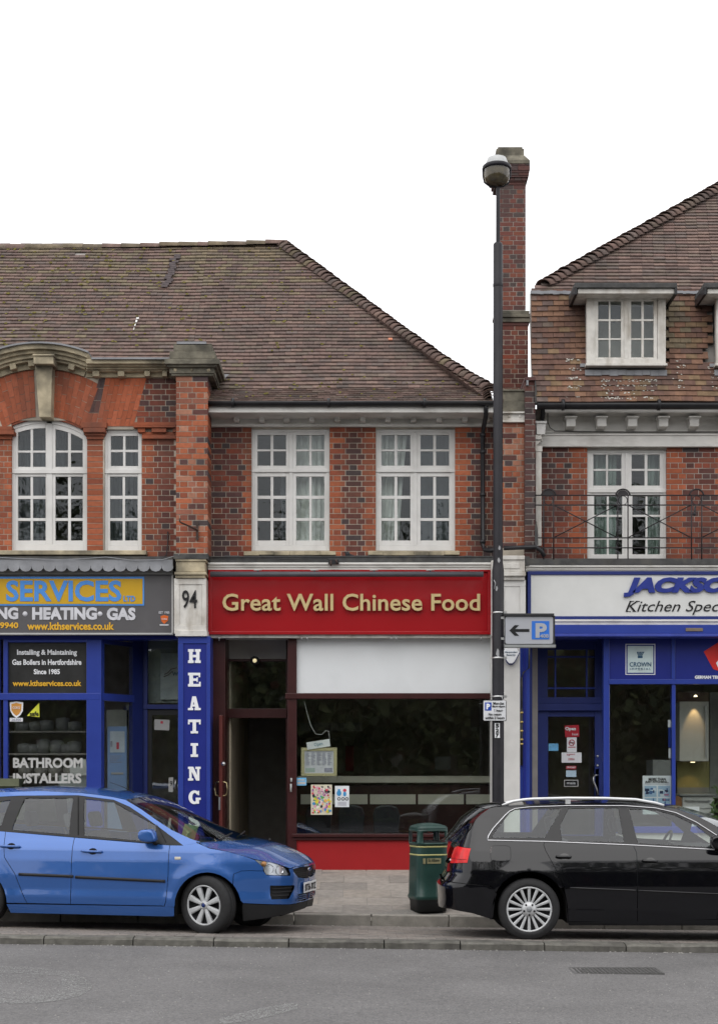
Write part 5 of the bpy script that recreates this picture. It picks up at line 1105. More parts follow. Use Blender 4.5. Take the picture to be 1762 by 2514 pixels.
b.pb(1300, 1563, 1344, 2112, DD, .1, NAVY); b.pb(1460, 1563, 1482, 2112, DD, .1, NAVY); b.pb(1344, 1563, 1460, 1595, DD, .1, NAVY); b.pb(1300, 1712, 1482, 1728, DD - .03, .12, NAVY); b.pb(1300, 1728, 1482, 1745, DD - .06, .14, NAVY); b.build('door_frame', rgt, bevel=.005)
b = MB(); b.pb(1300, 1563, 1306, 2112, 21.2, .6, NAVY); b.pb(1300, 1558, 1484, 1563, 21.0, .8, BLUEDK); b.build('porch_lining', rgt)
quick('fanlight_pane', rgt, SHOPGLASS, (1344, 1595, 1460, 1712, DD + .04, .006)); b = MB()
for xx in (1363, 1440): b.pb(xx - 2, 1595, xx + 2, 1712, DD + .02, .03, BLUE)
for yy in (1613, 1690): b.pb(1344, yy - 2, 1460, yy + 2, DD + .019, .03, BLUE)
b.build('glazing_bars', rgt)
b = MB(); slabs(b, 1322, 1745, 1482, 2110, [(1345, 1760, 1460, 2050)], DD + .01, .05, NAVY); rd = b.build('door', rgt, bevel=.004); MB().pb(1345, 1760, 1460, 2050, DD + .03, .006, SHOPGLASS).build('pane', rd)
b = MB(); b.pb(1461, 1888, 1470, 1957, DD, .012, STEEL); b.build('lock_plate', rd, bevel=.002); MB().tube([P(1468, 1904, DD - .01), P(1462, 1903, DD - .06), P(1456, 1908, DD - .07), P(1456, 1918, DD - .07), P(1464, 1936, DD - .07), P(1468, 1950, DD - .05), P(1465, 1953, DD - .01)], .012, STEEL, 8).build('handle', rd)
for yy in (1857, 1880): MB().lathe([(0, -.02), (.018, -.015), (.02, 0)], STEEL, P(1466, yy, DD + .01), 12, 'Y').build('lock', rd)
NPR = 'papers stuck on the kitchen shop door'; dn = DD + .028
o, *_ = note('open_sign', 'red Open card hanging in the kitchen shop door', 'sign', 1386, 1781, 1421, 1810, dn, mat('crimson_card', (.42, .02, .035), .5), rot=R(-3), group=NPR); text('lettering', o, 'Open', 1387, 1785, 1413, 1796, dn - .006, WHT, bold=.04); text('lettering', o, 'heat', 1404, 1800, 1419, 1806, dn - .006, WHT)
o, *_ = note('no_smoking_sign', 'white no smoking notice with red ring on the kitchen shop door', 'sign', 1391, 1811, 1415, 1847, dn, WHT, group=NPR); b = MB(); ring_ = [P(1403 + 7 * math.cos(t), 1824 + 7 * math.sin(t), dn - .006) for t in [6.283 * i / 16 for i in range(17)]]; b.tube(ring_, .006, PC[0], 6); b.tube([P(1398, 1819, dn - .006), P(1408, 1829, dn - .006)], .005, PC[0], 6); b.pb(1397, 1823, 1408, 1825.5, dn - .007, .001, BLK); b.pb(1394, 1834, 1412, 1836, dn - .006, .001, PC[0]); b.build('ring', o)
o, *_ = note('open_sign', 'white card with OPEN in red letters on the kitchen shop door', 'sign', 1378, 1848, 1427, 1873, dn, WHT, group=NPR); text('lettering', o, 'OPEN', 1394, 1862, 1409, 1867, dn - .006, PC[0]); text('lettering', o, 'N***', 1391, 1851, 1411, 1856, dn - .006, PC[0])
o, *_ = note('window_sticker', 'small light blue sticker at the hinge side of the kitchen shop door', 'sticker', 1346, 1826, 1370, 1844, dn, STB, group=NPR)
o, *_ = note('window_sticker', 'red strip with white print low on the kitchen shop door', 'sticker', 1389, 1881, 1414, 1889, dn, mat('crimson_card'), group=NPR); text('lettering', o, 'FRANKE', 1391, 1882, 1412, 1887, dn - .006, WHT)
o, *_ = note('window_sticker', 'pale blue card below the red strip on the kitchen shop door', 'sticker', 1389, 1892, 1414, 1908, dn, mat('pale_blue_card', (.42, .55, .65), .6), group=NPR)
o, *_ = note('window_sticker', 'black card reading maia in a white border on the kitchen shop door', 'sticker', 1384, 1915, 1419, 1932, dn, WINT, group=NPR); quick('face', o, BLK, (1386, 1917, 1417, 1930, dn - .006, .002)); text('lettering', o, 'maia', 1391, 1920, 1412, 1926, dn - .009, WHT)
# right shop windows
DQ = 21.15; b = MB()
b.pb(1481, 1563, 1496, 2110, DQ - .03, .14, BLUE); b.pb(1494, 1668, 1900, 1680, DQ - .04, .12, BLUE); b.pb(1648, 1563, 1657, 1668, DQ - .02, .1, BLUE); b.pb(1649, 1680, 1658, 2040, DQ - .02, .1, BLUE); b.pb(1481, 2030, 1900, 2046, DQ - .06, .14, BLUE); b.build('shopfront_frame', rgt, bevel=.005); quick('window_bead', rgt, WHT, (1494.5, 1680, 1496, 2030, DQ - .02, .05))
quick('stall_riser', rgt, WHITE, (1481, 2046, 1900, 2140, DQ, .15)); quick('shop_window_pane', rgt, SHOPGLASS, (1496, 1680, 1649, 2030, DQ, .008), (1658, 1680, 1900, 2030, DQ, .008))
quick('sign_board', rgt, BLUEDK, (1496, 1563, 1648, 1668, DQ, .03), (1657, 1563, 1900, 1668, DQ, .03))
cs = thing('panel_sign', 'square pale sign reading CROWN IMPERIAL on the deep blue board', 'sign', tuple(P(1571, 1657, DQ))); PALE = mat('pale_mint_panel', (.50, .60, .60), .5); quick('border', cs, WHT, (1535, 1581, 1608, 1657, DQ - .006, .006)); quick('border', cs, BLUEDK, (1537, 1583, 1606, 1655, DQ - .009, .003)); quick('face', cs, PALE, (1540, 1586, 1603, 1652, DQ - .012, .003))
INK = mat('slate_blue_ink', (.03, .09, .16), .5); text('lettering', cs, 'CROWN', 1545, 1626, 1598, 1637, DQ - .016, INK, bold=.01); text('lettering', cs, 'IMPERIAL', 1546, 1640, 1597, 1645, DQ - .016, INK, spacing=1.6)
b = MB(); [b.pprism([(1563 + i * 3.7, 1602), (1565.5 + i * 3.7, 1602), (1567.6 + i * 2.0, 1611), (1566.2 + i * 2.0, 1611)], DQ - .016, .003, INK) for i in range(5)]; b.pb(1565, 1611, 1577, 1616, DQ - .016, .003, INK); [b.lathe([(0, -.003), (.009, 0)], INK, P(1564 + i * 3.9, 1601.5, DQ - .013), 8, 'Y') for i in range(5)]; b.build('crown_emblem', cs, fix=False)
gs = thing('panel_sign', 'red diamond emblem above white words GERMAN TEC on the deep blue board', 'sign', tuple(P(1740, 1668, DQ))); RD = mat('signal_red', (.55, .025, .02), .4); MB().pprism([(1727, 1600), (1762, 1578), (1800, 1598), (1772, 1650), (1750, 1643)], DQ - .006, .006, RD).build('diamond_emblem', gs); MB().pprism([(1757, 1628), (1764, 1620), (1790, 1622), (1790, 1645), (1764, 1643)], DQ - .010, .004, WHT).build('white_mark', gs); text('lettering', gs, 'GERMAN TEC', 1705, 1659, 1766, 1667, DQ - .005, WHT, bold=.05)
# inside the kitchen shop
po = thing('showroom_poster', 'white poster headed MORE THAN JUST KITCHENS in the kitchen shop window', 'poster', tuple(P(1612, 2000, DQ + .1))); dp = DQ + .06; quick('sheet', po, mat('poster_white'), (1577, 1905, 1647, 2000, dp, .004)); text('lettering', po, 'MORE THAN', 1591, 1910, 1634, 1917, dp - .004, BLK, shear=.15, bold=.02); text('lettering', po, 'JUST KITCHENS...', 1583, 1917.5, 1641, 1924, dp - .004, BLK, shear=.15, bold=.02); quick('print', po, GR, (1583, 1925, 1641, 1926, dp - .004, .003)); r_ = random.Random(6)
PI = [mat(f'photo_ink_{i}', c, .5) for i, c in enumerate([(.05, .12, .28), (.3, .42, .55), (.02, .03, .08), (.55, .6, .65), (.35, .15, .25)])]
for (a, c) in ((1582, 1930), (1615, 1930), (1582, 1960), (1615, 1960)):
    b = MB(); b.pb(a, c, a + 29, c + 27, dp - .003, .003, PI[1])
    for k in range(14): x_, y_ = a + r_.uniform(0, 22), c + r_.uniform(0, 20); b.pb(x_, y_, min(a + 29, x_ + r_.uniform(3, 12)), min(c + 27, y_ + r_.uniform(2, 9)), dp - .0035 - k * .0002, .0002, r_.choice(PI))
    b.build('photo_print', po)
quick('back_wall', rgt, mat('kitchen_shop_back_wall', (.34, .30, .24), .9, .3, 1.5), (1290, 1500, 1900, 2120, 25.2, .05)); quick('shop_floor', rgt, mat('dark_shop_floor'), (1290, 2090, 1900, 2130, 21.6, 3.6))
DK = 22.0; ol = mat('olive_splashback', (.20, .18, .07), .35, .05); quick('display_wall', rgt, mat('dark_brown_display_wall', (.10, .06, .05), .6), (1662, 1700, 1900, 1885, DK + .36, .04)); quick('splashback', rgt, ol, (1662, 1870, 1742, 1934, DK + .35, .05)); quick('splashback', rgt, mat('grey_display_wall', (.15, .16, .15), .6), (1742, 1700, 1900, 1960, DK + .33, .04), (1662, 1934, 1742, 1965, DK + .34, .04))
cb = thing('wall_cabinet', 'tall pale wall cabinet lit by a warm spotlight in the kitchen shop', 'cabinet', tuple(P(1703, 1870, DK))); CABM = mat('pale_cabinet', (.36, .36, .33), .4, .02); quick('door', cb, CABM, (1668, 1723, 1739, 1869, DK, .02)); quick('carcass', cb, CABM, (1669, 1724, 1738, 1868, DK + .02, .32)); quick('handle', cb, STEEL, (1731, 1733, 1733.5, 1861, DK - .03, .02))
sp = thing('spotlight', 'tiny halogen spotlight on a stalk above the pale wall cabinet', 'spotlight', tuple(P(1707, 1706, DK - .12))); MB().tube([P(1707, 1702, DK - .12), P(1707, 1709, DK - .12)], .008, STEEL, 6).build('stalk', sp); MB().lathe([(0, .03), (.02, .02), (.028, 0), (0, 0)], mat('lamp_glow', (1, .82, .5), .5, 0, emit=3), P(1707, 1711, DK - .12), 12).build('bulb', sp, fix=False)
ud = thing('spotlight', 'small downlight glowing under the pale wall cabinet', 'spotlight', tuple(P(1700, 1872, DK + .1))); MB().lathe([(0, -.01), (.03, -.01), (.035, 0)], mat('lamp_glow'), P(1700, 1871, DK + .1), 12).build('lens', ud, fix=False)
for (loc, rx_, e, sz) in ((P(1707, 1714, DK - .10), R(10), 14, R(50)), (P(1700, 1873, DK + .1), R(18), 5, R(80))):
    l_ = bpy.data.lights.new('cabinet_spot', 'SPOT'); l_.energy = e; l_.color = (1, .62, .28); l_.spot_size = sz; l_.spot_blend = .6; l_.shadow_soft_size = .01; lo = bpy.data.objects.new('cabinet_spot', l_); COL.objects.link(lo); lo.location = loc; lo.rotation_euler = (rx_, 0, 0)
dr_ = thing('drawer_unit', 'white drawer unit with long steel handles in the kitchen shop window', 'drawers', tuple(P(1712, 2060, 21.6))); quick('carcass', dr_, WINT, (1674, 1953, 1752, 2060, 21.62, .4)); quick('worktop', dr_, STEEL, (1668, 1950, 1756, 1954, 21.55, .5))
for yy in (1956, 1988, 2021): quick('drawer', dr_, mat('white_gloss_drawer', (.5, .5, .48), .3), (1675, yy, 1751, yy + 29, 21.6, .02)); quick('handle', dr_, STEEL, (1682, yy + 9, 1744, yy + 12, 21.57, .015))
cbx = thing('cardboard_box', 'small brown cardboard box beside the drawer unit', 'box', tuple(P(1664, 2050, 21.5))); quick('carton', cbx, mat('brown_card', (.22, .11, .05), .8), (1657, 1965, 1673, 2050, 21.5, .2)); MB().pprism([(1657, 1965), (1661, 1953), (1673, 1960), (1673, 1966)], 21.5, .01, mat('brown_card')).build('flap', cbx)
quick('reception_desk', rgt, mat('grey_desk', (.16, .165, .16), .6), (1602, 1866, 1650, 1960, 21.9, .5)); 
o, *_ = note('leaflet', 'white paper with a blue tree drawing on the kitchen shop window sill', 'leaflet', 1668, 1981, 1716, 2030, DQ + .05, WHT); MB().pb(1694, 1988, 1702, 1994, DQ + .043, .002, INK).build('print', o)
o, *_ = note('showroom_card', 'white and blue card edge behind the mullion of the kitchen shop window', 'card', 1639, 1768, 1650, 1786, DQ + .1, WHT); quick('face', o, BLUE, (1640, 1786, 1650, 1835, DQ + .1, .004)); quick('base', o, WHT, (1641, 1838, 1650, 1862, DQ + .1, .004))
LEAF = mat('house_plant_leaf', (.06, .10, .03), .6, .3, 20); hp_ = thing('house_plant', 'green pot plant partly cut off beside the drawer unit', 'plant', tuple(P(1760, 2050, 21.5))); b = MB(); r_ = random.Random(5)
for i in range(60):
    p = P(1762 + r_.uniform(-14, 30), r_.uniform(1930, 2020), 21.45 + r_.uniform(-.1, .1)); a = r_.uniform(0, 6.28); L = r_.uniform(.03, .06); u = Vector((math.cos(a), r_.uniform(-.5, .5), math.sin(a))) * L; v = Vector((-math.sin(a), 0, math.cos(a))) * L * .35
    b.poly([p - u, p + v, p + u, p - v], LEAF)
b.build('foliage', hp_, fix=False); MB().tube([P(1764, 2040, 21.45), P(1768, 1940, 21.45)], .008, IRON, 6).build('stem', hp_); MB().lathe([(.06, -.1), (.08, .06), (0, .06)], mat('terracotta', (.3, .1, .05), .8), P(1764, 2040, 21.45), 14).build('pot', hp_)
# alarm box and pipes
al = thing('alarm_box', 'white six sided alarm box with blue edge on the white pilaster', 'alarm box', tuple(P(1254, 1610, 20.88))); HX = [(1240, 1592), (1268, 1592), (1274, 1603), (1263, 1624), (1258, 1629), (1250, 1629), (1245, 1624), (1234, 1603)]
MB().pprism([(1254 + (a - 1254) * 1.07, 1612 + (c - 1610) * 1.06) for a, c in HX], 20.83, .05, NAVY).build('back', al, bevel=.004); MB().pprism(HX, 20.81, .03, WHT).build('cover', al, bevel=.004); text('lettering', al, 'Harpenden', 1239, 1599, 1269, 1604, 20.808, INK); text('lettering', al, 'Security', 1243, 1606, 1265, 1611, 20.808, INK)
b = MB().tube([P(1299, 1592, 20.9), P(1298, 1640, 20.9), P(1284, 1652, 20.9), P(1280, 1665, 20.9), P(1280, 1740, 20.9)], .012, LEADDK, 8); b.tube([P(1280, 1740, 20.9), P(1280, 1880, 20.9)], .017, GUT, 8); b.build('conduit', rgt)
for yy in (1750, 1773, 1795, 1816, 1827): MB().tube([P(1280, yy - 2, 20.9), P(1280, yy + 2, 20.9)], .021, mat('yellow_tape', (.45, .33, .10), .6), 8).build('tape_band', rgt)
# ================================================================== STREET FURNITURE
DPOST = 20.1; PM = mat('dark_grey_post_paint', (.012, .011, .015), .45, .25, 6, .1, 30, dirt=.25, dirtcol=(.10, .10, .10), dscale=4, streak=4, lo=.56)
lp_ = thing('street_lamp', 'tall dark street lamp with globe lantern in front of the chimney', 'street lamp', (X(1221, DPOST), DPOST, zpav(1.8, DPOST)))
xp = X(1222, DPOST); MB().lathe([(.078, .3), (.078, Z(1400, DPOST)), (.074, Z(1398, DPOST)), (.063, Z(1380, DPOST)), (.062, Z(600, DPOST)), (.05, Z(596, DPOST)), (0, Z(596, DPOST))], PM, (xp, DPOST, 0), 20).build('column', lp_)
MB().lathe([(.027, Z(620, DPOST)), (.025, Z(460, DPOST))], PM, (xp, DPOST, 0), 14).build('upper_pole', lp_); b = MB(); b.lathe([(.064, Z(704, DPOST)), (.066, Z(702, DPOST)), (.066, Z(698, DPOST)), (.064, Z(696, DPOST))], PM, (xp, DPOST, 0), 20); b.build('joint_ring', lp_)
b = MB(); xl = X(1219, DPOST); s_ = DPOST / F
def zz(py): return Z(py, DPOST)
LG = glass('lantern_bowl', tint=(.62, .58, .50))
MB().lathe([(0, zz(385.5)), (18 * s_, zz(386)), (22.5 * s_, zz(388)), (26 * s_, zz(397)), (30 * s_, zz(407)), (30 * s_, zz(409))], mat('lantern_canopy_grey', (.42, .43, .43), .4, .08, 10), (xl, DPOST, 0), 28).build('canopy', lp_)
MB().lathe([(31 * s_, zz(405)), (35 * s_, zz(408)), (35 * s_, zz(416)), (32 * s_, zz(417))], PM, (xl, DPOST, 0), 28).build('rim', lp_)
MB().lathe([(32 * s_, zz(414)), (31.5 * s_, zz(432)), (29 * s_, zz(444)), (23 * s_, zz(452)), (12 * s_, zz(456.5)), (0, zz(456))], LG, (xl, DPOST, 0), 28).lathe([(31 * s_, zz(414)), (30.5 * s_, zz(432)), (28 * s_, zz(443)), (22 * s_, zz(451)), (11 * s_, zz(455.5)), (0, zz(455))], mat('lantern_bowl_grime', (.16, .15, .12), .25, .5, 12, coat=.5), (xl, DPOST, 0), 28).build('bowl', lp_)
b = MB()
for sg_ in (-1, 1): b.tube([(xl + sg_ * 34 * s_, DPOST, zz(412)), (xl + sg_ * 33.5 * s_, DPOST, zz(432)), (xl + sg_ * 30 * s_, DPOST, zz(447)), (xl + sg_ * 17 * s_, DPOST, zz(457)), (xl, DPOST, zz(459))], .012, PM, 6)
b.build('cage', lp_)
b = MB(); PEEL = mat('peeled_paint_primer', (.30, .30, .31), .6, .1, 20); r_ = random.Random(8)
for (px, py, w_, h_) in ((1225, 1347, 5, 12), (1223, 1377, 6, 12), (1217, 1447, 4, 12), (1214, 1433, 2, 8), (1220, 1604, 6, 22)):
    pts = [(px + w_ * math.cos(t) * r_.uniform(.4, .9), py + h_ * .55 * math.sin(t) * r_.uniform(.7, 1.1)) for t in [6.283 * i / 9 for i in range(9)]]
    for i in range(9):
        q = [(px, py), pts[i], pts[(i + 1) % 9]]; o3 = []
        for (a, c) in q: dx = (a - 1222) * s_; o3.append((xp + dx, DPOST - math.sqrt(max(.0001, (.0805 if c > 1390 else .0655) ** 2 - dx * dx)), Z(c, DPOST)))
        b.poly(o3, PEEL)
b.build('peeled_patch', lp_, fix=False)
for yy in (1505, 1616, 1711): MB().lathe([(.079, Z(yy + 2.2, DPOST)), (.083, Z(yy + 2, DPOST)), (.083, Z(yy - 2, DPOST)), (.079, Z(yy - 2.2, DPOST))], STEEL, (xp, DPOST, 0), 20).box(xp + .07, xp + .11, DPOST - .06, DPOST - .03, Z(yy + 3, DPOST), Z(yy - 3, DPOST), STEEL).build('band_clip', lp_)
MB().box(-.022, .03, -.03, .01, -.03, .03, STEEL, Matrix.Translation(P(1235, 1725, DPOST - .08)) @ Matrix.Rotation(.3, 4, 'Y')).tube([P(1232, 1712, DPOST - .08), P(1235, 1722, DPOST - .08)], .006, STEEL, 6).build('loose_bracket', lp_, bevel=.003)
MB().tube([P(1212, 1424, DPOST - .07), P(1216, 1432, DPOST - .08), P(1213, 1446, DPOST - .08)], .006, PEEL, 5).build('cable_end', lp_)
np_ = thing('number_plate', 'narrow white plate with 527 in black, one digit above another, on the lamp column', 'number plate', tuple(P(1220, 1812, DPOST - .08))); dq = DPOST - .084; quick('plate', np_, WHT, (1214, 1776, 1226.5, 1812, dq, .004))
for ch_, yy in zip('527', (1782, 1794, 1806)): text('lettering', np_, ch_, 1216, yy - 5, 1224.5, yy + 5, dq - .002, BLK, bold=.05)
# parking arrow sign
ps = thing('parking_sign', 'grey parking sign with black arrow and blue P 408 clamped to the lamp column', 'road sign', tuple(P(1298, 1585, DPOST))); dz = DPOST - .1
b = MB(); b.pb(1237, 1506, 1360, 1512, dz - .03, .09, mat('dark_sign_box', (.03, .03, .032), .5)); b.pb(1238, 1512, 1362, 1583, dz + .01, .04, mat('dark_sign_box')); b.pb(1238, 1583, 1364, 1590, dz - .035, .1, mat('dull_aluminium', (.25, .26, .26), .5, .1)); b.build('box', ps, bevel=.003)
GS = mat('grey_reflective_face', (.36, .37, .40), .35, .03)
def rrect(x0, y0, x1, y1, r, n=5): return [(cx + r * math.cos(t), cy + r * math.sin(t)) for (cx, cy, a0) in ((x1 - r, y1 - r, 0), (x0 + r, y1 - r, 90), (x0 + r, y0 + r, 180), (x1 - r, y0 + r, 270)) for t in [R(a0 + 90 * i / n) for i in range(n + 1)]]
MB().pprism(rrect(1240, 1514, 1357, 1581, 5), dz, .012, GS).build('face', ps); MB().pprism([(1250, 1548), (1263, 1535), (1274, 1535), (1264, 1544.5), (1299, 1544.5), (1299, 1551.5), (1264, 1551.5), (1274, 1561), (1263, 1561)], dz - .004, .004, BLK).build('arrow', ps)
PB = mat('parking_blue', (.03, .15, .55), .4, .03); quick('blue_square', ps, PB, (1305, 1525, 1348, 1570, dz - .004, .004)); text('letter', ps, 'P', 1314, 1530, 1342, 1566, dz - .006, GS, bold=.045, th=.003); text('lettering', ps, '408', 1325, 1557, 1346, 1566, dz - .006, GS, bold=.02)
MB().pb(1228, 1514, 1240, 1520, dz + .03, .04, STEEL).pb(1228, 1565, 1240, 1571, dz + .03, .04, STEEL).build('clamp', ps)
pl = thing('parking_plate', 'small white parking hours plate with blue P on the lamp column above 527', 'road sign', tuple(P(1214, 1770, DPOST))); dz = DPOST - .11
MB().pprism(rrect(1185, 1719, 1243, 1771, 3), dz + .002, .006, BLK).build('edge', pl); MB().pprism(rrect(1186.5, 1720.5, 1241.5, 1769.5, 3), dz - .002, .005, mat('white_sign_face', (.62, .63, .65), .4)).build('face', pl); quick('blue_square', pl, mat('deep_parking_blue', (.015, .06, .38), .4), (1190, 1725, 1206, 1745, dz - .004, .003)); text('lettering', pl, 'P', 1193.5, 1728, 1202.5, 1742, dz - .007, WHT, bold=.06)
for (t_, x0, x1, yy) in (('Mon-Sat', 1210, 1237, 1727), ('8am-6pm', 1208, 1239, 1735), ('1 hour', 1213, 1234, 1744.5), ('No return', 1199, 1230, 1754), ('within 2 hours', 1191, 1238, 1762.5)): text('lettering', pl, t_, x0, yy - 3, x1, yy + 3.2, dz - .005, BLK, bold=.015)
# litter bin
BG = mat('bottle_green_bin', (.014, .043, .036), .45, .2, 5, .15, 40, coat=.3); BK = mat('black_bin_plinth', (.012, .013, .014), .5, .1); BY = mat('cream_yellow_band', (.42, .40, .17), .5, .1)
DB = 18.62; bx0 = X(1051, DB); zb0 = zpav(.8, DB); zt_ = lambda py: Z(py, DB) 
bn = thing('litter_bin', 'dark green litter bin with domed top and two yellow bands beside the black car', 'litter bin', (bx0, DB, zb0))
def sqring(r, n=40, rot=.32, e=5.5):
    out = []
    for i in range(n):
        a = 6.283185 * i / n; c, s = math.cos(a), math.sin(a); q = (abs(c) ** e + abs(s) ** e) ** (-1 / e); x, y = r * q * c, r * q * s; out.append((x * math.cos(rot) - y * math.sin(rot), x * math.sin(rot) + y * math.cos(rot)))
    return out
def loft(b, rings, m, cap0=False, cap1=False, skipf=None, inner=None):
    k = len(b.v); n = len(rings[0][0])
    for (pts, z) in rings: b.v += [(bx0 + p[0], DB + p[1], z) for p in pts]
    for i in range(len(rings) - 1):
        for j in range(n):
            if skipf and skipf(i, j): continue
            b.face([k + i * n + j, k + i * n + (j + 1) % n, k + (i + 1) * n + (j + 1) % n, k + (i + 1) * n + j], m, True)
    if cap0: b.face([k + j for j in range(n)][::-1], m)
    if cap1: b.face([k + (len(rings) - 1) * n + j for j in range(n)], m)
    return b
hw = .187; rg = lambda py, s=1.0: (sqring(hw * s), zt_(py))
loft(MB(), [rg(2236, 1.0), rg(2212, 1.03), rg(2208, 1.08), rg(2205, 1.12)], BK, True).build('plinth', bn)
loft(MB(), [rg(2207, 1.10), rg(2203, 1.15), rg(2198, 1.14), rg(2194, 1.09), rg(2150, 1.07), rg(2078, 1.03), rg(2074, 1.03)], BG, False, True).build('body', bn)
nseg = 40
def hole(i, j):
    a = (360 * (j + .5) / nseg) % 90; return i == 1 and 14 < (a if True else 0) < 76 if False else (i == 1 and (((360 * (j + .5) / nseg + 45) % 90) - 45) ** 2 < 32 ** 2)
loft(MB(), [rg(2074, 1.03), rg(2068, 1.03), rg(2041, 1.02), rg(2036, 1.02)], BG, skipf=hole).build('hood_wall', bn).modifiers.new('thick', 'SOLIDIFY').thickness = -.012
loft(MB(), [rg(2038, 1.01), rg(2036, 1.05), rg(2033, 1.06), rg(2029, 1.0), rg(2026, .85), rg(2023, .6), rg(2021, .3), rg(2020.5, .05)], BG, True, True).build('dome', bn)
loft(MB(), [rg(2072, .7), rg(2064, .7)], BK, True, True).build('liner', bn)
for yy in (2078, 2098): loft(MB(), [rg(yy + 2, 1.035), rg(yy + 1.8, 1.05), rg(yy - 1.8, 1.05), rg(yy - 2, 1.035)], BY).build('band', bn)
Rb = Matrix.Translation((bx0, DB, 0)) @ Matrix.Rotation(.32 - math.pi / 2 * 0, 4, 'Z') @ Matrix.Translation((-bx0, -DB, 0))
fy = DB - hw * 1.062
def onbin(x0, y0, x1, y1, m, name, dd=.004):
    b = MB(); xa, xb = bx0 + x0, bx0 + x1; T = Rb; b.box(xa, xb, fy - dd, fy + .01, zt_(y1), zt_(y0), m, T); return b.build(name, bn)
onbin(-.09, 2106, .085, 2119, mat('dull_brass_plate', (.22, .20, .11), .5, .15), 'name_plate'); onbin(-.14, 2106, -.11, 2119, mat('dull_brass_plate'), 'crest')
text('lettering', bn, 'St Albans', 1051 - 14, 2109, 1051 + 15, 2116, fy - .006, mat('bin_plate_ink', (.05, .06, .04), .6), M=Rb); MB().poly([(0, 0, 0)] * 3, BK) 
# ================================================================== CARS
class Car:
    """surface of a car body side and end, traced from where its edges lie; local x forward, y inward from the side, z up"""
    tail = 0
    def __init__(s, O, yaw, plan, hw, wz, arches):
        s.O = Vector(O); s.th = yaw; s.hw = hw; s.wz = wz; s.arch = arches; s.h = Vector((math.cos(yaw), -math.sin(yaw), 0)); s.n = Vector((math.sin(yaw), math.cos(yaw), 0))
        pl = []
        for i in range(len(plan) - 1):
            p0 = Vector(plan[max(0, i - 1)]); p1 = Vector(plan[i]); p2 = Vector(plan[i + 1]); p3 = Vector(plan[min(len(plan) - 1, i + 2)])
            for k in range(10):
                t = k / 10; pl.append(.5 * ((2 * p1) + (p2 - p0) * t + (2 * p0 - 5 * p1 + 4 * p2 - p3) * t * t + (3 * p1 - p0 - 3 * p2 + p3) * t ** 3))
        pl.append(Vector(plan[-1])); s.pl = pl; s.cum = [0]
        for i in range(1, len(pl)): s.cum.append(s.cum[-1] + (pl[i] - pl[i - 1]).length)
        i0 = min(range(len(pl)), key=lambda i: abs(pl[i].x) + 10 * abs(pl[i].y)); s.cum = [c - s.cum[i0] + pl[i0].x for c in s.cum]; s.s0, s.s1 = s.cum[0], s.cum[-1]
    def wzf(s, z):
        w = s.wz
        if z <= w[0][0]: return w[0][1]
        for i in range(len(w) - 1):
            if z <= w[i + 1][0]:
                t = (z - w[i][0]) / (w[i + 1][0] - w[i][0]); return w[i][1] + (w[i + 1][1] - w[i][1]) * t
        return w[-1][1]
    def at(s, q, z, off=0):
        q = min(max(q, s.s0), s.s1); lo, hi = 0, len(s.cum) - 1
        while hi - lo > 1:
            m_ = (lo + hi) // 2
            if s.cum[m_] <= q: lo = m_
            else: hi = m_
        t = (q - s.cum[lo]) / max(1e-9, s.cum[hi] - s.cum[lo]); p = s.pl[lo].lerp(s.pl[hi], t); T = (s.pl[min(hi + 1, len(s.pl) - 1)] - s.pl[max(0, lo - 1)]).normalized(); N = Vector((-T.y, T.x))
        w = s.wzf(z) + off
        for (ax, az, ar) in s.arch:
            r = math.hypot(q - ax, z - az); w -= .012 * math.exp(-((r - ar) / .075) ** 2) * (1 if z < 1.0 else 0)
        p = p + N * w
        if s.tail and p.x < -.45: p = Vector((p.x + s.tail * min(1, max(0, (z - .56) / .12)) * min(1, (-.45 - p.x) / .35), p.y))
        return Vector((p.x, min(p.y, s.hw), z))
    def world(s, v): return s.O + s.h * v.x + s.n * v.y + Vector((0, 0, v.z))
    def px(s, v): p = s.world(v); return (CX + p.x * F / p.y, CY - (p.z - EYE) * F / p.y)
    def tr(s, px, py, q0=None):
        """photo position -> (q, z) on the body surface"""
        best = None; n = 160
        for i in range(n + 1):
            q = s.s0 + (s.s1 - s.s0) * i / n; z = .8
            for _ in range(3): v = s.at(q, z); d = s.world(v).y; z = EYE - (py - CY) * d / F - s.O.z
            e = abs(s.px(s.at(q, z))[0] - px)
            if best is None or e < best[0]: best = (e, q, z)
        q = best[1]; st = (s.s1 - s.s0) / n
        for _ in range(12):
            st *= .5; c = []
            for qq in (q - st, q, q + st):
                z = best[2]
                for _ in range(3): v = s.at(qq, z); d = s.world(v).y; z = EYE - (py - CY) * d / F - s.O.z
                c.append((abs(s.px(s.at(qq, z))[0] - px), qq, z))
            best = min(c); q = best[1]
        return (best[1], best[2])
    def trs(s, pts): return [s.tr(*p) for p in pts]
def inset(poly, d):
    n = len(poly); a = sum(poly[i][0] * poly[(i + 1) % n][1] - poly[(i + 1) % n][0] * poly[i][1] for i in range(n)); sg_ = 1 if a > 0 else -1; out = []
    for i in range(n):
        p0, p1, p2 = Vector(poly[i - 1]), Vector(poly[i]), Vector(poly[(i + 1) % n]); e1 = (p1 - p0); e2 = (p2 - p1)
        if e1.length < 1e-6 or e2.length < 1e-6: out.append(tuple(p1)); continue
        n1 = Vector((-e1.y, e1.x)).normalized() * sg_; n2 = Vector((-e2.y, e2.x)).normalized() * sg_; m_ = (n1 + n2)
        m_ = m_.normalized() if m_.length > 1e-3 else n1; out.append(tuple(p1 + m_ * d / max(.5, m_.dot(n1))))
    return out
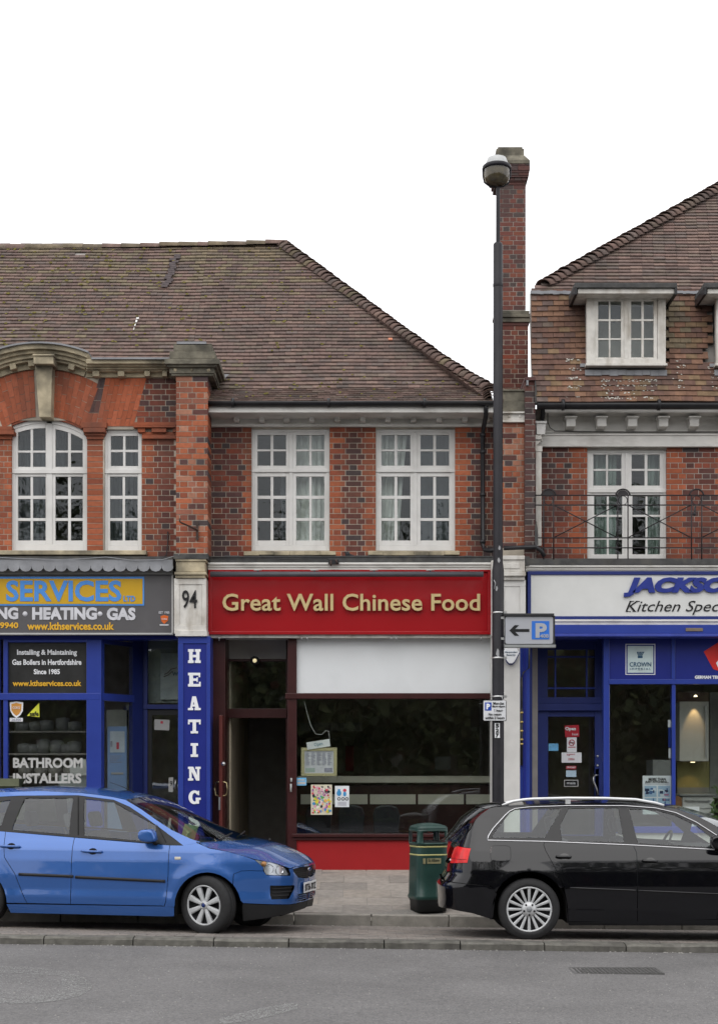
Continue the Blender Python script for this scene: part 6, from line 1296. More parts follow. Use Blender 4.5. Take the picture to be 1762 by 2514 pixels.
def inside(p, poly):
    c = False; n = len(poly); x, y = p
    for i in range(n):
        (x0, y0), (x1, y1) = poly[i], poly[(i + 1) % n]
        if (y0 > y) != (y1 > y) and x < (x1 - x0) * (y - y0) / (y1 - y0) + x0: c = not c
    return c
def dense(poly, st, closed=True):
    out = []; n = len(poly)
    for i in range(n if closed else n - 1):
        a, c = Vector(poly[i]), Vector(poly[(i + 1) % n]); k = max(1, int((c - a).length / st)); out += [tuple(a.lerp(c, j / k)) for j in range(k)]
    return out
def panel2d(poly, holes=(), st=.045):
    vs = dense(poly, st); loops = [list(range(len(vs)))]
    for h in holes: k = len(vs); hv = dense(h, st); vs += hv; loops.append(list(range(k, k + len(hv))))
    edges = [(l[i], l[(i + 1) % len(l)]) for l in loops for i in range(len(l))]; bnd = list(vs); x0, x1 = min(v[0] for v in vs), max(v[0] for v in vs); y0, y1 = min(v[1] for v in vs), max(v[1] for v in vs)
    y = y0 + st * .5; r = 0
    while y < y1:
        x = x0 + st * (.5 if r % 2 else 0)
        while x < x1:
            if inside((x, y), poly) and not any(inside((x, y), h) for h in holes) and min((x - b_[0]) ** 2 + (y - b_[1]) ** 2 for b_ in bnd) > (st * .6) ** 2: vs.append((x, y))
            x += st
        y += st * .87; r += 1
    res = delaunay_2d_cdt([Vector(v) for v in vs], edges, [], 0, 1e-5); V, Fc = res[0], res[2]; out = []
    for f in Fc:
        c = (sum(V[i].x for i in f) / len(f), sum(V[i].y for i in f) / len(f))
        if inside(c, poly) and not any(inside(c, h) for h in holes): out.append(tuple(f))
    return V, out
def body_panel(car, root, name, poly, m, holes=(), off=0, st=.045, gap=0, sides=(1, -1), label=None, back=.0):
    if gap: poly = inset(poly, gap)
    V, Fc = panel2d(poly, holes, st); res = []
    for sd_ in sides:
        b = MB()
        for v in V:
            p = car.at(v.x, v.y, off); b.v.append((p.x, p.y if sd_ > 0 else 2 * car.hw - p.y, p.z))
        for f in Fc:
            ar2 = (V[f[1]].x - V[f[0]].x) * (V[f[2]].y - V[f[0]].y) - (V[f[2]].x - V[f[0]].x) * (V[f[1]].y - V[f[0]].y)
            if abs(ar2) < 2e-6: continue
            b.face(f if (ar2 > 0) == (sd_ > 0) else f[::-1], m, True)
        o = b.build(name, root, fix=False); res.append(o); nr = []
        for v in V:      # true normals of the body surface, so that neighbouring panels shade alike
            e_ = .012; du = car.at(v.x + e_, v.y, off) - car.at(v.x - e_, v.y, off); dv = car.at(v.x, v.y + e_, off) - car.at(v.x, v.y - e_, off); nn = du.cross(dv)
            nn = nn.normalized() if nn.length > 1e-9 else Vector((0, -1, 0)); nr.append((nn.x, nn.y if sd_ > 0 else -nn.y, nn.z))
        o.data.normals_split_custom_set_from_vertices(nr)
        if label: o['label'] = label
    return res
def cross_loft(car, root, name, edge, m, crown, bulge=lambda t: 0, n=14, close=False, flat=1.0):
    """surface from side to side: edge = [(x,y,z)] near-side edge points, crown[i] height gain at the middle, bulge[i] forward gain"""
    b = MB(); L = len(edge)
    for i, e in enumerate(edge):
        for j in range(n + 1):
            t = -1 + 2 * j / n; k = 1 - abs(t) ** 2.4; y = e[1] + (2 * car.hw - 2 * e[1]) * (j / n); b.v.append((e[0] + bulge[i] * (1 - t * t), y, e[2] + crown[i] * k))
    for i in range(L - 1):
        for j in range(n): a = i * (n + 1) + j; b.face([a, a + n + 1, a + n + 2, a + 1], m, True)
    o = b.build(name, root, fix=False); return o
def wheel(root, x, z, y0, w_, R_, rim, spokes, tyre_m, rim_m, steer=0, far=False, kind=0, nm='wheel'):
    """y0 = outer face; +y inward"""
    e = MB(); c = (0, 0, 0); sg_ = -1 if far else 1; T = Matrix.Translation((x, y0 + (w_ / 2 if not far else -w_ / 2), z)) @ Matrix.Rotation(-steer, 4, 'Z') @ Matrix.Scale(sg_, 4, (0, 1, 0)); h = -w_ / 2
    prof = [(rim * 1.0, h + .012), (rim * 1.02, h + .004), (rim * 1.10, h - .004), (R_ - .05, h + .000), (R_ - .022, h + .008), (R_ - .006, h + .022), (R_, h + .04), (R_ + .001, h + .075), (R_ - .007, h + .078), (R_ - .007, h + .086), (R_ + .001, h + .089), (R_ + .001, -h - .089), (R_ - .007, -h - .086), (R_ - .007, -h - .078), (R_, -h - .075), (R_ - .006, -h - .022), (R_ - .05, -h), (rim, -h - .01)]
    ty = MB().lathe(prof, tyre_m, c, 56, 'Y', T).build('tyre', None, fix=True)
    whl = MB(); whl.lathe([(rim, h + .012), (rim - .004, h + .006), (rim - .012, h + .006), (rim - .016, h + .02), (rim - .02, h + .07), (0, h + .08)], mat('wheel_inner_dark', (.02, .02, .022), .5), c, 48, 'Y', T); wo_ = whl.build(nm, root)
    MB().lathe([(rim + .002, h + .010), (rim - .004, h + .003), (rim - .014, h + .006), (rim - .018, h + .016)], rim_m, c, 56, 'Y', T).build('rim', wo_)
    sp_ = MB(); hr = .055 if kind else .05
    for i in range(spokes):
        if kind == 0: a = 6.2832 * (i + .5) / spokes; wi, wo2, r0_, r1_ = .018, .033, .045, rim - .008
        else: a = 6.2832 * i / spokes + math.pi / 2; wi, wo2, r0_, r1_ = .011, .0165, .06, rim - .008
        M_ = T @ Matrix.Rotation(a, 4, 'Y'); k = len(sp_.v); yf0, yf1 = h + (.016 if kind == 0 else .03), h + .012
        segs = [(r0_, wi, yf0), ((r0_ + r1_) / 2, (wi + wo2) / 2, (yf0 + yf1) / 2 - .004), (r1_, wo2, yf1)]
        for (rr_, ww, yf) in segs: sp_.v += [tuple(M_ @ Vector(p)) for p in ((rr_, yf + .004, -ww), (rr_, yf - .003, -ww * .5), (rr_, yf - .003, ww * .5), (rr_, yf + .004, ww), (rr_, yf + .028, ww), (rr_, yf + .028, -ww))]
        for s2 in range(2):
            for j in range(6): q = k + s2 * 6; sp_.face([q + j, q + (j + 1) % 6, q + 6 + (j + 1) % 6, q + 6 + j], rim_m)
    sp_.build('spokes', wo_); MB().lathe([(0, h + .002), (.03, h + .004), (hr * (1 if kind == 0 else 1.35), h + .014), (hr * (1.1 if kind == 0 else 1.5), h + .04)], rim_m, c, 28, 'Y', T).build('hub', wo_)
    if kind == 0:
        MB().lathe([(0, h - .001), (.022, h), (.024, h + .006)], mat('blue_hub_badge', (.01, .03, .15), .3), c, 20, 'Y', T).build('hub_badge', wo_); 
        MB().lathe([(.026, h + .002), (.0285, h - .002), (.032, h + .004)], STEEL, c, 24, 'Y', T).build('hub_ring', wo_)
    else:
        MB().lathe([(0, h - .003), (.028, h), (.031, h + .01)], mat('grey_hub_cap', (.22, .23, .24), .35), c, 24, 'Y', T).build('hub_cap', wo_)
        nb = MB()
        for i in range(5): a = 6.2832 * i / 5 + math.pi / 2 + .63; nb.lathe([(0, h + .004), (.011, h + .004), (.012, h + .016)], BLK, (.056 * math.cos(a), 0, .056 * math.sin(a)), 10, 'Y', T)
        nb.build('wheel_nut', wo_)
    ty.parent = wo_; return wo_
TYRE = mat('tyre_rubber', (.022, .022, .023), .75, .15, 20, .1, 60); BLT = mat('black_car_trim', (.014, .014, .015), .5, .08); UND = mat('underbody_black', (.006, .006, .006), .9)
CG = glass('car_side_glass', tint=(.80, .86, .83), wave=.0, ior=1.6); CHR = mat('chrome_trim', (.75, .75, .77), .12, .02, metal=1)
def seat(root, x, y, z, m, s=1):
    b = MB(); b.box(x - .02, x + .48, y - .22, y + .22, z, z + .16, m); b.box(-.07, .07, -.19, .19, 0, .58, m, Matrix.Translation((x, y, z + .12)) @ Matrix.Rotation(-.32, 4, 'Y')); b.box(-.045, .045, -.13, .13, .62, .80, m, Matrix.Translation((x - .03, y, z + .12)) @ Matrix.Rotation(-.26, 4, 'Y')); o = b.build('car_seat', root); md = o.modifiers.new('b', 'BEVEL'); md.width = .04; md.segments = 3; return o

def housing(root, x, z, r, y0, y1):
    b = MB(); n = 18; k = 0
    for y in (y0, y1): b.v += [(x + r * math.cos(math.pi * i / n), y, z + r * math.sin(math.pi * i / n) if 0 < i < n else z - .10) for i in range(n + 1)]
    for i in range(n): b.face([i, i + 1, n + 2 + i, n + 1 + i], UND)
    b.face(range(n + 1, 2 * n + 2), UND); return b.build('wheel_housing', root)
# ---------------------------------------------------------------- the blue hatchback
OY = 16.45; CB = Car((X(505, OY - .04), OY - .04, -.014), R(12.5), [(-3.46, .93), (-3.43, .45), (-3.27, .14), (-3.0, .02), (-2.6, 0), (-1.5, 0), (-.5, 0), (.0, .0), (.22, .006), (.42, .04), (.60, .11), (.74, .22), (.83, .38), (.875, .58), (.90, .93)], .92,
    [(.10, .06), (.20, .03), (.30, .010), (.38, .002), (.46, .008), (.60, .0), (.78, .012), (.90, .035), (.96, .06), (1.02, .10), (1.15, .165), (1.30, .245), (1.42, .33), (1.52, .42)], [(0.0, .32, .37), (-2.64, .34, .37)])
blue = thing('parked_car', 'blue hatchback with steel wheel covers parked nose out in front of the heating shop', 'car', CB.O, -CB.th, local=True)
BP = mat('metallic_blue_paint', (.031, .108, .35), .25, .03, 3, metal=.35, coat=1)
def nb(x, y): return (x / 2.011, 1900 + y / 2.011)      # positions noted on an enlarged strip of the photograph
def tb(pts): return [CB.tr(*nb(*p)) for p in pts]
def nc(x, y): return (300 + x / 3.218, 1900 + y / 3.218)
def tc(pts): return [CB.tr(*nc(*p)) for p in pts]
def arcp(cx, cz, r, a0, a1, n=16): return [(cx + r * math.cos(R(a0 + (a1 - a0) * i / n)), cz + r * math.sin(R(a0 + (a1 - a0) * i / n))) for i in range(n + 1)]
AR = .365; ax, az = 0.02, .30
belt = tb([(0, 285), (181 * 2.011 * .5, 297), (365, 305), (600, 327), (820, 352)])
door_bot = .21
qd1 = tb([(370, 310)])[0][0]; qd2a = tb([(838, 357)])[0][0]; qd2b = tb([(820, 655)])[0][0]
z_at = lambda q: belt[0][1] + (q - belt[0][0]) * (belt[-1][1] - belt[0][1]) / (belt[-1][0] - belt[0][0])
q_rear = -2.64; ra = arcp(-2.64, .30, AR, 0, 180)
# rear wing (behind rear door) incl. far tail
zb_ = z_at(-2.9)
rd_edge = [(q_rear + .29, z_at(-2.4)), (q_rear + .33, .80), (q_rear + .46, .62), (q_rear + .54, .42), (q_rear + .60, .30)]
wing = [(CB.s0 + .001, .32), (-3.2, .30), (-3.03, .295)] + [p for p in ra[::-1] if p[1] > .29] + [(q_rear + .38, .30)] + [(p[0] - .0, p[1]) for p in rd_edge[::-1]] + [(-2.9, z_at(-2.9)), (-3.3, z_at(-3.3) - .01), (CB.s0 + .001, z_at(-3.3) - .02)]
body_panel(CB, blue, 'rear_wing', wing, BP, gap=.003)
rdoor = rd_edge + [(qd1 - .01, .30), (qd1, .6), (qd1, z_at(qd1))]
body_panel(CB, blue, 'door', rdoor, BP, gap=.0035); fdoor = [(qd1, z_at(qd1)), (qd1, .6), (qd1 - .01, .30), (qd2b - .02, .30), (qd2b, .36), (qd2a, .62), (qd2a, z_at(qd2a))]; body_panel(CB, blue, 'door', fdoor, BP, gap=.0035)
body_panel(CB, blue, 'sill', [(q_rear + .36, .29), (q_rear + .40, .19), (qd2b, .185), (ax - .38, .19), (ax - .37, .29), (qd2b, .297)], BP, gap=.002)
# front wing
hl = tc([(1048, 682), (1165, 697), (1250, 722), (1300, 745), (1328, 790), (1325, 806), (1140, 802), (1115, 740)])
edge_b = tc([(480, 572), (482, 560), (490, 494), (560, 522), (615, 557), (690, 590), (830, 615), (960, 650), (1048, 682)])
bump_top = tc([(1115, 770), (1000, 767), (940, 770), (880, 795)])
arch = [p for p in arcp(ax, az, AR, 180, 0)]
wingf = [(qd2a, z_at(qd2a)), (qd2a, .62), (qd2b, .36), (qd2b - .018, .30), (qd2b - .018, .293), (ax - AR - .01, .29)] + [p for p in arch if p[1] > .29 and p[0] < bump_top[-1][0] - .015] + [(.296, .538)] + bump_top[::-1] + [hl[7], hl[0]] + edge_b[::-1][1:-1] + [(edge_b[0][0], z_at(qd2a) + .0)]
body_panel(CB, blue, 'front_wing', wingf, BP, gap=.003)
# front bumper up to the nose centre
S1 = CB.s1 - .002; gr = tc([(1345, 752), (1400, 732), (1480, 722)]); grb = tc([(1390, 822), (1440, 828), (1495, 822)])
zt1 = gr[-1][1]; ztl = tc([(1312, 752)])[0]
spl = tc([(955, 1025), (1320, 1035), (1515, 1000)]); zsp = [p[1] for p in spl]
bumper = bump_top[::-1] + [hl[6], hl[5], hl[4], ztl, (gr[0][0], gr[0][1] + .01), (gr[1][0], gr[1][1] + .012), (S1, zt1 + .012), (S1, zsp[2]), (spl[2][0] - .05, zsp[2]), spl[1], (spl[0][0], zsp[0])] + [p for p in arch[::-1] if p[0] > bump_top[-1][0] - .003 and p[1] > zsp[0]] + [(.299, .536)]
ga = tc([(1345, 755), (1400, 740), (1480, 730)]); gg = [ga[0], ga[1], ga[2], (S1 - .01, ga[2][1] + .003), (S1 - .01, grb[1][1]), grb[2], grb[1], grb[0], tc([(1358, 785)])[0]]
vent = tc([(1167, 885), (1360, 882), (1358, 910), (1315, 990), (1180, 995), (1168, 960)]); lgr = tc([(1385, 955), (1440, 945), (1515, 935), (1517, 985), (1440, 1003), (1365, 1008)])
lg2 = [lgr[0], lgr[1], (max(lgr[2][0], S1 - .05), lgr[2][1]), (S1 - .01, lgr[2][1]), (S1 - .01, lgr[3][1]), (lgr[4][0], lgr[4][1]), lgr[5]]
body_panel(CB, blue, 'front_bumper', bumper, BP, holes=[gg, vent, lg2], gap=.0025, st=.035)
low = [(spl[0][0], zsp[0] - .004), (spl[1][0], spl[1][1] - .004), (S1, zsp[2] - .004), (S1, zsp[2] - .075), (spl[1][0], zsp[1] - .10), (arch[-1][0] + .02, .15), (arch[-1][0] + .01, .25)]
body_panel(CB, blue, 'lower_spoiler', low, BLT, off=.01)
for nm, pl_ in (('grille', gg), ('air_vent', vent), ('lower_grille', lg2)):
    g_ = body_panel(CB, blue, nm, pl_, BLT, off=.03)
    b = MB(); z0, z1 = min(p[1] for p in pl_), max(p[1] for p in pl_); q0, q1 = min(p[0] for p in pl_), max(p[0] for p in pl_); k = 4 if nm != 'grille' else 6
    for sd_ in (1, -1):
        for i in range(1, k):
            z = z0 + (z1 - z0) * i / k; pp = []
            for j in range(13):
                q = q0 + (q1 - q0) * j / 12
                if inside((q, z), pl_): v = CB.at(q, z, .012); pp.append((v.x, v.y if sd_ > 0 else 2 * CB.hw - v.y, v.z))
            if len(pp) > 1: b.tube(pp, .006 if nm != 'grille' else .004, BLT if nm != 'lower_grille' else BP, 5)
    b.build('slats', g_[0])
v = CB.at(S1, gr[-1][1] - .045, -.004); TT = Matrix.Translation((v.x + .0, CB.hw, v.z)) @ Matrix.Rotation(R(90), 4, 'Z'); e = MB(); e.lathe([(0, -.006), (.05, -.004), (.056, .004)], STEEL, (0, 0, 0), 24, 'Y', TT @ Matrix.Scale(.42, 4, (0, 0, 1))); e.lathe([(0, -.009), (.044, -.007), (.046, 0)], mat('oval_badge_blue', (.01, .03, .2), .3), (0, 0, 0), 24, 'Y', TT @ Matrix.Scale(.40, 4, (0, 0, 1))); e.build('badge', blue)
# number plate
pz = tc([(1470, 890)])[0][1]; vx = CB.at(S1, pz).x + .012; WPL = mat('number_plate_white', (.68, .69, .7), .35); b = MB().box(vx - .004, vx + .006, CB.hw - .26, CB.hw + .26, pz - .056, pz + .056, WPL); pl_o = b.build('number_plate', blue)
Vt, Ft = text_mesh('BT56 BYZ', .03, 0, .01, 0, 1.0); w0, w1 = min(v.x for v in Vt), max(v.x for v in Vt); h0, h1 = min(v.y for v in Vt), max(v.y for v in Vt); b = MB(); b.v = [(vx + .009 + (0 if v.z < 0 else .001), CB.hw - .235 + (v.x - w0) / (w1 - w0) * .47, pz - .038 + (v.y - h0) / (h1 - h0) * .076) for v in Vt]; [b.face(f, BLK) for f in Ft]; b.build('lettering', pl_o)
# headlight
hlp = body_panel(CB, blue, 'headlight', inset(hl, .002), mat('headlight_silver', (.55, .56, .58), .2, .25, 14, metal=.6), off=.03, st=.03); body_panel(CB, blue, 'headlight_lens', inset(hl, .002), glass('clear_lens', tint=(.9, .92, .94)), off=.0, st=.03)
for (x_, y_, r_) in ((1165, 757, .055), (1255, 765, .05)):
    q, z = tc([(x_, y_)])[0]; v = CB.at(q, z, .02); v2 = CB.at(q, z, .05); n_ = (v2 - v).normalized(); rot = Vector((0, 1, 0)).rotation_difference(n_).to_matrix().to_4x4(); MB().lathe([(r_, 0), (r_ * .8, .02), (r_ * .3, .035), (0, .03)], CHR, (0, 0, 0), 20, 'Y', Matrix.Translation(v) @ rot).build('reflector', hlp[0])
q, z = tc([(1120, 715)])[0]; v = CB.at(q, z, .02); MB().lathe([(0, -.02), (.025, -.01), (.03, .01)], mat('amber_lens', (.5, .25, .1), .3), v, 12, 'Y').build('indicator_bulb', hlp[0])
# greenhouse
roof_e = tb([(0, 115), (100, 110), (385, 108), (560, 130), (640, 165), (700, 205), (780, 262), (905, 357)])   # lower edge of the painted roof strip
roof_t = tb([(0, 92), (200, 86), (400, 96), (500, 108), (560, 117), (620, 130), (700, 178), (780, 235), (850, 280), (940, 322), (990, 338)])
dz = lambda q: z_at(q)
rq = -3.15; z_re = roof_e[0][1] - .05
gh = [(rq, dz(rq)), (rq + .12, z_re - .06), (-2.6, roof_e[0][1] + .0)] + roof_e + [(qd2a + .01, dz(qd2a) + .004), (qd1, dz(qd1) + .004)]
g1 = tb([(62, 278), (62, 262), (100, 170), (122, 122), (135, 119), (358, 120), (361, 130), (340, 300)]); g2 = tb([(415, 306), (416, 124), (560, 141), (650, 192), (768, 257), (768, 338)])
g0 = [(-2.98, dz(-2.98) + .05), (-2.80, roof_e[0][1] - .09), tb([(40, 128)])[0], tb([(0, 262)])[0]]; g0 = [(-2.98, dz(-2.98) + .05), (-2.84, roof_e[0][1] - .10)] + tb([(52, 130), (5, 258)])
body_panel(CB, blue, 'window_surround', gh, BLT, holes=[g0, g1, g2], off=.004)
for g_ in (g0, g1, g2): body_panel(CB, blue, 'side_window', inset(g_, -.004), CG, off=.012, st=.08)
body_panel(CB, blue, 'roof_rail', [(p[0], p[1] + .004) for p in roof_e[:1]] + [(p[0], p[1] + .003) for p in roof_e[1:]] + roof_t[::-1] + [(-2.6, roof_t[0][1]), (-3.0, roof_t[0][1] - .03), (-3.16, roof_t[0][1] - .12), (CB.s0 + .35, dz(-3.2) + .05), (CB.s0 + .35, dz(-3.2)), (rq, dz(rq)), (rq + .12, z_re - .056), (-2.6, roof_e[0][1] + .004)], BP)
MB().box(-.004, .004, -.003, .01, dz(-1.4) - .02, 1.38, BLT, Matrix.Translation((0, 0, 0))) 
for q_, (a, c) in ((0, ((365, 110), (372, 303))), (1, ((384, 110), (380, 305)))): pass
ln = [CB.at(*CB.tr(*nb(386, 112 + i * 19)), -.001) for i in range(11)]; MB().tube(ln, .004, UND, 5).build('door_gap_line', blue)
ln = [CB.at(*CB.tr(*nb(775 + i * 7.5, 252 + i * 14.5)), -.001) for i in range(7)]; MB().tube(ln, .003, UND, 5).build('door_gap_line', blue)
# roof, windscreen, bonnet
E = lambda q, z, o=0: CB.at(q, z, o)
ed = [E(p[0], p[1]) for p in roof_t[:6]]; rear = [Vector((-3.02, ed[0].y + .0, ed[0].z - .025)), Vector((-2.6, ed[0].y, ed[0].z + .002))]
cross_loft(CB, blue, 'roof', rear + ed, BP, [.045] * 2 + [.05, .055, .055, .05, .04, .035], [0, 0, 0, 0, 0, .03, .06, .10])
WSG = glass('windscreen_glass', tint=(.70, .77, .73), ior=1.8); wp = [E(p[0], p[1], .003) for p in roof_t[5:]]
cross_loft(CB, blue, 'windscreen', wp, WSG, [.032, .03, .025, .02, .012, .0], [.10, .13, .17, .21, .26, .30])
cross_loft(CB, blue, 'rear_window', [rear[0], Vector((-3.25, rear[0].y, rear[0].z - .25)), Vector((-3.38, rear[0].y - .1, dz(-3.2)))], WSG, [.04, .03, .01], [-.02, -.05, -.08])
be = tc([(600, 543), (640, 570), (690, 588), (830, 613), (960, 648), (1048, 680), (1180, 700), (1260, 722), (1318, 750)]); bee = [E(p[0], p[1]) for p in be]
bee = [Vector(bee[0]), Vector(bee[1])] + [Vector(p) for p in bee[2:]]
top = MB(); cz = CB.at(S1, gr[-1][1] + .014)
rows_ = []; L = len(bee)
for i, e in enumerate(bee):
    t = i / (L - 1); ctr_x = (bee[0].x + .26) * (1 - t) + (cz.x) * t; ctr_z = e.z + .055 * (1 - t) + t * (.0); row = []
    czv = .985 * (1 - t) + (cz.z + .004) * t; czv += .06 * math.sin(math.pi * t)
    for j in range(17):
        s = -1 + 2 * j / 16; k = 1 - abs(s) ** 2.6; y = e.y + (2 * CB.hw - 2 * e.y) * j / 16; cr = .012 * math.exp(-((abs(s) - .55) / .1) ** 2) * (1 - t); row.append((e.x + (ctr_x - e.x) * (1 - s * s), y, e.z + (czv - e.z) * k + cr))
    rows_.append(row)
for r_ in rows_: top.v += r_
for i in range(L - 1):
    for j in range(16): a = i * 17 + j; top.face([a, a + 17, a + 18, a + 1], BP, True)
bon = top.build('bonnet', blue, fix=False); md = bon.modifiers.new('s', 'SUBSURF'); md.levels = 1; md.render_levels = 2
# scuttle, wipers, wing to bonnet seam
MB().tube([Vector(v) + Vector((-.02, 0, -.012)) for v in rows_[0]], .022, BLT, 6).build('scuttle', blue)
for (y0, y1, x1) in ((.35, .95, .30), (.95, 1.45, .30)): MB().tube([(bee[0].x + .16, y0, 1.0), (bee[0].x + .12, y1 - .05, 1.05)], .010, BLT, 6).build('wiper', blue)
# interior
DKI = mat('dark_car_interior', (.03, .03, .032), .8); SG = mat('grey_car_seat', (.055, .058, .065), .85)
fl = MB(); fl.box(-3.2, .70, .3, 1.54, .22, .32, UND); fl.box(-.62, .84, .12, 1.72, .30, .62, UND) if False else None; fl.box(-2.2, -.5, .08, 1.76, .2, .34, DKI); fl.build('floor_pan', blue)
MB().box(-.75, -.40, .15, 1.70, .55, .93, DKI).build('dashboard', blue, bevel=.05)
for (x_, y_) in ((-1.55, .50), (-1.55, 1.32), (-2.35, .50), (-2.35, 1.32)): seat(blue, x_, y_ + (.07 if y_ < .9 else -.05), .38, SG)
sw = MB(); TT = Matrix.Translation((-.92, .55, .92)) @ Matrix.Rotation(R(25), 4, 'Y'); pts = [TT @ Vector((0, .18 * math.cos(t), .18 * math.sin(t))) for t in [6.283 * i / 24 for i in range(25)]]; sw.tube(pts, .014, DKI, 8).tube([pts[0], pts[12]], .018, DKI, 8); sw.build('steering_wheel', blue)
MB().box(-1.0, -.97, .85, .97, 1.30, 1.36, DKI).build('rear_view_mirror', blue, bevel=.01)
pp_ = MB(); pp_.poly([(-.50, .62, .98), (-.44, .92, .96), (-.38, .90, 1.12), (-.46, .66, 1.16)], mat('leaflet_green', (.35, .5, .3), .7)); pp_.poly([(-.62, .5, 1.0), (-.60, .53, 1.22), (-.58, .56, 1.22), (-.60, .55, 1.0)], WINT); pp_.build('dashboard_papers', blue, fix=False)
# inner wheel housings and shell
for xx in (ax, -2.64):
    for (ya, yb) in ((.03, .42), (1.81, 1.42)): housing(blue, xx, az, AR + .012, ya, yb)
MB().box(-.35, .72, .40, 1.44, .18, .78, UND).build('engine_bay', blue); MB().box(-2.25, -.42, .2, 1.64, .20, .30, UND).build('underbody', blue)
for xx, st_ in ((0.0, R(17)), (-2.64, 0)):
    zc_ = .315 if xx == 0 else CB.tr(-60, 2206)[1] * 0 + .345
    w1_ = wheel(blue, xx, zc_, -.0 if xx == 0 else .02, .20, .315, .215, 8, TYRE, mat('silver_wheel_cover', (.42, .43, .44), .35, .1, 12), st_); wheel(blue, xx, zc_ - .075, 1.80, .20, .315, .215, 8, TYRE, mat('silver_wheel_cover'), st_, far=True)
# mouldings, handles, mirror, repeater, aerial
def strip(car, root, name, pts, h_, m, off=-.012, st=.06):
    c = dense(pts, st, False) + [pts[-1]]; b = MB(); n_ = len(c)
    for (q, z) in c:
        for (dz_, o_) in ((h_ / 2, .004), (h_ / 2 - .005, off), (-h_ / 2 + .005, off), (-h_ / 2, .004)): v = car.at(q, z + dz_, o_); b.v.append(tuple(v))
    for i in range(n_ - 1):
        for j in range(3): a = i * 4 + j; b.face([a, a + 4, a + 5, a + 1], m, True)
    b.face([3, 2, 1, 0], m); a = (n_ - 1) * 4; b.face([a, a + 1, a + 2, a + 3], m); return b.build(name, root, fix=False)
strip(CB, blue, 'side_moulding', tb([(93, 497), (362, 508)]), .034, BLT); strip(CB, blue, 'side_moulding', tb([(372, 511), (815, 532)]), .034, BLT)
def handle(car, root, p0, p1, m, cup=True):
    (q0, z0), (q1, z1) = p0, p1; pts = []
    for i in range(9): t = i / 8; v = car.at(q0 + (q1 - q0) * t, z0 + (z1 - z0) * t, -.012 - .022 * math.sin(math.pi * t) ** .5); pts.append(v)
    if cup:
        b = MB(); qm, zm = (q0 + q1) / 2 + .01, (z0 + z1) / 2; c0 = [(qm + .05 * math.cos(t), zm + .035 * math.sin(t)) for t in [6.283 * i / 16 for i in range(16)]]; body_panel(car, root, 'handle_recess', c0, UND if m is BP else mat('gloss_black_recess', (.006, .006, .006), .1, coat=1), off=-.0015, sides=(1,))
    h_ = MB().tube(pts, .013, m, 8).build('handle', root); return h_
handle(CB, blue, tb([(2, 357)])[0], tb([(100, 360)])[0], BP); handle(CB, blue, tb([(404, 382)])[0], tb([(504, 386)])[0], BP)
q, z = tb([(878, 418)])[0]; v = CB.at(q, z, -.004); MB().box(-.035, .035, -.006, .006, -.015, .015, mat('clear_repeater', (.6, .55, .45), .3), Matrix.Translation(v)).build('side_repeater', blue, bevel=.01)
mq, mz = CB.tr(*nb(748, 315)); v = CB.at(mq, mz); mm = MB()
prof = [(.0, .0), (.10, .03), (.115, .08), (.10, .135), (.0, .16)]
mo = MB(); r_ = [(-.105, -.055), (.095, -.06), (.115, -.03), (.085, .075), (.04, .088), (-.06, .085), (-.095, .06)]
for (yy, sc) in ((-.20, .80), (-.185, .95), (-.12, 1.0), (-.04, .95)): mo.v += [(v.x + p[0] * sc, v.y + yy, v.z + .01 + p[1] * sc) for p in r_]
for s2 in range(3):
    for j in range(7): a = s2 * 7; mo.face([a + j, a + (j + 1) % 7, a + 7 + (j + 1) % 7, a + 7 + j], BP, True)
mo.face(range(7), BP); mo.face(range(27, 20, -1), BLT); mro = mo.build('door_mirror', blue); md = mro.modifiers.new('b', 'SUBSURF'); md.levels = 1; md.render_levels = 2
MB().tube([v + Vector((.05, -.10, -.03)), v + Vector((.07, -.02, -.07)), v + Vector((.08, .05, -.09))], .028, BLT, 8).build('mirror_arm', blue)
MB().tube([(-1.15, .92, 1.50), (-1.28, .92, 1.56), (-1.45, .92, 1.62)], .006, BLT, 6, r2=.002).build('aerial', blue)
MB().tube([(bee[0].x + .5, 1.1, .95), (bee[0].x + .5, 1.1, .985)], .012, BLT, 6).build('washer_jet', blue)
# ---------------------------------------------------------------- the black estate
OA = 16.08; zA = -.035; CA = Car((X(1299, OA), OA, zA), R(1.0), [(-.925, .88), (-.91, .55), (-.87, .30), (-.80, .15), (-.68, .055), (-.48, .015), (-.25, 0), (.5, 0), (1.5, 0), (2.4, 0), (2.9, .02), (3.2, .10), (3.42, .3), (3.5, .6), (3.52, .88)], .885,
    [(.10, .045), (.20, .022), (.32, .010), (.42, .006), (.56, .0), (.72, .008), (.84, .03), (.93, .06), (.99, .095), (1.12, .17), (1.28, .26), (1.38, .34), (1.45, .42)], [(0.0, .33, .385), (2.65, .33, .385)])
CA.tail = .075
blk = thing('parked_car', 'glossy black estate car with roof rails parked in front of the kitchen shop', 'car', CA.O, -CA.th, local=True)
KP = mat('gloss_black_car_paint', (.003, .003, .0045), .12, 0, coat=.72, spec=.15)
def na(x, y): return (960 + x / 2.006, 1920 + y / 2.006)
def ta(pts): return [CA.tr(*na(*p)) for p in pts]
def nd(x, y): return (1000 + x / 3.831, 1960 + y / 3.831)
def td(pts): return [CA.tr(*nd(*p)) for p in pts]
AA = .385; aA = arcp(0, .33, AA, 180, 0); S0 = CA.s0 + .002
beltA = ta([(475, 290), (760, 296), (1190, 314), (1570, 338)]); zb = lambda q: beltA[0][1] + (q - beltA[0][0]) * (beltA[-1][1] - beltA[0][1]) / (beltA[-1][0] - beltA[0][0])
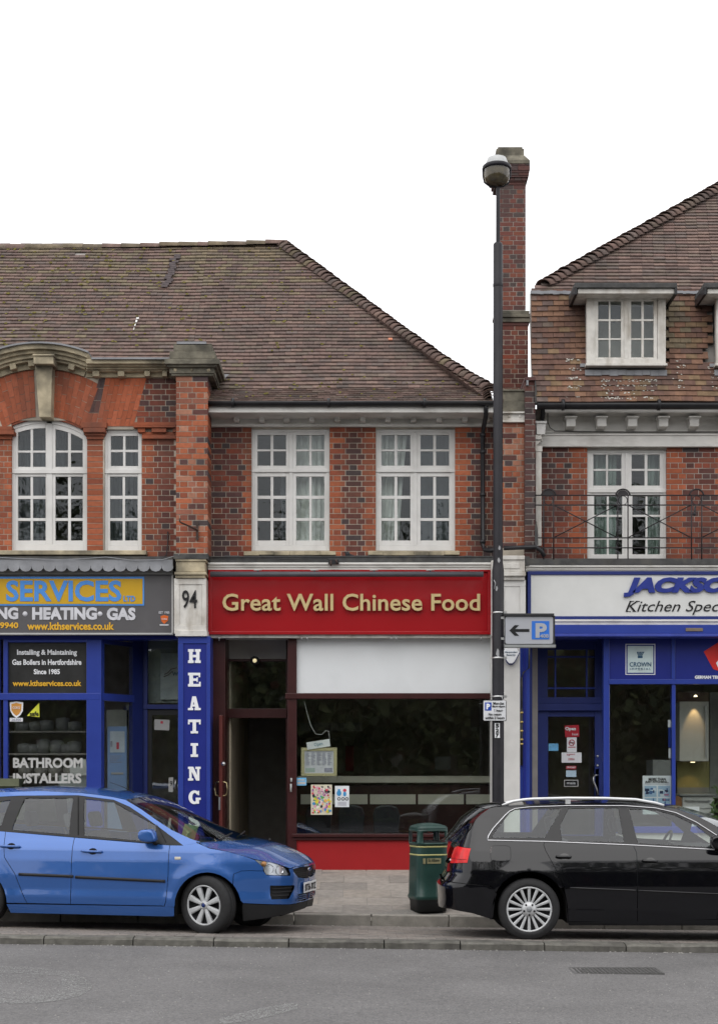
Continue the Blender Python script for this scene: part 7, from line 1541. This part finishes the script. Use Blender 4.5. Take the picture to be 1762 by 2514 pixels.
tl = td([(385, 450), (470, 450), (597, 472), (562, 610), (378, 612), (362, 570)]); tl = [(S0 + .42, tl[0][1])] + tl[1:5] + [(S0 + .42, tl[4][1])]
dg = ta([(757, 292), (750, 310), (760, 340), (810, 430), (850, 520), (866, 600), (872, 690)]); dg2 = ta([(1190, 310), (1208, 350), (1212, 640), (1212, 690)])
tail = ta([(500, 130), (495, 128), (348, 285), (330, 285)])
qw = [(S0, .52), (S0, zb(0) - .06), (S0 + .35, zb(0) - .02)] + [td([(430, 415)])[0], td([(520, 385)])[0], td([(640, 200)])[0], td([(790, 92)])[0], td([(850, 82)])[0]]
rail_lo = ta([(500, 124), (560, 118), (700, 110), (860, 106), (1000, 104), (1140, 105), (1300, 117), (1400, 133), (1500, 165), (1609, 222)])
frame_o = ta([(475, 288), (478, 268), (500, 232), (560, 165), (582, 145), (610, 132), (680, 124), (860, 118), (1150, 118), (1300, 129), (1400, 152), (1500, 198), (1609, 268)])
bmp_top = td([(345, 750), (470, 745), (700, 800), (830, 905)]); seam = td([(352, 745), (500, 800), (790, 800), (835, 905)])
bl_ = td([(300, 960), (330, 1000), (420, 1040), (600, 1080), (790, 1138), (805, 1110)])
archb = [p for p in aA]
quarter = [(S0, tl[5][1] - .14), (S0, tl[5][1]), tl[5], tl[4], tl[3], tl[2], tl[1], tl[0], (S0, tl[0][1]), (S0, zb(0) + .0), (S0 + .45, zb(0) + .01)] + td([(470, 420), (520, 385), (640, 205), (775, 92), (850, 80)]) + rail_lo[1:4] + [frame_o[7], frame_o[6], frame_o[5], frame_o[4], frame_o[3], frame_o[2], frame_o[1], frame_o[0], dg[0]] + dg[1:5] + [p for p in aA[::-1] if p[0] < dg[4][0] - .02 and p[0] > -AA * .93] + td([(838, 905), (790, 830), (500, 800), (352, 770)])
flap = rrect(0, 0, 1, 1, .22, 4); fc = td([(875, 522)])[0]; flap = [(fc[0] - .105 + .21 * a, fc[1] - .078 + .156 * c) for a, c in flap]
body_panel(CA, blk, 'rear_wing', quarter, KP, holes=[inset(flap, -.003)], gap=.002, st=.04); body_panel(CA, blk, 'fuel_flap', flap, KP, off=.0, sides=(1,))
bq = [(S0, .30), (S0, tl[5][1] - .145)] + td([(352, 773), (500, 803), (790, 833), (835, 905)]) + [p for p in aA if p[0] < -AA * .92 and p[1] > .3] + td([(805, 1110), (790, 1138), (600, 1080), (420, 1042)])
body_panel(CA, blk, 'rear_bumper', bq, KP, off=-.018, st=.04)
body_panel(CA, blk, 'door', dg + [(dg2[3][0], dg[-1][1] - .0), dg2[2], dg2[1], dg2[0]], KP, gap=.003)
fr_q = 2.02; body_panel(CA, blk, 'door', [dg2[0], dg2[1], dg2[2], (dg2[3][0], dg[-1][1]), (fr_q - .08, .22), (fr_q, .62), (fr_q + .03, zb(fr_q))], KP, gap=.003)
body_panel(CA, blk, 'sill', [(AA + .01, .20), (AA + .03, .155), (2.65 - AA, .155), (2.65 - AA, .22), (fr_q - .08, .217), (dg[-1][0], dg[-1][1] - .004), (dg[-2][0] - .01, dg[-2][1]), (AA * 1.0, .33)], KP)
aF = arcp(2.65, .33, AA, 180, 0)
body_panel(CA, blk, 'front_wing', [(fr_q + .03, zb(fr_q) + .01), (fr_q, .62), (fr_q - .08, .22)] + aF + [(3.3, .22), (CA.s1 - .01, .22), (CA.s1 - .01, .72), (3.2, .80), (2.6, zb(2.6) - .02)], KP, gap=.002)
zp = CA.at(0, 1.0)
RLM = mat('red_tail_lamp', (.60, .014, .014), .35, .25, 14, coat=.3); tlo = body_panel(CA, blk, 'tail_light', inset(tl, .002), RLM, off=.002, st=.03)
q, z = td([(405, 582)])[0]; MB().lathe([(0, -.005), (.010, -.004), (.012, .004)], WHT, CA.at(q, z, 0), 12, 'Y').build('reversing_lens', tlo[0]); strip(CA, blk, 'tail_light_line', [(tl[5][0], (tl[0][1] * .38 + tl[5][1] * .62)), (tl[3][0] - .02, (tl[0][1] * .38 + tl[5][1] * .62))], .006, mat('dark_red_line', (.12, .005, .005), .3), off=-.002)
# side windows with chrome surround
w1 = td([(790, 372), (800, 345), (960, 140), (1010, 112), (1100, 104), (1445, 100), (1290, 372)]); w2 = ta([(840, 292), (832, 215), (872, 132), (1118, 128), (1145, 298)]); w3 = ta([(1215, 302), (1170, 134), (1300, 139), (1400, 165), (1500, 215), (1575, 275), (1570, 322)])
gh = [frame_o[0]] + frame_o[1:] + [ta([(1700, 335)])[0] if False else (2.0, zb(2.0) + .004), (beltA[0][0], beltA[0][1] + .0)]
gh = frame_o + [(frame_o[-1][0] + .25, zb(frame_o[-1][0] + .2) + .004)]
body_panel(CA, blk, 'window_surround', gh, mat('gloss_black_pillar', (.006, .006, .007), .25, coat=.2), holes=[w1, w2, w3], off=.004)
for g_ in (w1, w2, w3): body_panel(CA, blk, 'side_window', inset(g_, -.004), CG, off=.010, st=.08)
fo = frame_o + [(frame_o[-1][0] + .25, zb(frame_o[-1][0] + .25))]
def bead(pts, r_, m, name, off=-.003):
    b = MB(); c = dense(pts, .03, False) + [pts[-1]]; b.tube([CA.at(q, z, off) for q, z in c], r_, m, 6); return b.build(name, blk)
CW = mat('satin_chrome', (.6, .6, .62), .25, .02, metal=.6); bead(fo, .0055, CW, 'chrome_trim'); bead([(fo[0][0] - .0, fo[0][1]), (dg[0][0], beltA[1][1] + .004), (beltA[2][0], beltA[2][1] + .004), (fo[-1][0] + .1, zb(fo[-1][0] + .1) + .004)], .0065, CW, 'chrome_trim')
body_panel(CA, blk, 'roof_side', frame_o[5:] + rail_lo[::-1][:-1][:9], KP, off=0)
ed = [CA.at(q, z) for q, z in rail_lo]; ed2 = ed[:]
cross_loft(CA, blk, 'roof', [ed[0] + Vector((-.02, 0, -.004))] + ed[1:8], KP, [.02, .028, .03, .03, .03, .03, .03, .03], [-.09, -.03, 0, 0, 0, .0, .04, .10])
cross_loft(CA, blk, 'windscreen', ed[7:] + [Vector((2.15, .10, zb(2.1) + .02))], WSG, [.03, .028, .024, .01], [.10, .15, .22, .30])
tg = [CA.at(*td([(775, 92)])[0]), CA.at(*td([(640, 205)])[0]), CA.at(*td([(520, 385)])[0]), CA.at(*td([(470, 420)])[0])]
cross_loft(CA, blk, 'rear_window', tg, WSG, [.015, .01, 0, 0], [-.10, -.13, -.16, -.17]); cross_loft(CA, blk, 'bonnet', [Vector((2.1, .12, zb(2.1))), Vector((2.7, .12, .93)), Vector((3.2, .22, .84)), Vector((3.42, .4, .72))], KP, [.05, .05, .04, .02], [.25, .2, .12, .06])
cross_loft(CA, blk, 'spoiler', [tg[0] + Vector((-.03, .02, -.012)), tg[0] + Vector((.02, 0, .012)), ed[1] + Vector((0, 0, .008))], KP, [.018, .02, .024], [-.10, -.08, -.03])
MB().tube([tg[3] + Vector((-.04, .4, .0)), tg[3] + Vector((-.09, .4, .035)), tg[3] + Vector((-.05, .55, .08))], .013, BLT, 6).build('rear_wiper', blk)
# roof rails
for sd_ in (0, 1):
    rp_ = [(548, 120), (570, 108), (600, 98), (650, 90), (700, 86), (870, 82), (1050, 83), (1200, 89), (1300, 106), (1345, 120)]; pts = []
    for p in rp_: q, z = CA.tr(*na(*p)); v = CA.at(q, z); v = Vector((v.x, .30, z + .003)); pts.append(v)
    yv = lambda v: v if sd_ == 0 else Vector((v.x, 2 * CA.hw - v.y, v.z - .03)); rr_ = MB(); k = 0
    pts = [yv(Vector(p)) for p in [(p.x, ed[2].y + .015, p.z) for p in pts]]; rr_.tube(pts, .017, mat('satin_silver_rail', (.62, .63, .64), .3, .02, metal=.4), 10)
    q, z = CA.tr(*na(870, 97)); v = yv(Vector((q, ed[2].y + .015, z))); rr_.box(v.x - .03, v.x + .025, v.y - .012, v.y + .012, v.z - .03, v.z + .03, mat('satin_silver_rail')); rr_.build('roof_rail', blk)
strip(CA, blk, 'side_moulding', ta([(880, 522), (1205, 535)]), .016, KP, off=-.016); strip(CA, blk, 'side_moulding', ta([(1214, 536), (1700, 556)]), .016, KP, off=-.016)
handle(CA, blk, ta([(812, 368)])[0], ta([(884, 370)])[0], KP); handle(CA, blk, ta([(1236, 388)])[0], ta([(1308, 392)])[0], KP)
for xx in (0, 2.65):
    wheel(blk, xx, .322, -.0, .23, .322, .236, 16, TYRE, mat('silver_alloy', (.50, .51, .52), .3, .04, metal=.25), 0, kind=1); wheel(blk, xx, .262, 1.74, .23, .322, .236, 16, TYRE, mat('silver_alloy'), 0, far=True, kind=1)
    for (ya, yb) in ((.03, .42), (1.74, 1.35)): housing(blk, xx, .33, AA + .010, ya, yb)
MB().box(-.38, 3.2, .42, 1.35, .18, .62, UND).box(.4, 2.25, .15, 1.62, .17, .30, UND).build('underbody', blk); MB().box(-.72, -.42, .2, 1.57, .33, .5, UND).build('boot_floor', blk)
bd = MB(); bd.poly([CA.at(.0, .3), CA.at(.0, .3)] + [CA.at(.0, .3)], UND)
for (x_, y_) in ((.55, .45), (.55, 1.32), (1.25, .48), (1.25, 1.29)): seat(blk, x_, y_ + (.09 if y_ < .9 else -.09), .36, SG)
MB().box(1.75, 2.15, .12, 1.65, .55, .95, DKI).build('dashboard', blk, bevel=.05); TT = Matrix.Translation((1.62, 1.25, .93)) @ Matrix.Rotation(R(25), 4, 'Y'); pts = [TT @ Vector((0, .18 * math.cos(t), .18 * math.sin(t))) for t in [6.283 * i / 24 for i in range(25)]]; MB().tube(pts, .014, DKI, 8).tube([pts[0], pts[12]], .018, DKI, 8).build('steering_wheel', blk)
mq, mz = ta([(1597, 300)])[0]; v = CA.at(mq, mz); mo = MB(); r_ = [(-.09, -.065), (.10, -.07), (.12, -.03), (.09, .075), (.04, .085), (-.05, .085), (-.085, .06)]
for (yy, sc) in ((-.19, .80), (-.175, .95), (-.11, 1.0), (-.04, .95)): mo.v += [(v.x + p[0] * sc, v.y + yy, v.z + p[1] * sc) for p in r_]
for s2 in range(3):
    for j in range(7): a = s2 * 7; mo.face([a + j, a + (j + 1) % 7, a + 7 + (j + 1) % 7, a + 7 + j], KP, True)
mo.face(range(7), KP); mo.face(range(27, 20, -1), BLT); mo = mo.build('door_mirror', blk); md = mo.modifiers.new('b', 'SUBSURF'); md.levels = 1; md.render_levels = 2
MB().tube([v + Vector((.0, -.08, -.06)), v + Vector((.02, .02, -.09))], .03, KP, 8).build('mirror_arm', blk)
# ================================================================== trees across the road (they show in the glass and paint)
BARK = mat('grey_bark', (.08, .065, .05), .95, .3, 8, .5, 20); LV = [mat(f'spring_leaf_{i}', c, .7, .3, 3) for i, c in enumerate([(.09, .11, .05), (.13, .145, .06), (.07, .09, .045)])]
lc = {}
for k in range(3):
    b = MB(); r_ = random.Random(k); 
    for i in range(2600):
        a, e_, rad = r_.uniform(0, 6.283), math.asin(r_.uniform(-1, 1)), r_.random() ** .4; rad *= 1 + .25 * math.sin(a * 3 + k) * math.cos(e_ * 2); p = Vector((2.6 * rad * math.cos(a) * math.cos(e_), 2.2 * rad * math.sin(a) * math.cos(e_), 2.9 * rad * math.sin(e_)))
        u = Vector((r_.gauss(0, 1), r_.gauss(0, 1), r_.gauss(0, 1))).normalized(); v = u.cross(Vector((r_.gauss(0, 1), r_.gauss(0, 1), r_.gauss(0, 1)))).normalized(); s = r_.uniform(.07, .17); b.poly([p - u * s, p + v * s * .6, p + u * s, p - v * s * .6], LV[i % 3])
    o = b.build('crown', None, fix=False); lc[k] = o.data; bpy.data.objects.remove(o)
spots_ = [(-5.2, -9, 4.6, 1.15, 'across the road opposite the heating shop door'), (-1.0, -11, 5.0, 1.3, 'across the road between the two parked cars'), (3.2, -9.5, 4.5, 1.15, 'across the road opposite the lamp column'), (7.6, -10, 5.2, 1.3, 'across the road opposite the kitchen shop'), (-10, -10.5, 5.2, 1.3, 'across the road well past the heating shop'), (12.6, -11, 5.4, 1.35, 'across the road well past the kitchen shop'), (-15.5, -11, 5.6, 1.4, 'across the road furthest past the heating shop'), (18.5, -11, 5.6, 1.4, 'across the road furthest past the kitchen shop')]
for i, (x_, y_, h_, s_, wh) in enumerate(spots_):
    h_ += 1.5; s_ *= 1.25
    t = thing('street_tree', 'leafy tree ' + wh, 'tree', (x_, y_, 0), i * 1.1, group='trees across the road', local=True); o = bpy.data.objects.new('crown', lc[i % 3]); COL.objects.link(o); o.parent = t; o.location = (0, 0, h_); o.scale = (s_, s_, s_); o['kind'] = 'stuff'
    b = MB(); b.tube([(0, 0, -.3), (.05, 0, 1.5), (-.05, .05, 3.0), (.05, 0, h_ + .8)], .2, BARK, 10, r2=.07)
    for a in range(6): an = a * 1.05 + i; b.tube([(0, 0, 2.0 + a * .25), (.9 * math.cos(an), .9 * math.sin(an), 3.0 + a * .3), (1.7 * math.cos(an), 1.7 * math.sin(an), h_ + .4)], .07, BARK, 6, r2=.02)
    b.build('trunk', t)
# unseen hedge added to darken reflections, and a brick house front behind the trees
hb = MB(); r_ = random.Random(44)
for i in range(9000):
    p = Vector((r_.uniform(-26, 28), r_.gauss(-14.5, .5), r_.random() ** .8 * (4.6 + math.sin(i % 17)))); a, c = r_.uniform(0, 6.28), r_.uniform(0, 3.1); u = Vector((math.cos(a), .6 * math.sin(c), math.sin(a))) * .24; v = Vector((-math.sin(a), .5, math.cos(a))) * .15; hb.poly([p - u, p + v, p + u, p - v], LV[i % 3])
tag(hb.build('hedge', None, fix=False), 'unseen hedge added behind the trees across the road to darken reflections', 'hedge', kind='stuff')

HB = mat('far_house_brick', (.16, .07, .05), .9, .25, 3); HRF = mat('far_house_roof', (.06, .045, .04), .9, .2, 2)
for i, (x0_, x1_, wh) in enumerate(((-24, -9, 'beyond the hedge past the heating shop'), (-8.6, 7, 'beyond the hedge facing the takeaway'), (7.4, 24, 'beyond the hedge facing the kitchen shop'))):
    t = thing('brick_house', 'plain brown brick house with dark roof ' + wh, 'house', ((x0_ + x1_) / 2, -20, 0), group='houses across the road')
    b = MB(); b.box(x0_, x1_, -27, -20, -.2, 6.2 + i * .3, HB); b.build('wall', t)
    b = MB(); z_ = 6.2 + i * .3; b.poly([(x0_ - .3, -19.6, z_), (x1_ + .3, -19.6, z_), (x1_ - 2, -23.5, z_ + 2.6), (x0_ + 2, -23.5, z_ + 2.6)], HRF); b.poly([(x0_ - .3, -27.4, z_), (x1_ + .3, -27.4, z_), (x1_ - 2, -23.5, z_ + 2.6), (x0_ + 2, -23.5, z_ + 2.6)], HRF); b.poly([(x0_ - .3, -19.6, z_), (x0_ + 2, -23.5, z_ + 2.6), (x0_ - .3, -27.4, z_)], HRF); b.poly([(x1_ + .3, -19.6, z_), (x1_ - 2, -23.5, z_ + 2.6), (x1_ + .3, -27.4, z_)], HRF); b.build('roof', t, fix=False)
    for k in range(4):
        for zz_ in (1.2, 3.9): xx = x0_ + 2 + k * (x1_ - x0_ - 4) / 3; b = MB(); b.box(xx - .6, xx + .6, -20, -19.94, zz_, zz_ + 1.3, WHITE); w_o = b.build('window', t); MB().box(xx - .5, xx + .5, -19.94, -19.92, zz_ + .1, zz_ + 1.2, DARKROOM).build('pane', w_o)
